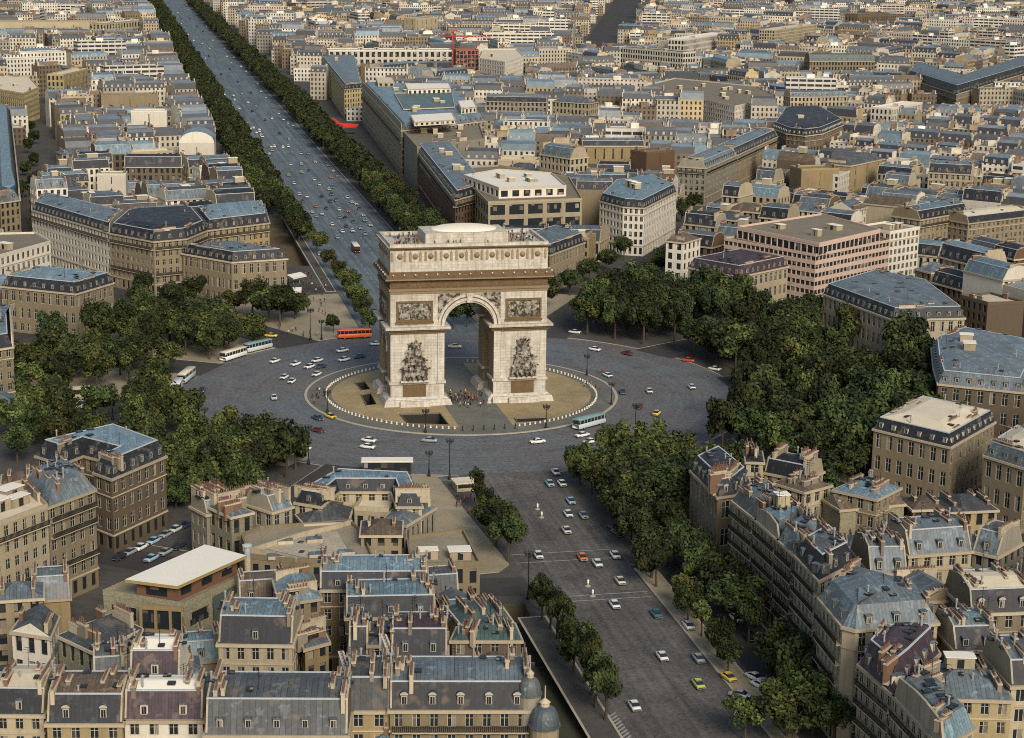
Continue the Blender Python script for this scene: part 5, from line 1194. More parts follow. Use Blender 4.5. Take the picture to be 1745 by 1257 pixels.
# the gravel hall: a bent parapet wall, paler felt, roof lights
gh = find('broad flat gravel-roofed hall with skylights between mansion and blue roofs'); q0 = gh.location
def gp(x, y, z=9.55): p = at(x, y, z)-q0; return Vector((p.x, p.y))
for pts in ([(432, 940), (520, 912), (575, 900), (598, 893)], [(415, 938), (470, 948), (505, 957)]):
    b = MB(); P = [gp(*p) for p in pts]
    for a, c in zip(P[:-1], P[1:]):
        e = (c-a).normalized(); L = (c-a).length; Mx = Matrix(((e.x, -e.y, 0, a.x), (e.y, e.x, 0, a.y), (0, 0, 1, 0), (0, 0, 0, 1))); b.box(0, -.25, 9.5, L+.2, .25, 10.5, 0, Mx)
    b.build('roof_parapet', [STUCCO], gh)
b = MB(); P = ccw([gp(*p) for p in ((440, 932), (545, 902), (575, 906), (600, 950), (520, 950))]); cap_geo(b, P, 9.57, 0); b.build('roof_felt', [surf('pale_roof_felt', (.50, .43, .31), fine=.6, blotch=.6, bscale=.3)], gh)
for x, y in ((486, 925), (536, 922), (470, 951), (540, 948), (590, 944)):
    b = MB(); p = gp(x, y); b.box(p.x-1.6, p.y-1.1, 9.58, p.x+1.6, p.y+1.1, 10.3, 0, None, True, False, 1); b.build('roof_light', [STUCCO, ROOF['zinc']], gh)

# penthouses, a dark sunken roof court and plant on the broad blue roof
bb = find('long pale stone block with broad pale blue roof on the avenue side'); q0 = bb.location
def penthouse(parent, pts, z0, z1, wm, rm_, nm='penthouse'):
    P = ccw([at(x, y, z1)-parent.location for x, y in pts]); P = [V2(p) for p in P]; b = MB(); wall_geo(b, P, z0, z1-.2, 1, 3.2, .5, sill=.7, lintel=.6); K = b.build(nm, [WALL[wm], GLASS], parent); b = MB(); ring_geo(b, P, z1-.2, z1+.15, .3, .3, 0); cap_geo(b, offset(P, .3), z1+.05, 1); b.build('flat_roof', [STONE, ROOF[rm_]], K)
penthouse(bb, [(690, 142), (765, 142), (768, 150), (695, 152)], 27.5, 31, 'white', 'whiteflat'); penthouse(bb, [(640, 132), (668, 132), (672, 140), (644, 140)], 27.5, 30.5, 'cream', 'creamflat'); penthouse(bb, [(780, 172), (806, 170), (812, 182), (786, 184)], 27.5, 31, 'white', 'whiteflat'); penthouse(bb, [(700, 196), (770, 192), (776, 204), (706, 208)], 27.5, 29.6, 'white', 'whiteflat')
b = MB(); P = ccw([(at(x, y, 28.1)-q0).xy for x, y in ((672, 160), (770, 158), (775, 184), (688, 188))]); cap_geo(b, P, 28.45, 0); ring_geo(b, P, 28.3, 28.9, .2, .2, 1); b.build('roof_court', [ROOF['teal'], STUCCO], bb)

# ---------------------------------------------------------------- the rest of the town, block by block
def in_view(p, mx=40):
    x, y = to_px(p); return -mx < x < PW+mx and -60 < y < PH+40
def avd(p, a):
    d = Vector((math.cos(R(a)), math.sin(R(a)))); return abs(p.dot(Vector((d.y, -d.x)))) if p.dot(d) > 0 else 1e9
def halfw(a): return {90: 41, 270: 38, 300: 58}.get(a % 360, 19)
frr = random.Random(99)
LOTS = []
SEEN = []          # what the photograph shows of each surveyed front: its span, eaves row and foot row
for o in [o for o in bpy.data.objects if o.get('category') in ('building', 'mansion', 'theatre', 'hall')]:
    P = BLD_OF[o.name]; zz = BLD_Z[o.name]; tp = [to_px((*p, zz)) for p in P]; ft = [to_px((*p, 0)) for p in P]
    SEEN.append((min(p[0] for p in tp), max(p[0] for p in tp), max(p[1] for p in tp), max(p[1] for p in ft), min(math.dist((CX, CY), p) for p in P)))
def keep_low(P, c, z, roof=3.5):
    D = min(math.dist((CX, CY), (p[0], p[1])) for p in P); px = [to_px((p[0], p[1], z)) for p in P]; x0, x1 = min(p[0] for p in px), max(p[0] for p in px)
    for a0, a1, ye, yf, dd in SEEN:
        if dd < D or x1 < a0+3 or x0 > a1-3: continue
        lim = ye+.45*(yf-ye)
        y = min(to_px((p[0], p[1], z+roof))[1] for p in P)
        if y < lim and max(p[1] for p in px) > ye-40:
            yb = to_px((c[0], c[1], 0))[1]; yt = to_px((c[0], c[1], 20))[1]; zn = (yb-lim)/(yb-yt)*20-roof
            z = min(z, max(5.5, zn))
    return z
NT = len(BLD); HULLS = [hull(p) for p in BLD]
HC = [(sum(p[0] for p in h)/len(h), sum(p[1] for p in h)/len(h), max(math.dist(h[0], q) for q in h)) for h in HULLS]
BLOCKED = [[tuple(p) for p in GT], [tuple(p) for p in CT], [(-40, 150), (42, 150), (42, 2600), (-40, 2600)]]
g_st = [at(962, 122).xy, at(1022, 112).xy, at(1108, -5).xy, at(1050, -5).xy]      # the far canyon street, left open
BLOCKED.append([tuple(p) for p in hull(g_st)])
l_st = [at(62, 360).xy, at(100, 360).xy, at(72, 195).xy, at(46, 195).xy]; BLOCKED.append([tuple(p) for p in hull(l_st)]); BLOCKED.append([tuple(p) for p in hull([at(*q).xy for q in ((150, 965), (335, 935), (352, 800), (285, 765))])])
for k in range(12):
    a0 = 30*k; bis = R(a0+15); d = Vector((math.cos(bis), math.sin(bis))); q = Vector((-d.y, d.x))
    s = 172.0; row = 0
    smax = 2750 if 1 <= k <= 4 else 700
    while s < smax:
        dep = frr.uniform(11, 15)*(1 if s < 900 else 1.25); row += 1
        hR, hL = [halfw(a) if (a in (90, 270, 300) or s < 430) else 1 for a in (a0, (a0+30) % 360)]      # the narrow avenues bend away
        TL = lambda u: (u*math.sin(R(15))-hL)/math.cos(R(15)); TR = lambda u: -(u*math.sin(R(15))-hR)/math.cos(R(15))
        t = TR(s+.0); first = True; run = 0; blk = frr.uniform(70, 120)
        while t < TL(s)-6:
            wd = frr.uniform(11, 21)*(1 if s < 900 else 1.3); mod = frr.random() < .045 and s > 420
            if mod: wd = frr.uniform(26, 46)
            if t+wd > TL(s)-7: wd = TL(s)-t; last = True
            else: last = False
            dd = dep*frr.uniform(.82, 1.0)
            t0, t1 = t, t+wd-.06
            u0 = TR(s+dd) if first else t0; u1 = TL(s+dd)-.06 if last else t1
            P = [d*s+q*t0, d*s+q*t1, d*(s+dd)+q*u1, d*(s+dd)+q*u0]; P = ccw(P)
            first = False; t += wd; run += wd
            if run > blk: t += 9; run = 0; blk = frr.uniform(70, 120)
            c = sum(P, Vector((0, 0)))/4
            if s > 820 and abs(c.x) > 105: continue
            if not in_view((c.x, c.y, 15), 230): continue
            H = hull(P)
            if any(overlap(H, B, .2) for B in BLOCKED): continue
            if any(math.dist((c.x, c.y), h[:2]) < h[2]+25 and overlap(H, HULLS[i], .6) for i, h in enumerate(HC)): continue
            LOTS.append((math.dist((c.x, c.y), (CX, CY)), P, c, s, k, 'modern' if mod else row))
        s += dep+(8.5 if row % 4 == 0 else (frr.uniform(2, 5) if row % 2 else .15))
# beyond the first quarters: closed blocks round courts, each turned its own way
def try_lot(P, row, s=1000):
    P = ccw(P); c = sum(P, Vector((0, 0)))/4
    if abs(c.x) < 108 or not in_view((c.x, c.y, 15), 200): return
    k_ = c.length*math.cos(abs((math.degrees(math.atan2(c.y, c.x)) % 30)-15)*math.pi/180)
    if k_ < 822: return
    H = hull(P)
    if any(overlap(H, B_, .2) for B_ in BLOCKED): return
    if any(math.dist((c.x, c.y), h[:2]) < h[2]+30 and overlap(H, HULLS[i], .6) for i, h in enumerate(HC)): return
    LOTS.append((math.dist((c.x, c.y), (CX, CY)), P, c, s, 9, row))
by = 560.0
while by < 2800:
    bx = -760.0+frr.uniform(-40, 40); bh = frr.uniform(34, 46)
    while bx < 1150:
        bw = frr.uniform(38, 66); cx_, cy_ = bx+bw, by+bh+frr.uniform(-6, 6); rot = .55*math.sin(cx_*.0043+1.3)+.45*math.sin(cy_*.0031+cx_*.0016); ca, sa = math.cos(rot), math.sin(rot)
        a_, b_ = bw-4, bh-4; dp = frr.uniform(11, 13.5); modside = frr.randrange(4) if frr.random() < .42 else -1
        W2 = lambda u, v: Vector((cx_+ca*u-sa*v, cy_+sa*u+ca*v))
        for side, (p, q, n1) in enumerate((((-a_, -b_), (a_, -b_), (0, 1)), ((a_, b_), (-a_, b_), (0, -1)), ((a_, -b_+dp), (a_, b_-dp), (-1, 0)), ((-a_, b_-dp), (-a_, -b_+dp), (1, 0)))):
            L = math.dist(p, q); t = 0
            while t < L-4:
                wd = frr.uniform(18, 38) if side != modside else frr.uniform(28, 45)
                if t+wd > L-8: wd = L-t
                f0, f1 = t/L, (t+wd-.06)/L; A = (p[0]+(q[0]-p[0])*f0, p[1]+(q[1]-p[1])*f0); B_ = (p[0]+(q[0]-p[0])*f1, p[1]+(q[1]-p[1])*f1); t += wd
                try_lot([W2(*A), W2(*B_), W2(B_[0]+n1[0]*dp, B_[1]+n1[1]*dp), W2(A[0]+n1[0]*dp, A[1]+n1[1]*dp)], 'modern' if side == modside else 1)
        x = -a_+dp+1                        # low buildings in the court
        while x < a_-dp-6:
            wd = frr.uniform(6, 13); h2 = b_-dp-1
            if frr.random() < .75 and h2 > 4: v0 = frr.uniform(-h2, 0); try_lot([W2(x, v0), W2(x+wd, v0), W2(x+wd, v0+frr.uniform(6, h2+5)), W2(x, v0+8)], 'court')
            x += wd+frr.uniform(0, 3)
        bx += 2*bw+frr.choice((1, 4, 9))
    by += 2*bh+frr.choice((2, 6, 10))
# the canyon street's own surface
b = MB(); b.face([(p.x, p.y, .01) for p in ccw(g_st)], 0); tag(b.build('road', G_ROAD), kind='structure')
# small court houses that fill the two near blocks
irr = random.Random(17)
def infill(x0, x1, y0, y1, rot, ok):
    ca, sa = math.cos(rot), math.sin(rot); y = y0
    while y < y1:
        x = x0; dp = irr.uniform(7, 10)
        while x < x1:
            wd = irr.uniform(6.5, 12); P = [Vector((ca*a-sa*b2, sa*a+ca*b2)) for a, b2 in ((x, y), (x+wd-.1, y), (x+wd-.1, y+dp-.1), (x, y+dp-.1))]; x += wd
            c = sum(P, Vector((0, 0)))/4
            if not ok(c) or not in_view((c.x, c.y, 10), 260): continue
            H = hull(P)
            if any(overlap(H, Bk, .2) for Bk in BLOCKED) or any(overlap(H, h, .9) for h in HULLS) or any(overlap(H, hull(l[1]), .5) for l in LOTS if l[0] < 560): continue
            LOTS.append((math.dist((c.x, c.y), (CX, CY)), P, c, 0, -1, 0))
        y += dp+irr.choice((0, 0, 2.5))
LOTS = [l for l in LOTS if not (l[0] < 460 and l[2].y < -100)]
infill(-125, -22, -285, -95, 0.02, lambda c: c.x < -33 and c.length > 126 and avd(c, 240) > 11 and not (c.x > -48 and c.y > -150))
infill(-60, 160, -330, -90, -.33, lambda c: c.x > 44 and c.length > 150 and avd(c, 300) > 20)
LOTS.sort(key=lambda l: l[0])
NIND = 298-sum(1 for o in bpy.data.objects if o.get('category') == 'building')
WDESC = {'cream': 'cream', 'beige': 'beige', 'brown': 'soot-brown', 'grey': 'grey', 'white': 'white', 'ochre': 'ochre', 'red': 'red-brown', 'yellow': 'yellowish'}
RDESC = {('slate', 'zinc'): 'two-tone roof', ('zinc', 'zinc'): 'zinc roof', ('blue', 'blue'): 'pale blue roof', ('slate', 'slate'): 'black slate roof', ('gravel', 'gravel'): 'flat gravel roof', ('creamflat', 'creamflat'): 'flat cream roof', ('greyslate', 'greyslate'): 'dull grey roof', ('brown', 'brown'): 'brown roof', ('slate', 'blue'): 'black-and-blue roof', ('zinc', 'greyslate'): 'patched grey roof', ('whiteflat', 'whiteflat'): 'white flat roof'}
def pick(rr, far=False):
    u = rr.random()
    if u < .40: kind, rm = 'mansard', rr.choice((('slate', 'zinc'), ('slate', 'zinc'), ('slate', 'slate'), ('slate', 'blue')))
    elif u < .62: kind, rm = 'zincmansard', rr.choice((('zinc', 'zinc'), ('zinc', 'greyslate'), ('blue', 'blue')))
    elif u < .72: kind, rm = 'hip', rr.choice((('zinc', 'zinc'), ('greyslate', 'greyslate'), ('brown', 'brown')))
    elif u < .80: kind, rm = 'gable', rr.choice((('zinc', 'zinc'), ('brown', 'brown'), ('greyslate', 'greyslate')))
    else: kind, rm = 'flat', rr.choice((('gravel', 'gravel'), ('creamflat', 'creamflat'), ('creamflat', 'creamflat'), ('whiteflat', 'whiteflat')))
    wall = rr.choice(('cream', 'cream', 'cream', 'beige', 'beige', 'grey', 'grey', 'brown', 'white', 'white', 'ochre', 'red'))
    return kind, rm, wall
used = {}
def place_label(c, desc):
    """which traced building it stands beyond, before or beside, and its turn among those"""
    v = Vector((c.x-CX, c.y-CY)).normalized()
    best = min(LAND, key=lambda l: (l[1]-c).length); dv = c-best[1]; al = dv.dot(v)
    if abs(al) > .6*dv.length: rel = 'beyond' if al > 0 else 'in front of'
    else: rel = 'beside'
    key = (best[0], rel); used[key] = used.get(key, 0)+1; n = used[key]
    return f"{desc}, {ordinal(n)} {rel} {best[0]}" if n > 1 else f"{desc}, next {rel} {best[0]}"
SHOWN = [l for l in LOTS if in_view((l[2].x, l[2].y, 14), -4)]
IND = SHOWN[:NIND]; ids_ = {id(l) for l in IND}; REST = [l for l in LOTS if id(l) not in ids_]
for D, P, c, s, k, row in sorted(IND, key=lambda l: min((q[1]-l[2]).length for q in LAND)):
    rr = random.Random(int(c.x*13+c.y*7)); kind, rm, wall = pick(rr)
    near = c.y < -100
    st = rr.choice((4, 5, 5, 6, 6)); z = 3.9+st*3.0*rr.uniform(.9, 1.02)
    if row == 'court': z = rr.uniform(7, 13)
    z = keep_low(P, c, z); st = max(2, min(st, int((z-1)/3)))
    if near: z = keep_low(P, c, rr.uniform(9.5, 16), 2.5); st = 2 if z < 8 else (3 if z < 11 else 4); kind = rr.choice(('hip', 'gable', 'zincmansard', 'hip')); rm = rr.choice((('zinc', 'zinc'), ('brown', 'brown'), ('greyslate', 'greyslate'), ('blue', 'blue')))
    ch = rr.choice((2, 3, 4, 5, 6)) if kind != 'flat' else rr.choice((1, 2, 3))
    desc = f"{WDESC[wall]} house, {RDESC.get(rm, 'grey roof')}, {NUM[ch]} stack{'s' if ch > 1 else ''}"
    building(P, z, place_label(c, desc), None, name='town_house', cat='building', group='houses between the avenues', wall=wall, roof=kind, rm=rm, h1=rr.uniform(3, 4.6), st=st, bay=rr.uniform(2.5, 3.2), chim=ch, lod=1, dorm=rr.choice((0, 4, 3.4)) if D < 900 else 0, skip=tuple(i for i in range(4) if rr.random() < .28), huts=rr.choice((0, 1, 2)) if kind == 'flat' else (1 if rr.random() < .2 else 0), cornice=D < 800)

# far quarters: past counting, one mass; wall, roof and window colours belong to each house
def far_wall(bands=False):
    m, t, b = nodes('far_banded_wall' if bands else 'far_house_wall'); ca = t.nodes.new('ShaderNodeVertexColor'); ca.layer_name = 'Col'
    tc = t.nodes.new('ShaderNodeTexCoord'); sx = t.nodes.new('ShaderNodeSeparateXYZ'); t.links.new(tc.outputs['UV'], sx.inputs[0])
    fu = mth(t, 'FRACT', mth(t, 'MULTIPLY', sx.outputs[0], 1/2.8)); fv = mth(t, 'FRACT', mth(t, 'MULTIPLY', sx.outputs[1], 1/3.3))
    w_ = mth(t, 'MULTIPLY', mth(t, 'MULTIPLY', mth(t, 'GREATER_THAN', fu, .29), mth(t, 'LESS_THAN', fu, .71)), mth(t, 'MULTIPLY', mth(t, 'GREATER_THAN', fv, .2), mth(t, 'LESS_THAN', fv, .78)))
    if bands: w_ = mth(t, 'MULTIPLY', mth(t, 'GREATER_THAN', mth(t, 'FRACT', mth(t, 'MULTIPLY', sx.outputs[0], 1/5.6)), .12), mth(t, 'MULTIPLY', mth(t, 'GREATER_THAN', fv, .35), mth(t, 'LESS_THAN', fv, .85)))
    c = mixc(t, w_, ca.outputs[0], (.03, .03, .03)); c = mixc(t, .4, c, ramp(t, noise(t, objvec(t, rnd=False), .08, 5, .7), [(.35, .3), (.65, 1.0)]), 'MULTIPLY')
    t.links.new(c, b.inputs['Base Color']); b.inputs['Roughness'].default_value = .8; return m
def far_plain(name, rough=.7):
    m, t, b = nodes(name); ca = t.nodes.new('ShaderNodeVertexColor'); ca.layer_name = 'Col'
    c = mixc(t, .45, ca.outputs[0], ramp(t, noise(t, objvec(t, rnd=False), .25, 5, .7), [(.35, .3), (.65, 1.0)]), 'MULTIPLY')
    t.links.new(c, b.inputs['Base Color']); b.inputs['Roughness'].default_value = rough; return m
FW_M = [far_wall(), far_plain('far_house_roof', .55), far_plain('far_chimney', .9), far_wall(True)]
WC = [(.46, .39, .27), (.38, .31, .20), (.25, .19, .12), (.56, .49, .37), (.70, .63, .5), (.36, .32, .26), (.2, .14, .09), (.48, .36, .2), (.62, .56, .45)]
RC = {'slate': (.05, .05, .055), 'zinc': (.20, .222, .23), 'blue': (.175, .24, .275), 'brown': (.19, .14, .095), 'gravel': (.30, .25, .17), 'cream': (.58, .50, .37), 'grey': (.12, .12, .115), 'white': (.7, .64, .53)}
B = MB()
class CMB(MB): pass
def fface(pts, m, uv, col): B.face(pts, m, uv, False, col)
for D, P, c, s, k, row in REST:
    rr = random.Random(int(c.x*13+c.y*7)); mod = row == 'modern'; z = keep_low(P, c, rr.uniform(20, 29) if mod else rr.uniform(6, 14) if row == 'court' else 17.5+3*math.sin(c.x*.021+c.y*.013)+rr.gauss(0, 2.2)); wc = rr.choice(WC); f = rr.uniform(.75, 1.15); wc = tuple(x*f for x in wc) if row != 'modern' else rr.choice(((.68, .63, .52), (.62, .58, .5), (.56, .47, .38))); n = 4; u = 0
    for i in range(n):
        a, e = P[i], P[(i+1) % n]; L = (e-a).length; blank = (i % 2 and rr.random() < .75) and not mod
        fface([(a.x, a.y, 0), (e.x, e.y, 0), (e.x, e.y, z), (a.x, a.y, z)], 2 if blank else (3 if mod and int(c.x) % 2 else 0), [(u, 0), (u+L, 0), (u+L, z), (u, z)], wc); u += round(L/2.8)*2.8
    kind = 'f' if mod else rr.choice(('m', 'm', 'm', 'z', 'z', 'f', 'f', 'f', 'g'))
    if kind in 'mz':
        lo, up = (('slate', rr.choice(('zinc', 'grey', 'blue', 'zinc'))) if kind == 'm' else (rr.choice(('zinc', 'blue', 'grey')),)*2)
        h1 = rr.uniform(2.6, 4.4); f1, f2 = .11, .38; a, b2, c2, d2 = P      # slopes to street and court, party walls at the ends
        P1 = [a.lerp(d2, f1), b2.lerp(c2, f1), c2.lerp(b2, f1), d2.lerp(a, f1)]; P2 = [a.lerp(d2, f2), b2.lerp(c2, f2), c2.lerp(b2, f2), d2.lerp(a, f2)]
        for Q in ((1, 2), (3, 0)): i, j = Q; fface([(*P[i], z), (*P[j], z), (*P1[j], z+h1), (*P2[j], z+h1+1), (*P2[i], z+h1+1), (*P1[i], z+h1)], 2, None, tuple(x*1.1 for x in wc))
        for A, za, Bq, zb, cl in ((P, z, P1, z+h1, RC[lo]), (P1, z+h1, P2, z+h1+1, RC[up])):
            fv_ = rr.uniform(.7, 1.25); cl = tuple(x*fv_ for x in cl)
            for i in (0, 2): j = (i+1) % 4; fface([(*A[i], za), (*A[j], za), (*Bq[j], zb), (*Bq[i], zb)], 1, None, cl)
        fface([(*p, z+h1+1) for p in P2], 1, None, RC[up]); zt = z+h1*.8
        if rr.random() < .6:      # a row of pale dormers
            for i in (0, 2):
                a, e = P[i], P[(i+1) % 4]
                if not facing(a, e): continue
                L = (e-a).length; ee = (e-a)/L; nr = Vector((ee.y, -ee.x))
                for g in range(int(L/4)):
                    p = a+ee*(4*g+2)-nr*.3; pa, pb = p-ee*.6, p+ee*.6
                    fface([(*pa, z+.5), (*pb, z+.5), (*pb, z+2.2), (*pa, z+2.2)], 2, None, (.5, .46, .38)); fface([(*pa, z+2.2), (*pb, z+2.2), (*(pb-nr*1.5), z+2.3), (*(pa-nr*1.5), z+2.3)], 1, None, RC['zinc'])
    elif kind == 'g':
        cl = RC[rr.choice(('zinc', 'brown', 'grey'))]; r0, r1 = (P[0]+P[3])/2, (P[1]+P[2])/2; h = 3.2
        fface([(*P[0], z), (*P[1], z), (*r1, z+h), (*r0, z+h)], 1, None, cl); fface([(*P[2], z), (*P[3], z), (*r0, z+h), (*r1, z+h)], 1, None, cl)
        fface([(*P[3], z), (*P[0], z), (*r0, z+h)], 2, None, wc); fface([(*P[1], z), (*P[2], z), (*r1, z+h)], 2, None, wc); zt = z+1
    else:
        I = offset(P, .4); cl = RC[rr.choice(('gravel', 'cream', 'cream', 'white', 'grey'))]
        for i in range(4): j = (i+1) % 4; fface([(*P[i], z), (*P[j], z), (*I[j], z+.02), (*I[i], z+.02)], 2, None, tuple(min(.8, x*1.3) for x in wc))
        fface([(*p, z-.3) for p in I], 1, None, cl)
        for i in range(4): j = (i+1) % 4; fface([(*I[i], z+.02), (*I[j], z+.02), (*I[j], z-.3), (*I[i], z-.3)], 2, None, wc)
        if rr.random() < .7:
            q = c+Vector((rr.uniform(-3, 3), rr.uniform(-3, 3))); v0 = len(B.v); B.box(q.x-rr.uniform(1.5, 4), q.y-2, z-.3, q.x+rr.uniform(1.5, 4), q.y+2, z+2.4, 2, None, False); 
            for ff in range(5): B.c[-1-ff] = tuple(min(.8, x*1.25) for x in wc)
        zt = z
    vw = (Vector((CX, CY))-c).normalized(); ks = sorted(range(4), key=lambda q: -abs((P[(q+1) % 4]-P[q]).normalized().dot(vw)))[:2]
    for q in ks:
        if rr.random() < .45:
            a, e = P[q], P[(q+1) % 4]; ee = (e-a).normalized(); L = (e-a).length; Mx = Matrix(((ee.x, -ee.y, 0, a.x), (ee.y, ee.x, 0, a.y), (0, 0, 1, 0), (0, 0, 0, 1))); v_ = rr.uniform(.9, 1.3)
            B.box(.4, .03, z-2, L-.4, .45, zt+rr.uniform(.5, 1.6), 2, Mx, False)
            for ff in range(5): B.c[-1-ff] = tuple(x*v_ for x in (.55, .48, .36))
    for g in range(rr.choice((2, 3, 4, 5))):
        i = rr.choice((1, 3)); a, e = P[i], P[(i+1) % 4]; p = a.lerp(e, rr.uniform(.1, .9)); p = p.lerp(c, .1); ee = (e-a).normalized(); Mx = Matrix(((ee.x, -ee.y, 0, p.x), (ee.y, ee.x, 0, p.y), (0, 0, 1, 0), (0, 0, 0, 1)))
        l = rr.uniform(.8, 2.4); B.box(-l, -.35, zt-.5, l, .35, zt+rr.uniform(1.8, 3.4), 2, Mx, False); cc = rr.choice(((.55, .46, .33), (.42, .34, .23), (.66, .58, .45), (.24, .15, .09)))
        for ff in range(5): B.c[-1-ff] = cc
        if rr.random() < .6:
            B.box(-l*.9, -.2, zt+3.2, l*.9, .2, zt+3.6, 2, Mx, False)
            for ff in range(5): B.c[-1-ff] = (.27, .12, .07)
tag(B.build('distant_buildings', FW_M), 'distant quarters of slate and zinc roofed houses filling the top', 'buildings', kind='stuff')
print('LOTS', len(LOTS), 'traced', NT, 'individual', NIND)

# ---------------------------------------------------------------- trees
def leafm(name, col):
    m, t, b = nodes(name); v = objvec(t)
    c = mixc(t, ramp(t, noise(t, v, .35, 3), [(.35, 0.0), (.65, 1.0)]), col, tuple(x*.55 for x in col))
    oi = t.nodes.new('ShaderNodeObjectInfo'); hs = t.nodes.new('ShaderNodeHueSaturation')
    t.links.new(mth(t, 'ADD', mth(t, 'MULTIPLY', oi.outputs['Random'], .9), .55), hs.inputs['Value']); t.links.new(mth(t, 'ADD', mth(t, 'MULTIPLY', oi.outputs['Random'], .05), .475), hs.inputs['Hue'])
    t.links.new(c, hs.inputs['Color']); t.links.new(hs.outputs[0], b.inputs['Base Color']); b.inputs['Roughness'].default_value = .75; b.inputs['Specular IOR Level'].default_value = .15
    return m
L_OLIVE = leafm('leaf_olive', (.070, .084, .026))
L_DARK, L_MID, L_PALE = leafm('leaf_dark', (.024, .034, .013)), leafm('leaf_green', (.046, .060, .020)), leafm('leaf_pale', (.115, .125, .034))
BARK = surf('bark', (.075, .058, .042), fscale=4)
def crown_mesh(seed, rx, rz, nc, nl, size, mats):
    rr = random.Random(seed); b = MB(); CL = []
    for k in range(nc):
        while True:
            p = Vector((rr.uniform(-1, 1), rr.uniform(-1, 1), rr.uniform(-.8, 1)))
            if .3 < p.length < 1: break
        CL.append((Vector((p.x*rx*.78, p.y*rx*.78, p.z*rz*.75)), rr.uniform(.24, .42)*rx, rr.random()))
    for c, r, u in CL:
        for k in range(nl):
            d = Vector((rr.gauss(0, 1), rr.gauss(0, 1), rr.gauss(0, 1))).normalized(); q = c+d*r*(rr.random()**.4)*Vector((1, 1, .8)).length/1.6
            n = (d+Vector((rr.uniform(-.8, .8), rr.uniform(-.8, .8), rr.uniform(-.3, .9)))).normalized(); x = n.orthogonal().normalized(); x = Matrix.Rotation(rr.uniform(0, 6.28), 3, n) @ x; y = n.cross(x); s = size*rr.uniform(.6, 1.3)
            w_ = u+rr.uniform(-.28, .28); m = 0 if w_ < .36 else (1 if w_ < .72 else 2)
            b.face([q-x*s, q-y*s*.6, q+x*s, q+y*s*.6], m, None, False)
    return b.mesh('crown', mats)
CROWN = [crown_mesh(s, 5.4, 4.6, 21, 190, .44, [L_DARK, L_MID, L_OLIVE]) for s in range(5)]
CROWN_PALE = [crown_mesh(50+s, 5.2, 4.6, 20, 180, .44, [L_MID, L_MID, L_PALE]) for s in range(3)]
CROWN_THIN = [crown_mesh(80+s, 3.6, 4.2, 16, 150, .36, [L_DARK, L_MID, L_OLIVE]) for s in range(3)]
CROWN_RUST = [crown_mesh(90, 4.6, 4.2, 16, 150, .42, [L_MID, L_PALE, leafm('leaf_rust', (.10, .055, .018))])]
def trunk_mesh(seed, h):
    rr = random.Random(seed); b = MB(); b.tube([(0, 0, -.1), (.08, .05, h*.5), (0, 0, h)], [.34, .26, .2], 7)
    for k in range(5):
        a = k*1.257+rr.uniform(-.3, .3); b.tube([(0, 0, h*.85), (math.cos(a)*1.1, math.sin(a)*1.1, h*.85+1.6), (math.cos(a)*2.4, math.sin(a)*2.4, h*.85+3.6)], [.15, .1, .04], 5)
    return b.mesh('trunk', [BARK])
TRUNK = [trunk_mesh(s, 5.2) for s in range(3)]
trr = random.Random(5)
NTREE = 0
def tree(p, label, group, crowns=None, s=1.0, hs=1.0, base=.12):
    global NTREE
    t = empty('plane_tree', (p[0], p[1], base), trr.uniform(0, 6.28)); tag(t, label, 'tree', group)
    sx = s*trr.uniform(.88, 1.12); sz = s*hs*trr.uniform(.9, 1.12)
    link('trunk', trr.choice(TRUNK), t, (0, 0, 0), 0, (s, s, sz)); cr_ = link('crown', trr.choice(crowns or CROWN), t, (trr.uniform(-.4, .4), trr.uniform(-.4, .4), 7.6*sz), trr.uniform(0, 6), (sx, sx*trr.uniform(.8, 1.2), sz*trr.uniform(.85, 1.2))); cr_.rotation_euler[0] = trr.uniform(-.15, .15); NTREE += 1
    return t
def clear(p, r=3.0):
    return not any(math.dist(p, h[:2]) < h[2]+r and in_poly(p, P) for h, P in zip(HC, HULLS)) and not any(min(math.dist(p, q) for q in P) < r for h, P in zip(HC, HULLS) if math.dist(p, h[:2]) < h[2]+20)
def avedist(p, a):
    d = Vector((math.cos(R(a)), math.sin(R(a)))); v = Vector(p)
    return abs(v.dot(Vector((d.y, -d.x)))) if v.dot(d) > 0 else 1e9
HEADS = {(270, 300): 'grove beside the black-roofed mansion', (300, 330): 'grove in front of the cream-roofed mansion', (330, 360): 'grove in front of the curved slate mansion', (0, 30): 'grove below the long skylit mansion',
         (30, 60): 'grove below the purple-roofed mansion', (60, 90): 'grove behind the arch', (90, 120): 'trees by the pedestrian plaza', (120, 150): 'trees in front of the blue-roofed ring mansion', (150, 180): 'sandy garden beyond the parked coaches', (180, 210): 'garden by the glazed pavilion', (210, 240): 'grove beside the blue court mansion'}
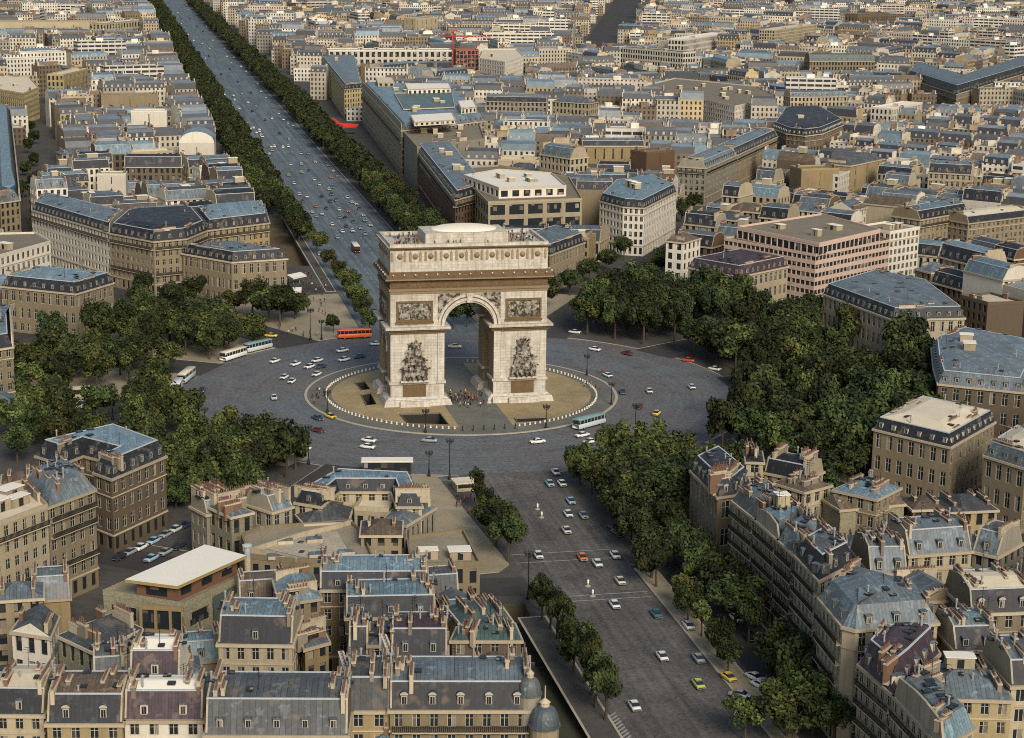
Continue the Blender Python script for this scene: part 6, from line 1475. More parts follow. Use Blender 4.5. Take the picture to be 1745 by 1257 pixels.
for a0 in range(0, 360, 30):
    key = (a0, a0+30); head = HEADS.get(key)
    if not head: continue
    right = a0 >= 270 or a0 < 60
    for row, rad in enumerate((88.5, 98, 108, 118, 129, 141) if right else (88, 97, 106, 115, 124)):
        n = 0; step = 10.2/rad if right else 10.0/rad; a = R(a0)+step*.5*(row % 2+.6)
        while a < R(a0+30):
            p = (rad*math.cos(a)+trr.uniform(-1.2, 1.2), rad*math.sin(a)+trr.uniform(-1.2, 1.2)); a += step*trr.uniform(.9, 1.15)
            hw = {300: 12, 270: 14, 90: 25}
            if any(avedist(p, q) < (hw.get(q, 9.5) if not (right and q in (0, 30, 330)) and q not in (150, 180, 210) else 5.5) for q in (a0, (a0+30) % 360)): continue
            if not clear(p, 3.5): continue
            x, y = to_px((*p, 4))
            if not (-20 < x < PW+20): continue
            if key == (90, 120) and (x > 505 or y < 490): continue
            if key == (60, 90) and x < 925: continue
            if key in ((150, 180), (180, 210)) and trr.random() < .22: continue
            if key == (120, 150) and row == 0 and trr.random() < .1: continue
            if key == (0, 30) and row >= 4 and trr.random() < .5: continue
            if key in ((150, 180), (180, 210)) and 105 < x < 285 and 590 < y < 735 and trr.random() < .72: continue
            if key == (120, 150) and 455 < x < 520 and y > 540: continue
            n += 1; pale = (trr.random() < (.16 if right else .48)) or (key in ((150, 180), (180, 210)) and trr.random() < .5) or (key == (270, 300) and row < 3)
            rust = trr.random() < (.03 if right else .09)
            kind = 'rust-tinged' if rust else ('lighter green' if pale else 'dark')
            tree(p, f"{kind} tree, {ordinal(n)} in {ordinal(row+1)} row, {head}", 'plane trees around the roundabout', CROWN_RUST if rust else (CROWN_PALE if pale else CROWN), ((1.02 if key == (270, 300) else 1.25) if right else 1.05)*trr.uniform(.85, 1.15), 1.0)
n = 0
for x, y in ((30, 790), (72, 764), (25, 752), (112, 757), (62, 722), (20, 716), (6, 662), (242, 722), (226, 748), (270, 748), (252, 772), (300, 782), (330, 800), (62, 562), (122, 567), (166, 562), (212, 572), (236, 547), (262, 562), (90, 592), (242, 522), (292, 532), (330, 522), (272, 502), (362, 562), (400, 540), (450, 545), (420, 515), (478, 530), (40, 640), (150, 620), (205, 640), (250, 650)):
    p = at(x, y).xy
    if not clear(p, 3) or p.length < 86 or any(math.dist(p, (o.location.x, o.location.y)) < 6.2 for o in bpy.data.objects if o.name.startswith('plane_tree')): continue
    n += 1; tree(p, f"loose grey-green tree, {ordinal(n)} of the scattered ones around the sandy garden", 'plane trees around the roundabout', CROWN_PALE if trr.random() < .5 else CROWN, .95)
n = 0
for x, y in ((40, 338), (62, 322), (46, 300), (60, 284), (48, 262), (58, 246), (52, 226)):
    p = at(x, y).xy
    if not clear(p, 2): continue
    n += 1; tree(p, f"dark street tree, {ordinal(n)} going away along the canyon beside the pale six-storey block", 'street trees in the canyon', CROWN, .7)
for k, (x, y, s) in enumerate(((988, 826, .8), (1008, 842, .85), (1030, 862, .85), (1052, 882, .8))):
    tree(at(x, y).xy, f"pale green tree, {ordinal(k+1)} along the avenue mouth, grove beside the black-roofed mansion", 'plane trees around the roundabout', CROWN_PALE, s)
for k, (x, y, s) in enumerate(((772, 560, .8), (796, 557, 1.0), (822, 552, .9))):
    tree(at(x, y).xy, f"tree glimpsed through the archway, {('first', 'tallest', 'last')[k]} of three beyond the road", 'trees behind the arch', CROWN, s)
# the long avenue: two rows on either side, each tree near the roundabout on its own
FAR_T = []
for side, xs in (('barrel-roof side', (-20.5, -28.5)), ('red-awning side', (26.5, 34.5))):
    for row, x in enumerate(xs):
        y = 262 if side[0] == 'b' else (205 if row == 0 else 215); n = 0
        while y < 2350:
            p = (x+trr.uniform(-.7, .7), y+trr.uniform(-1, 1)); y += 11.5*trr.uniform(.92, 1.08)
            if side[0] == 'b' and 262 < y < 272: continue
            if CT[0].y-3 < p[1] < CT[1].y+3 and -35 < x < -21.9 and side[0] == 'b': continue
            if p[1] < 425:
                n += 1; tree(p, f"avenue tree, {ordinal(n)} from the roundabout in the {'kerb' if row == 0 else 'house'} row, {side}", 'plane trees along the far avenue', CROWN if trr.random() < .75 else CROWN_PALE, 1.02)
            elif trr.random() > .15: FAR_T.append(p)
for k, (x, y, s) in enumerate(((630, 572, .8), (618, 548, .85), (604, 524, .85), (592, 500, .8), (578, 478, .75), (562, 458, .75), (540, 432, .8), (522, 412, .8), (512, 396, .8))):
    p = at(x, y).xy; tree(p, f"light green tree, {ordinal(k+1)} from the road in the single row beside the café plaza", 'trees beside the café plaza', CROWN_PALE, s)
p = at(568, 567).xy; tree(p, 'small round dark tree standing alone at the plaza kerb near the orange coach', 'trees beside the café plaza', CROWN, .55)
# near avenue
for k, (x, y, s, c) in enumerate(((812, 868, .9, CROWN_THIN), (832, 905, .92, CROWN_THIN), (846, 932, .9, CROWN), (866, 957, .95, CROWN))):
    tree(at(x, y).xy, f"dense dark tree, {ordinal(k+1)} from the roundabout in the short row on the sandy pavement", 'trees along the near avenue', c, s)
x0, y0 = at(918, 1040).xy; x1, y1 = at(1030, 1228).xy
for k in range(11):
    t = k/10; tree((x0+(x1-x0)*t+trr.uniform(-.5, .5), y0+(y1-y0)*t), f"narrow dark tree, {ordinal(k+1)} in the row above the sunken road", 'trees along the near avenue', CROWN_THIN, .72+.25*t, 1.05)
n = 0
for (x, y, s, c) in ((1110, 985, .95, CROWN), (1118, 1000, .9, CROWN), (1158, 1036, .6, CROWN_RUST), (1172, 1058, .6, CROWN_PALE), (1195, 1085, .6, CROWN_RUST), (1222, 1120, .6, CROWN), (1240, 1146, .55, CROWN), (1180, 985, .95, CROWN), (1200, 1010, .95, CROWN), (1228, 1040, 1, CROWN), (1252, 1068, 1, CROWN), (1275, 1095, .8, CROWN),
                     (1318, 1150, .8, CROWN_PALE), (1345, 1180, 1.05, CROWN), (1368, 1205, 1, CROWN), (1320, 1235, .75, CROWN_PALE), (1340, 1255, .75, CROWN_PALE), (1385, 1250, .95, CROWN_PALE), (1350, 1275, .9, CROWN_PALE), (1270, 1262, .8, CROWN_PALE), (1420, 1275, .9, CROWN), (1085, 945, .9, CROWN), (1075, 925, .9, CROWN), (1150, 962, .9, CROWN)):
    n += 1; kind = 'rust-tinged' if c is CROWN_RUST else ('yellowish green' if c is CROWN_PALE else 'dark')
    tree(at(x, y).xy, f"{kind} tree, {ordinal(n)} beside the tall stone row", 'trees along the near avenue', c, s)
# street trees by the left block, and the dark street beside the white gridded office
for k, (x, y) in enumerate(((20, 1050), (60, 1030), (100, 1010), (150, 960), (200, 930), (250, 905), (270, 880), (300, 868), (130, 985), (40, 1075))):
    if not clear(at(x, y).xy, 3.2): continue
    tree(at(x, y).xy, f"street tree, {ordinal(k+1)} counted below the terraced stone block", 'street trees by the left block', CROWN if k % 3 else CROWN_PALE, .7)
k = 0
for off in (-11, 11):
    for i in range(9):
        r_ = 150+i*26; d = Vector((math.cos(R(60)), math.sin(R(60)))); p = d*r_+Vector((d.y, -d.x))*off; k += 1
        if not clear(p, 2): continue
        tree(p, f"dark street tree, {ordinal(i+1)} away along the {'office' if off < 0 else 'terrace'} kerb behind the arch", 'street trees behind the arch', CROWN, .85)
b = MB(); v = []
for p in FAR_T:
    me = trr.choice(CROWN); a = trr.uniform(0, 6.28); ca, sa = math.cos(a), math.sin(a); s = trr.uniform(.7, 1.35); o = len(b.v)
    step = 2 if p[1] < 1100 else 4; g = 1.4 if step == 2 else 1.9
    b.tube([(p[0], p[1], 0), (p[0], p[1], 6)], .3, 5, 3)
    co_ = [vv.co for vv in me.vertices]
    for q in list(me.polygons)[::step]:
        o = len(b.v); cc = sum((co_[i] for i in q.vertices), Vector())/4
        for i in q.vertices:
            w_ = cc+(co_[i]-cc)*g; b.v.append((p[0]+(w_.x*ca-w_.y*sa)*s, p[1]+(w_.x*sa+w_.y*ca)*s, 7.8+w_.z*s))
        b.f.append([o, o+1, o+2, o+3]); b.m.append(q.material_index); b.uv.append([(0, 0)]*4); b.c.append(None)
tag(b.build('distant_trees', [L_DARK, L_MID, L_OLIVE, BARK]), 'rows of plane trees running on along the far end of the avenue', 'trees', kind='stuff')
print('TREES', NTREE, 'far', len(FAR_T))

# ---------------------------------------------------------------- vehicles
def paint(name, col):
    m, t, b = nodes(name); b.inputs['Base Color'].default_value = (*col, 1); b.inputs['Roughness'].default_value = .38; b.inputs['Coat Weight'].default_value = .25; b.inputs['Coat Roughness'].default_value = .2; return m
PAINT = {k: paint('paint_'+k.replace(' ', '_'), c) for k, c in {'white': (.72, .70, .64), 'cream': (.66, .58, .42), 'light blue': (.30, .44, .52), 'grey': (.27, .29, .30), 'dark blue': (.035, .06, .11), 'black': (.02, .02, .022), 'dark red': (.12, .025, .02), 'red': (.60, .05, .025), 'orange': (.62, .20, .05), 'yellow': (.70, .47, .07), 'teal': (.035, .15, .16), 'yellow-green': (.48, .50, .10), 'dark green': (.03, .06, .045)}.items()}
CGLASS = flatm('car_glass', (.02, .025, .03), .12, .6); TYRE = flatm('tyre_rubber', (.012, .012, .012), .9); CHROME = flatm('bumper_chrome', (.45, .45, .44), .25, .6, .6); LAMPM = flatm('headlamp_glass', (.6, .58, .5), .2)
def loft(b, secs, m):
    """hull through rounded cross sections (y, half width, bottom, top)"""
    rings = []
    for y, hw, z0, z1 in secs:
        r = min(.16, (z1-z0)*.3); rings.append([(-hw*.94, y, z0), (hw*.94, y, z0), (hw, y, z0+r), (hw, y, z1-r*1.2), (hw*.88, y, z1), (-hw*.88, y, z1), (-hw, y, z1-r*1.2), (-hw, y, z0+r)])
    for A, C in zip(rings[:-1], rings[1:]):
        for k in range(8): k2 = (k+1) % 8; b.face([A[k], C[k], C[k2], A[k2]][::-1], m)
    b.face(rings[0], m); b.face(rings[-1][::-1], m)
def car_parts():
    B_ = MB(); loft(B_, [(-2.08, .62, .42, .72), (-1.98, .76, .30, .84), (-1.2, .82, .26, .90), (0, .83, .25, .92), (1.2, .82, .26, .90), (1.95, .77, .30, .84), (2.08, .64, .42, .74)], 0)
    G = MB(); loft(G, [(-1.25, .70, .86, .90), (-.62, .62, .86, 1.33), (.55, .62, .86, 1.35), (1.32, .70, .86, .90)], 0)
    T_ = MB(); loft(T_, [(-.60, .60, 1.32, 1.385), (-.3, .62, 1.34, 1.42), (.3, .62, 1.34, 1.42), (.55, .60, 1.33, 1.39)], 0)
    W_ = MB(); W_.tube([(-.1, 0, 0), (.1, 0, 0)], .31, 12, 0); W_.tube([(-.105, 0, 0), (.105, 0, 0)], .17, 8, 1)
    H_ = MB(); H_.lathe([(.02, -.03), (.11, -.02), (.11, .03), (.02, .05)], 8, 0)
    U_ = MB(); U_.box(-.74, -.05, 0, .74, .05, .13, 0)
    return (B_.mesh('body', [PAINT['white']], True), G.mesh('window', [CGLASS]), T_.mesh('car_roof', [PAINT['white']], True), W_.mesh('wheel', [TYRE, CHROME]), H_.mesh('headlight', [LAMPM]), U_.mesh('bumper', [CHROME]))
CB, CG, CT_, CW, CH, CU = car_parts()
def slotpaint(o, m): o.material_slots[0].link = 'OBJECT'; o.material_slots[0].material = m
def make_car():
    t = empty('car'); link('body', CB, t); link('window', CG, t); link('car_roof', CT_, t)
    for x in (-.72, .72):
        for y in (-1.28, 1.25): link('wheel', CW, t, (x, y, .31))
        link('headlight', CH, t, (x*.78, 2.06, .60)).rotation_euler = (math.pi/2, 0, 0)
    for y in (-2.1, 2.1): link('bumper', CU, t, (0, y, .40))
    return t
def join_car():
    b = MB()
    for me, off, m in ((CB, (0, 0, 0), 0), (CG, (0, 0, 0), 1), (CT_, (0, 0, 0), 0)):
        o = len(b.v); b.v += [tuple(v.co) for v in me.vertices]
        for p in me.polygons: b.f.append([o+i for i in p.vertices]); b.m.append(m); b.uv.append([(0, 0)]*len(p.vertices)); b.c.append(None)
    for x in (-.72, .72):
        for y in (-1.28, 1.25): b.tube([(x-.1, y, .31), (x+.1, y, .31)], .31, 8, 2)
    return b.mesh('far_car', [PAINT['white'], CGLASS, TYRE])
car0 = make_car(); FARCAR = join_car(); first_car = [True]
def place_car(p, rz, colr, label, group, far=False, z=.013):
    if far:
        c = link('car', FARCAR); slotpaint(c, PAINT[colr])
    else:
        if first_car[0]: c = car0; first_car[0] = False
        else: c = copy_tree(car0)
        for ch in c.children:
            if ch.name.split('.')[0] in ('body', 'car_roof'): slotpaint(ch, PAINT[colr])
    c.location = (p[0], p[1], z); c.rotation_euler = (0, 0, rz); tag(c, label, 'car', group); return c
def tang(p): return math.atan2(p[1], p[0])      # heading +y turned onto the counter-clockwise tangent
RB = 'cars on the roundabout'
for x, y, colr, lab in ((468, 617.5, 'white', 'white car circling alone below the pair of coaches'), (503.5, 622.5, 'white', 'white car just behind the coach-side one, before the cluster'), (527.5, 627, 'white', 'white car in the cluster, directly ahead of the blue one'), (540.5, 616.5, 'white', 'white car in the cluster on the outer lane'),
    (547, 627, 'dark blue', 'blue car in the middle of the white cluster'), (540, 640, 'white', 'white car of the cluster closest to the disc kerb'), (484.5, 645, 'white', 'white car leading a side-by-side pair'), (497.5, 652, 'white', 'white car of the side-by-side pair, on its inner side'), (467, 680, 'white', 'white car seen end-on between disc and grove'), (344.5, 667, 'dark green', 'dark car alone near the parked coaches'),
    (541, 715, 'dark blue', 'dark blue car next to the yellow one at the disc kerb'), (563, 712, 'yellow', 'yellow car hugging the disc kerb'), (542, 736, 'dark red', 'maroon car at the edge of the disc by a lamp'), (583.5, 599.5, 'white', 'white car far side, near the orange coach'), (586, 615, 'white', 'white car nose to tail with a dark blue one'), (613, 609.5, 'dark blue', 'dark blue car tailing a white one behind the arch flank'),
    (641, 588, 'white', 'white car half hidden by the arch flank'), (775, 592.5, 'cream', 'pale car seen through the archway'), (1014, 597.5, 'white', 'white car broadside beyond the disc, lamp side'), (1069, 604.5, 'dark red', 'dark red car broadside near the grove'), (1035.5, 642, 'white', 'white car close to the disc behind a lamp'), (1060.5, 670, 'dark blue', 'slate blue car beside the disc kerb'), (1089, 695, 'dark red', 'maroon car near the yellow one on open cobbles'),
    (916, 755, 'white', 'white car broadside just below the disc'), (732, 753, 'grey', 'blue-grey car below the sunken stairwell'), (629, 753, 'white', 'white car of a close pair below the disc, farther one'), (627, 764, 'white', 'white car of a close pair below the disc, nearer one'), (992, 744, 'white', 'white car just below the grey coach'), (1005.5, 755, 'white', 'white car half under the pale green trees'), (979.7, 568, 'white', 'white car entering from the street behind the arch'),
    (1106.5, 669, 'white', 'white car end-on in the open cobbles'), (1178.7, 662, 'white', 'white car farthest out toward the grove'), (1119, 707, 'yellow', 'yellow car on the cobbles beside a lone walker')):
    p = at(x, y); place_car(p, tang(p), colr, lab, RB)
for x, y, colr, lab, rz in ((1173, 616, 'red', 'bright red car parked under the grove edge', .9), (1218, 631, 'white', 'white car parked by the grove edge beyond the red one', .7), (462, 574, 'yellow', 'yellow car parked at the plaza kerb behind a coach', 1.2), (130, 695, 'white', 'white car, first of three parked in the sandy garden street', 1.35), (154, 696, 'black', 'black car parked between two pale ones in the garden street', 1.35), (174, 692, 'grey', 'silver car, last of three parked in the garden street', 1.35), (195.5, 622, 'black', 'black car parked by the white kiosk', 1.3)):
    place_car(at(x, y), rz, colr, lab, 'cars parked around the roundabout')
NA = 'cars on the near avenue'
for x, y, colr, lab in ((947, 807.6, 'white', 'white car first out of the roundabout under the trees'), (936.6, 827, 'light blue', 'light blue car abreast of a white one'), (957.5, 827, 'white', 'white car abreast of a light blue one'), (972.5, 857, 'light blue', 'pale blue car alone before a white one'), (968, 879, 'white', 'white car beside a blue-grey one'), (994, 881.5, 'grey', 'blue-grey car close to the tree kerb'), (965, 907, 'cream', 'dusty white car with dark roof, mid avenue'),
    (917, 949.5, 'white', 'white car approaching beside the short tree row'), (992, 953, 'orange', 'orange red car crossing the stop line'), (1018, 963.6, 'white', 'white car just past the orange one'), (1048, 949.5, 'white', 'white car by the kerb opposite the orange one'), (1056.7, 993.5, 'cream', 'cream white car below the crossing lines'), (1047, 1034, 'white', 'white car alone, second below the crossing'), (1118, 1050, 'teal', 'teal car at the kerb under the trees'),
    (1128, 1122.5, 'white', 'large white car in the lower avenue'), (1190, 1126, 'grey', 'blue-grey van-like car parked at the kerb'), (1190, 1170, 'yellow-green', 'yellow-green car keeping to the kerb'), (1080.6, 1207, 'white', 'white car nearest the striped crossing')):
    place_car(at(x, y), math.pi if x < 1000 else 0, colr, lab, NA)
for x, y, colr, lab, rz in ((1241, 1158, 'yellow', 'yellow car parked under trees beside the kerb', 0.2), (1286, 1158, 'white', 'white car parked in the side lane, upper of two', 0.4), (1296, 1172, 'white', 'white car parked in the side lane, lower of two', 0.4), (1261, 1188, 'grey', 'grey car, top of the herringbone parking row', .9), (1266, 1199, 'white', 'white car, second in the herringbone parking row', .9), (1271, 1211, 'white', 'white car, third in the herringbone parking row', .9), (1272, 1224, 'white', 'white car, last in the herringbone parking row', .9),
    (1051.5, 912, 'black', 'black car parked under the grove edge by the avenue', .2), (1046, 904, 'black', 'black car behind the one under the grove edge', .2), (1162.6, 943.5, 'red', 'red car parked in the side lane under trees', .5), (1113.5, 906, 'white', 'white car glimpsed among the grove trunks', 1.2), (1150, 900, 'white', 'white car before the black-roofed mansion, first of three', .3), (1163, 899, 'white', 'white car before the black-roofed mansion, second of three', .3), (1176, 898, 'white', 'white car before the black-roofed mansion, last of three', .3), (1173, 1070, 'white', 'white car half hidden by rust-tinged trees', 0), (1019.5, 1160, 'cream', 'pale car parked beside the dark tree row', 0)):
    place_car(at(x, y), rz, colr, lab, 'cars parked along the near avenue')
# the far avenue: traffic
FA = 'cars in the traffic of the far avenue'
Wc, Dk = 'white', 'black'
FC = [(442, 222, Wc), (445, 231, Wc), (462, 251, 'cream'), (467.5, 250, Wc), (464, 257.5, 'cream'), (482, 251.5, Wc), (459, 263.6, Wc), (495.4, 281.7, Wc), (513.6, 281, Wc), (514, 294.5, 'yellow'), (491.6, 299.7, 'yellow-green'), (501, 314, Wc), (535.6, 307.4, Wc), (544, 316, 'cream'), (563.8, 303, 'orange'), (561, 323.8, Wc), (564.6, 332, Dk), (573, 342, 'teal'), (563, 344, 'dark blue'), (523, 336.7, Wc), (515.6, 344, 'dark red'), (502, 352, Wc), (538, 353, 'orange'), (532, 363, Wc), (539, 370, 'light blue'), (548.6, 366, Wc), (578, 359, Wc), (593, 361, 'orange'), (578, 372, 'grey'), (592, 338, Wc), (600, 346, Wc), (607, 349, Wc), (612, 357, 'dark red'), (619, 368, Wc), (602.5, 379, 'dark blue'), (589.6, 387, 'dark red'), (583.5, 396, Wc), (600.7, 395, Wc), (613.6, 390, 'light blue'), (631, 385, Wc), (575, 406, 'light blue'),
      (303, 22, Wc), (309, 41, Wc), (320.6, 17, 'cream'), (320.6, 59, Wc), (330, 69.6, Wc), (318, 8.6, Wc), (324, 32, Dk), (309, 32.6, Dk), (336, 44.7, Dk), (346, 54, Dk), (358, 45.5, Wc), (362.7, 68.8, Wc), (357.5, 83, 'yellow'), (382.5, 84, Wc), (356, 96, Dk), (350, 99.7, Wc), (386.7, 97, 'cream'), (398.8, 98.8, Wc), (410.8, 114, Wc), (419.4, 123, 'cream'), (377, 127, Dk), (441, 142.7, Wc), (445, 157, Wc), (453, 166.7, 'light blue'), (398, 164, Wc), (399.6, 171, Wc), (475, 194, Wc), (483, 204.6, Wc), (490.7, 210.6, 'light blue'), (430, 190, Dk), (452, 205, 'dark red'), (476, 228, Dk), (498, 262, 'grey'), (526, 292, Dk), (548, 336, Dk), (556, 356, 'dark green'), (588, 372, Dk), (566, 384, Wc), (622, 400, 'grey'), (566, 320, 'dark blue'), (405, 140, Dk), (392, 118, 'dark blue'), (345, 75, 'cream'), (335, 30, 'grey'), (412, 160, 'grey'), (423, 176, 'cream')]
FC += [(412+i*5.0, 206+i*3.2+(i % 2)*5, Wc if i % 4 != 2 else 'cream') for i in range(8)]
crr = random.Random(3)
for _ in range(60):
    yy = 230+1000*crr.random()**1.5; q_ = to_px((crr.choice((-15.5, -11, -7, 6, 10, 14, 19.5)), yy, 0))
    if all(math.hypot(q_[0]-f[0], q_[1]-f[1]) > 9 for f in FC): FC.append((*q_, crr.choice((Wc, Wc, Wc, Wc, 'cream', Dk, 'grey', 'light blue'))))
srt = sorted(range(len(FC)), key=lambda i: -FC[i][1]); lane_n = {}
for i in srt:
    x, y, colr = FC[i]; p = at(x, y)
    if p.x < -16.5: p.x = -16.0+random.uniform(0, .5)
    if p.x > 21.5: p.x = 21.2
    q = int((p.x+17.5)/8); lane = ('kerb lane on the barrel-roof side', 'inner lane on the barrel-roof side', 'middle lane', 'inner lane on the red-awning side', 'kerb lane on the red-awning side')[min(q, 4)]
    lane_n[lane, colr] = lane_n.get((lane, colr), 0)+1
    place_car(p, 0 if q < 3 else math.pi, colr, f"{colr} car, {ordinal(lane_n[lane, colr])} of its colour from the roundabout, {lane}", FA, far=y < 255)
for k in range(9):
    place_car((20.5+random.uniform(-.5, .5), -168-k*9.5), .08, ('white', 'grey', 'white', 'black', 'cream', 'white', 'dark blue', 'white', 'grey')[k], f"{('white', 'grey', 'white', 'black', 'cream', 'white', 'dark blue', 'white', 'grey')[k]} car, {ordinal(k+1)} along the side lane before the tall stone row", 'cars parked along the near avenue')
# coaches and buses
def bus_meshes():
    def sec(b, m, hw, z0, z1, L, r=.25): loft(b, [(-L/2, hw*.94, z0+.1, z1-.15), (-L/2+.25, hw, z0, z1), (L/2-.3, hw, z0, z1), (L/2, hw*.93, z0+.1, z1-.3)], m)
    B_ = MB(); sec(B_, 0, 1.25, .45, 1.75, 11); G = MB(); sec(G, 0, 1.21, 1.74, 2.75, 10.9); T_ = MB(); sec(T_, 0, 1.25, 2.7, 3.15, 11)
    P_ = MB()
    for k in range(8):
        y = -4.9+k*1.38; P_.box(-1.24, y, 1.7, -1.2, y+.12, 2.75, 0); P_.box(1.2, y, 1.7, 1.24, y+.12, 2.75, 0)
    return B_.mesh('body', [PAINT['white']], True), G.mesh('window_band', [CGLASS]), T_.mesh('coach_roof', [PAINT['white']], True), P_.mesh('window_pillar_frame', [PAINT['white']])
BB, BG, BT, BP = bus_meshes()
def make_bus():
    t = empty('coach'); link('body', BB, t); link('window_band', BG, t); link('coach_roof', BT, t); link('window_pillar_frame', BP, t)
    for x in (-1.1, 1.1):
        for y in (-3.2, 3.4): link('wheel', CW, t, (x, y, .5), 0, (1.3, 1.6, 1.6))
        link('headlight', CH, t, (x*.75, 5.48, .85), 0, (1.3, 1.3, 1.3)).rotation_euler = (math.pi/2, 0, 0)
    return t
bus0 = make_bus(); fb_ = [True]
PAINT['silver'] = paint('paint_silver', (.48, .52, .50)); PAINT['sea green'] = paint('paint_sea_green', (.20, .30, .27)); PAINT['vermilion'] = paint('paint_vermilion', (.70, .13, .03))
for x, y, rz, body, roof, lab in ((301, 668, None, 'silver', 'white', 'white and silver coach parked at the road edge, front of two by the garden'), (318, 648, None, 'silver', 'cream', 'cream-roofed coach parked behind another beside the sandy garden'), (398, 611, None, 'white', 'cream', 'coach with cream roof parked along the plaza side kerb, nearer one'), (439, 597, None, 'silver', 'sea green', 'greenish roofed coach parked along the plaza side kerb, farther one'),
    (604, 576, 1.62, 'vermilion', 'vermilion', 'orange red coach standing at the plaza kerb'), (1004, 727, None, 'silver', 'sea green', 'silver coach with grey-green roof passing the disc'), (606, 428, math.pi, 'dark red', 'cream', 'dark red coach with cream roof coming down the far avenue')):
    p = at(x, y); c = bus0 if fb_[0] else copy_tree(bus0); fb_[0] = False; c.location = (p.x, p.y, .013); c.rotation_euler = (0, 0, tang(p) if rz is None else rz); tag(c, lab, 'coach', 'coaches around the arch')
    for ch in c.children:
        n = ch.name.split('.')[0]
        if n in ('body', 'window_pillar_frame'): slotpaint(ch, PAINT[body])
        if n == 'coach_roof': slotpaint(ch, PAINT[roof])

for k, (x, y, cl, rz) in enumerate(((205, 952, 'black', -.6), (222, 944, 'grey', -.6), (240, 936, 'white', -.6), (262, 925, 'light blue', -.6), (283, 914, 'grey', -.6), (300, 905, 'white', -.6), (318, 898, 'dark blue', -.6), (258, 955, 'light blue', -.6), (282, 944, 'grey', -.6), (305, 934, 'black', -.6))):
    place_car(at(x, y), rz, cl, f"{cl} car, {ordinal(k+1)} parked in the side street behind the rubble-walled block", 'cars parked in the side street')

# ---------------------------------------------------------------- lamps, bollards, kiosks
def make_lamp(h, arms=True):
    t = empty('street_lamp'); b = MB(); b.lathe([(.42, 0), (.42, .5), (.26, .7), (.22, 1.6), (.14, 1.9), (.10, h-1.4), (.13, h-1.3)], 10, 0); b.build('post', [IRON], t)
    b = MB()
    for k in range(5):
        a = k*1.2566; b.tube([(0, 0, h-1.5), (math.cos(a)*.5, math.sin(a)*.5, h-1.35), (math.cos(a)*.8, math.sin(a)*.8, h-.9)], .05, 5)
    b.build('bracket', [IRON], t)
    L_ = MB(); L_.lathe([(.12, -.1), (.2, 0), (.27, .5), (.34, .52), (.05, .8)], 8, 0); lm = L_.mesh('lantern', [flatm('lantern_iron_glass', (.05, .05, .045), .3)])
    for k in range(5): a = k*1.2566; link('lantern', lm, t, (math.cos(a)*.8, math.sin(a)*.8, h-.85))
    link('lantern', lm, t, (0, 0, h-1.0)); return t
lp1, lp2 = make_lamp(6.6), make_lamp(10.4); use = {1: True, 2: True}
for x, y, k, lab in ((558, 704, 1, 'short lamp on the disc edge near the yellow car'), (725, 738, 1, 'short lamp on the disc edge below the larger stairwell'), (930.5, 730, 1, 'short lamp on the disc edge beside the grey coach'), (1041.6, 690, 1, 'short lamp on the disc edge facing the grove'), (1000, 640, 1, 'short lamp on the disc edge behind the arch flank'), (548, 579, 1, 'short lamp at the plaza kerb beside a taller one'),
    (529, 579, 2, 'tall lamp at the plaza kerb'), (350, 760, 2, 'tall lamp rising from the grove near the parked coaches'), (428, 772, 2, 'tall lamp rising from the middle of the near grove'), (526, 792, 2, 'tall lamp at the end of the near grove'), (766, 817, 2, 'tall lamp at the sandy pavement corner'), (731, 812, 1, 'short lamp by the U-shaped blue roof'), (900, 1021, 2, 'tall lamp at the head of the sunken road'), (1082, 752, 2, 'tall lamp behind the pale green trees'), (192, 716, 2, 'tall lamp in the sandy garden'), (1248, 735, 2, 'tall lamp against the dark grove')):
    src = lp1 if k == 1 else lp2; c = src if use[k] else copy_tree(src); use[k] = False; p = at(x, y); c.location = (p.x, p.y, .13); tag(c, lab+', dark iron street lamp', 'street lamp', 'street lamps around the roundabout')
bo = MB(); bo.lathe([(.31, 0), (.31, .10), (.25, .16), (.25, .42), (.29, .5), (.2, .62), (.03, .68)], 10, 0); bom = bo.mesh('stone_bollard', [flatm('pale_bollard_stone', (.66, .60, .46), .7)], True)
for k in range(150):
    a = 2*math.pi*k/150
    if abs(math.cos(a)*39) < 8.5: continue
    o = link('stone_bollard', bom, None, (39.2*math.cos(a), 39.2*math.sin(a), DZ)); tag(o, 'small pale stone bollard in the ring of bollards around the arch', 'bollard', 'ring of pale bollards around the arch')
dkb = MB(); dkb.lathe([(.28, 0), (.28, .2), (.16, .3), (.13, 1.2), (.2, 1.3), (.05, 1.5)], 8, 0); dkm = dkb.mesh('iron_bollard', [IRON], True)
for k in range(6):
    o = link('iron_bollard', dkm, None, (-7.2+k*2.9, -40.6, DZ)); tag(o, 'dark iron bollard in the front opening of the pale ring', 'bollard', 'dark bollards in the front opening')
def beacon(x, y, lab):
    p = at(x, y); t = empty('traffic_beacon', (p.x, p.y, .012)); tag(t, lab, 'traffic beacon', 'traffic beacons on the near avenue'); b = MB(); b.lathe([(.6, 0), (.6, .16), (.2, .2), (.2, .7)], 10, 0); b.build('base', [KERB], t); b = MB(); b.lathe([(.2, .7), (.22, .75), (.22, 1.35), (.08, 1.5)], 10, 0); b.build('head', [flatm('beacon_white', (.8, .78, .7))], t)
beacon(916, 868, 'white beacon on the upper crossing, farther of two'); beacon(923, 882, 'white beacon on the upper crossing, nearer of two'); beacon(1002, 999, 'white beacon on the lower crossing, farther of two'); beacon(1010, 1016, 'white beacon on the lower crossing, nearer of two')
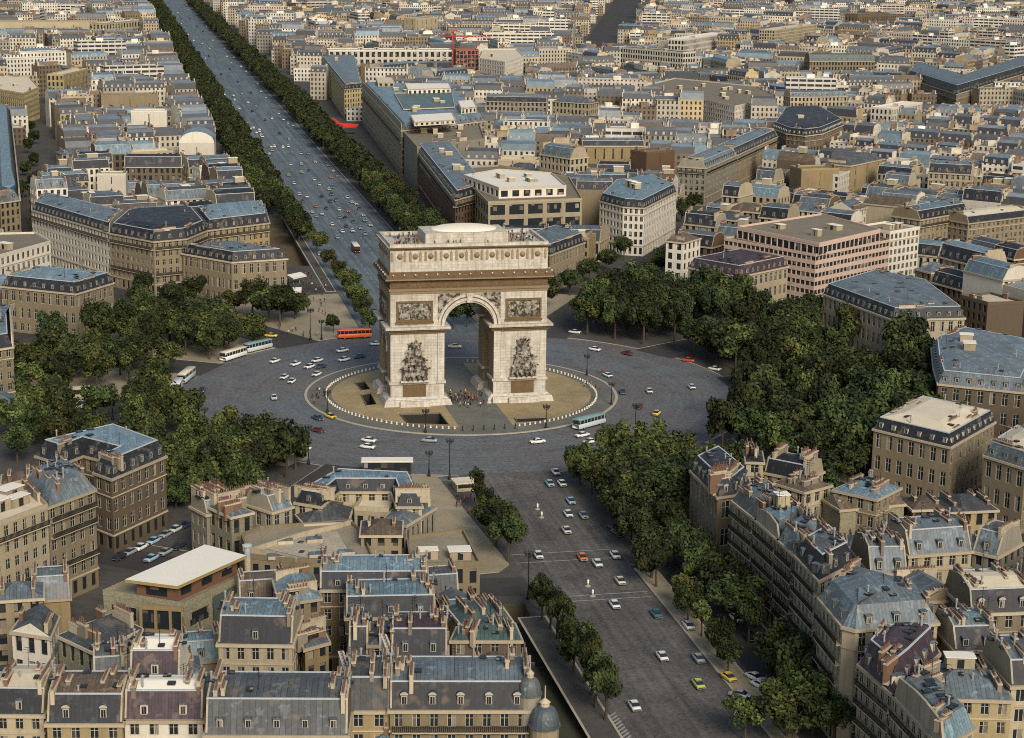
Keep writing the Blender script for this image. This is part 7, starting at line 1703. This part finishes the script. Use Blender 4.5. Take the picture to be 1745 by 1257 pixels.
def kiosk(x, y, w_, d_, h_, rz, roofm, wallm, lab):
    p = at(x, y); t = empty('kiosk', (p.x, p.y, .12), rz); tag(t, lab, 'kiosk'); b = MB(); b.box(-w_/2, -d_/2, 0, w_/2, d_/2, h_, 0); b.build('wall', [wallm], t); b = MB(); b.box(-w_/2-.4, -d_/2-.4, h_, w_/2+.4, d_/2+.4, h_+.3, 0); b.build('roof', [roofm], t); b = MB(); b.box(-w_/2+.3, -d_/2-.06, .9, w_/2-.3, -d_/2-.01, h_-.3, 0); b.build('window', [GLASS], t)
kiosk(790, 834, 4.5, 4.0, 2.0, .1, ROOF['creamflat'], WALL['cream'], 'low cream entrance box on the sandy pavement beside the short tree row')
kiosk(660, 806, 12, 3.0, 3.2, -.15, ROOF['whiteflat'], WALL['dark'], 'long bus shelter with white roof behind the U-shaped blue roof')
kiosk(225, 615, 5.5, 3.0, 3.0, 1.2, ROOF['whiteflat'], WALL['dark'], 'white-roofed kiosk in the sandy garden')
kiosk(238, 594, 6.5, 2.5, 3.0, 1.2, ROOF['brown'], WALL['cream'], 'brown-roofed kiosk behind the white-roofed one')
kiosk(131, 676, 7.0, 2.2, 2.4, .1, ROOF['creamflat'], WALL['cream'], 'cream framed subway entrance in the sandy garden')
kiosk(480, 790, 5.5, 3.5, 2.6, -.7, ROOF['whiteflat'], WALL['grey'], 'white roofed cabin among the trees at the near grove end')
kiosk(512, 782, 3.5, 3.0, 2.6, -.7, ROOF['whiteflat'], WALL['grey'], 'smaller white roofed cabin beside the larger at the grove end')

# ---------------------------------------------------------------- people
CLOTH = {k: flatm('cloth_'+k, c, .9) for k, c in {'black': (.015, .015, .017), 'navy': (.03, .04, .07), 'brown': (.07, .045, .03), 'beige': (.32, .26, .18), 'white': (.6, .57, .5), 'red': (.35, .05, .04), 'grey': (.12, .12, .12)}.items()}
SKIN = flatm('skin', (.35, .22, .15), .7); HAIR = flatm('hair', (.03, .02, .015), .8)
def person_mesh(pose):
    V = [(0, 0, .95), (0, 0, 1.18), (0, .01, 1.42), (0, 0, 1.53), (0, -.01, 1.66), (0, 0, 1.76)]; E_ = [(0, 1), (1, 2), (2, 3), (3, 4), (4, 5)]; Rr = [.15, .14, .16, .06, .095, .07]
    for s in (-1, 1):
        k = len(V); st = pose*.22*s
        V += [(s*.10, 0, .90), (s*.11, -st*.6+.0, .50), (s*.11, st*-1.2, .08), (s*.12, st*-1.2-.13, .04)]; Rr += [.10, .075, .05, .045]; E_ += [(0, k), (k, k+1), (k+1, k+2), (k+2, k+3)]
        k = len(V); V += [(s*.20, 0, 1.40), (s*.27, st*.5, 1.14), (s*.27, st-.10*(1+pose), .92), (s*.26, st-.14*(1+pose), .80)]; Rr += [.065, .05, .04, .035]; E_ += [(2, k), (k, k+1), (k+1, k+2), (k+2, k+3)]
    me = bpy.data.meshes.new('p'); me.from_pydata(V, E_, []); o = link('tmp', me); sk = o.modifiers.new('s', 'SKIN'); sk.use_smooth_shade = True
    for v, r_ in zip(me.skin_vertices[0].data, Rr): v.radius = (r_, r_)
    me.skin_vertices[0].data[0].use_root = True; o.modifiers.new('u', 'SUBSURF').levels = 1
    bpy.context.view_layer.update(); out = bpy.data.meshes.new_from_object(o.evaluated_get(bpy.context.evaluated_depsgraph_get())); bpy.data.objects.remove(o)
    out.materials.clear()
    for m in (CLOTH['black'], CLOTH['navy'], SKIN, HAIR): out.materials.append(m)
    for p in out.polygons:
        c = p.center; p.material_index = 3 if (c.z > 1.70 or (c.z > 1.6 and c.y > .03)) else (2 if c.z > 1.49 or (abs(c.x) > .2 and c.z < .9) else (0 if c.z > .93 else 1))
    out.name = 'person'; return out
PM = [person_mesh(0), person_mesh(1)]
prr = random.Random(31)
def person(p, z, label, group):
    o = link('person', prr.choice(PM), None, (p[0], p[1], z), prr.uniform(0, 6.28), (prr.uniform(.96, 1.08),)*2+(prr.uniform(.94, 1.06),))
    for i in (0, 1): o.material_slots[i].link = 'OBJECT'
    o.material_slots[0].material = CLOTH[prr.choice(('black', 'black', 'navy', 'brown', 'beige', 'white', 'red', 'grey'))]; o.material_slots[1].material = CLOTH[prr.choice(('black', 'navy', 'brown', 'grey', 'black'))]
    tag(o, label, 'person', group)
def scatter(n, fn, z, label, group):
    pts = []
    for _ in range(n*30):
        p = fn()
        if all(math.dist(p, q) > .75 for q in pts): pts.append(p); person(p, z, label, group)
        if len(pts) == n: break
def near_edge():
    if prr.random() < .6: return (prr.uniform(-20.8, -13) if prr.random() < .55 else prr.uniform(13, 20.8), prr.uniform(-9.3, 9.3))
    return (prr.uniform(-20.8, 20.8), prr.choice((-1, 1))*prr.uniform(7.6, 9.4))
scatter(62, near_edge, 45.05, 'tiny visitor standing on the roof terrace of the arch', 'visitors on the arch roof')
scatter(48, lambda: (prr.gauss(-.8, 2.6), prr.gauss(-8.5, 3.8)), DZ+.01, 'small figure in the crowd beneath the archway', 'crowd beneath the archway')
scatter(14, lambda: tuple(at(prr.uniform(530, 560), prr.uniform(668, 690)).xy), DZ+.01, 'small figure waiting on the disc edge near the yellow car', 'people waiting on the disc edge')
scatter(6, lambda: (prr.uniform(36, 43), prr.uniform(-4, 6)), DZ+.01, 'small figure on the disc edge facing the grove', 'people on the grove side of the disc')
scatter(58, lambda: tuple(at(prr.uniform(485, 558), prr.uniform(468, 540)).xy), .13, 'small figure strolling on the café plaza', 'people strolling on the plaza')
scatter(10, lambda: tuple(at(prr.uniform(470, 545), prr.uniform(562, 576)).xy), .13, 'small figure standing at the plaza kerb', 'people at the plaza kerb')
scatter(26, lambda: (prr.uniform(36.5, 39.5), prr.uniform(190, 420)), .13, 'tiny figure on the avenue pavement before the tall blocks', 'people on the avenue pavement')
scatter(8, lambda: tuple(at(prr.uniform(108, 150), prr.uniform(618, 640)).xy), .13, 'small figure walking in the sandy garden', 'people in the sandy garden')
scatter(9, lambda: tuple(at(prr.uniform(765, 815), prr.uniform(850, 890)).xy), .13, 'small figure on the sandy pavement beside the short tree row', 'people on the sandy pavement')
p = at(1121, 723); person(p, .013, 'lone dark figure crossing the cobbles below the yellow car', None)
p = at(1027, 636); person(p, DZ, 'lone figure standing at the disc edge behind the arch', None)
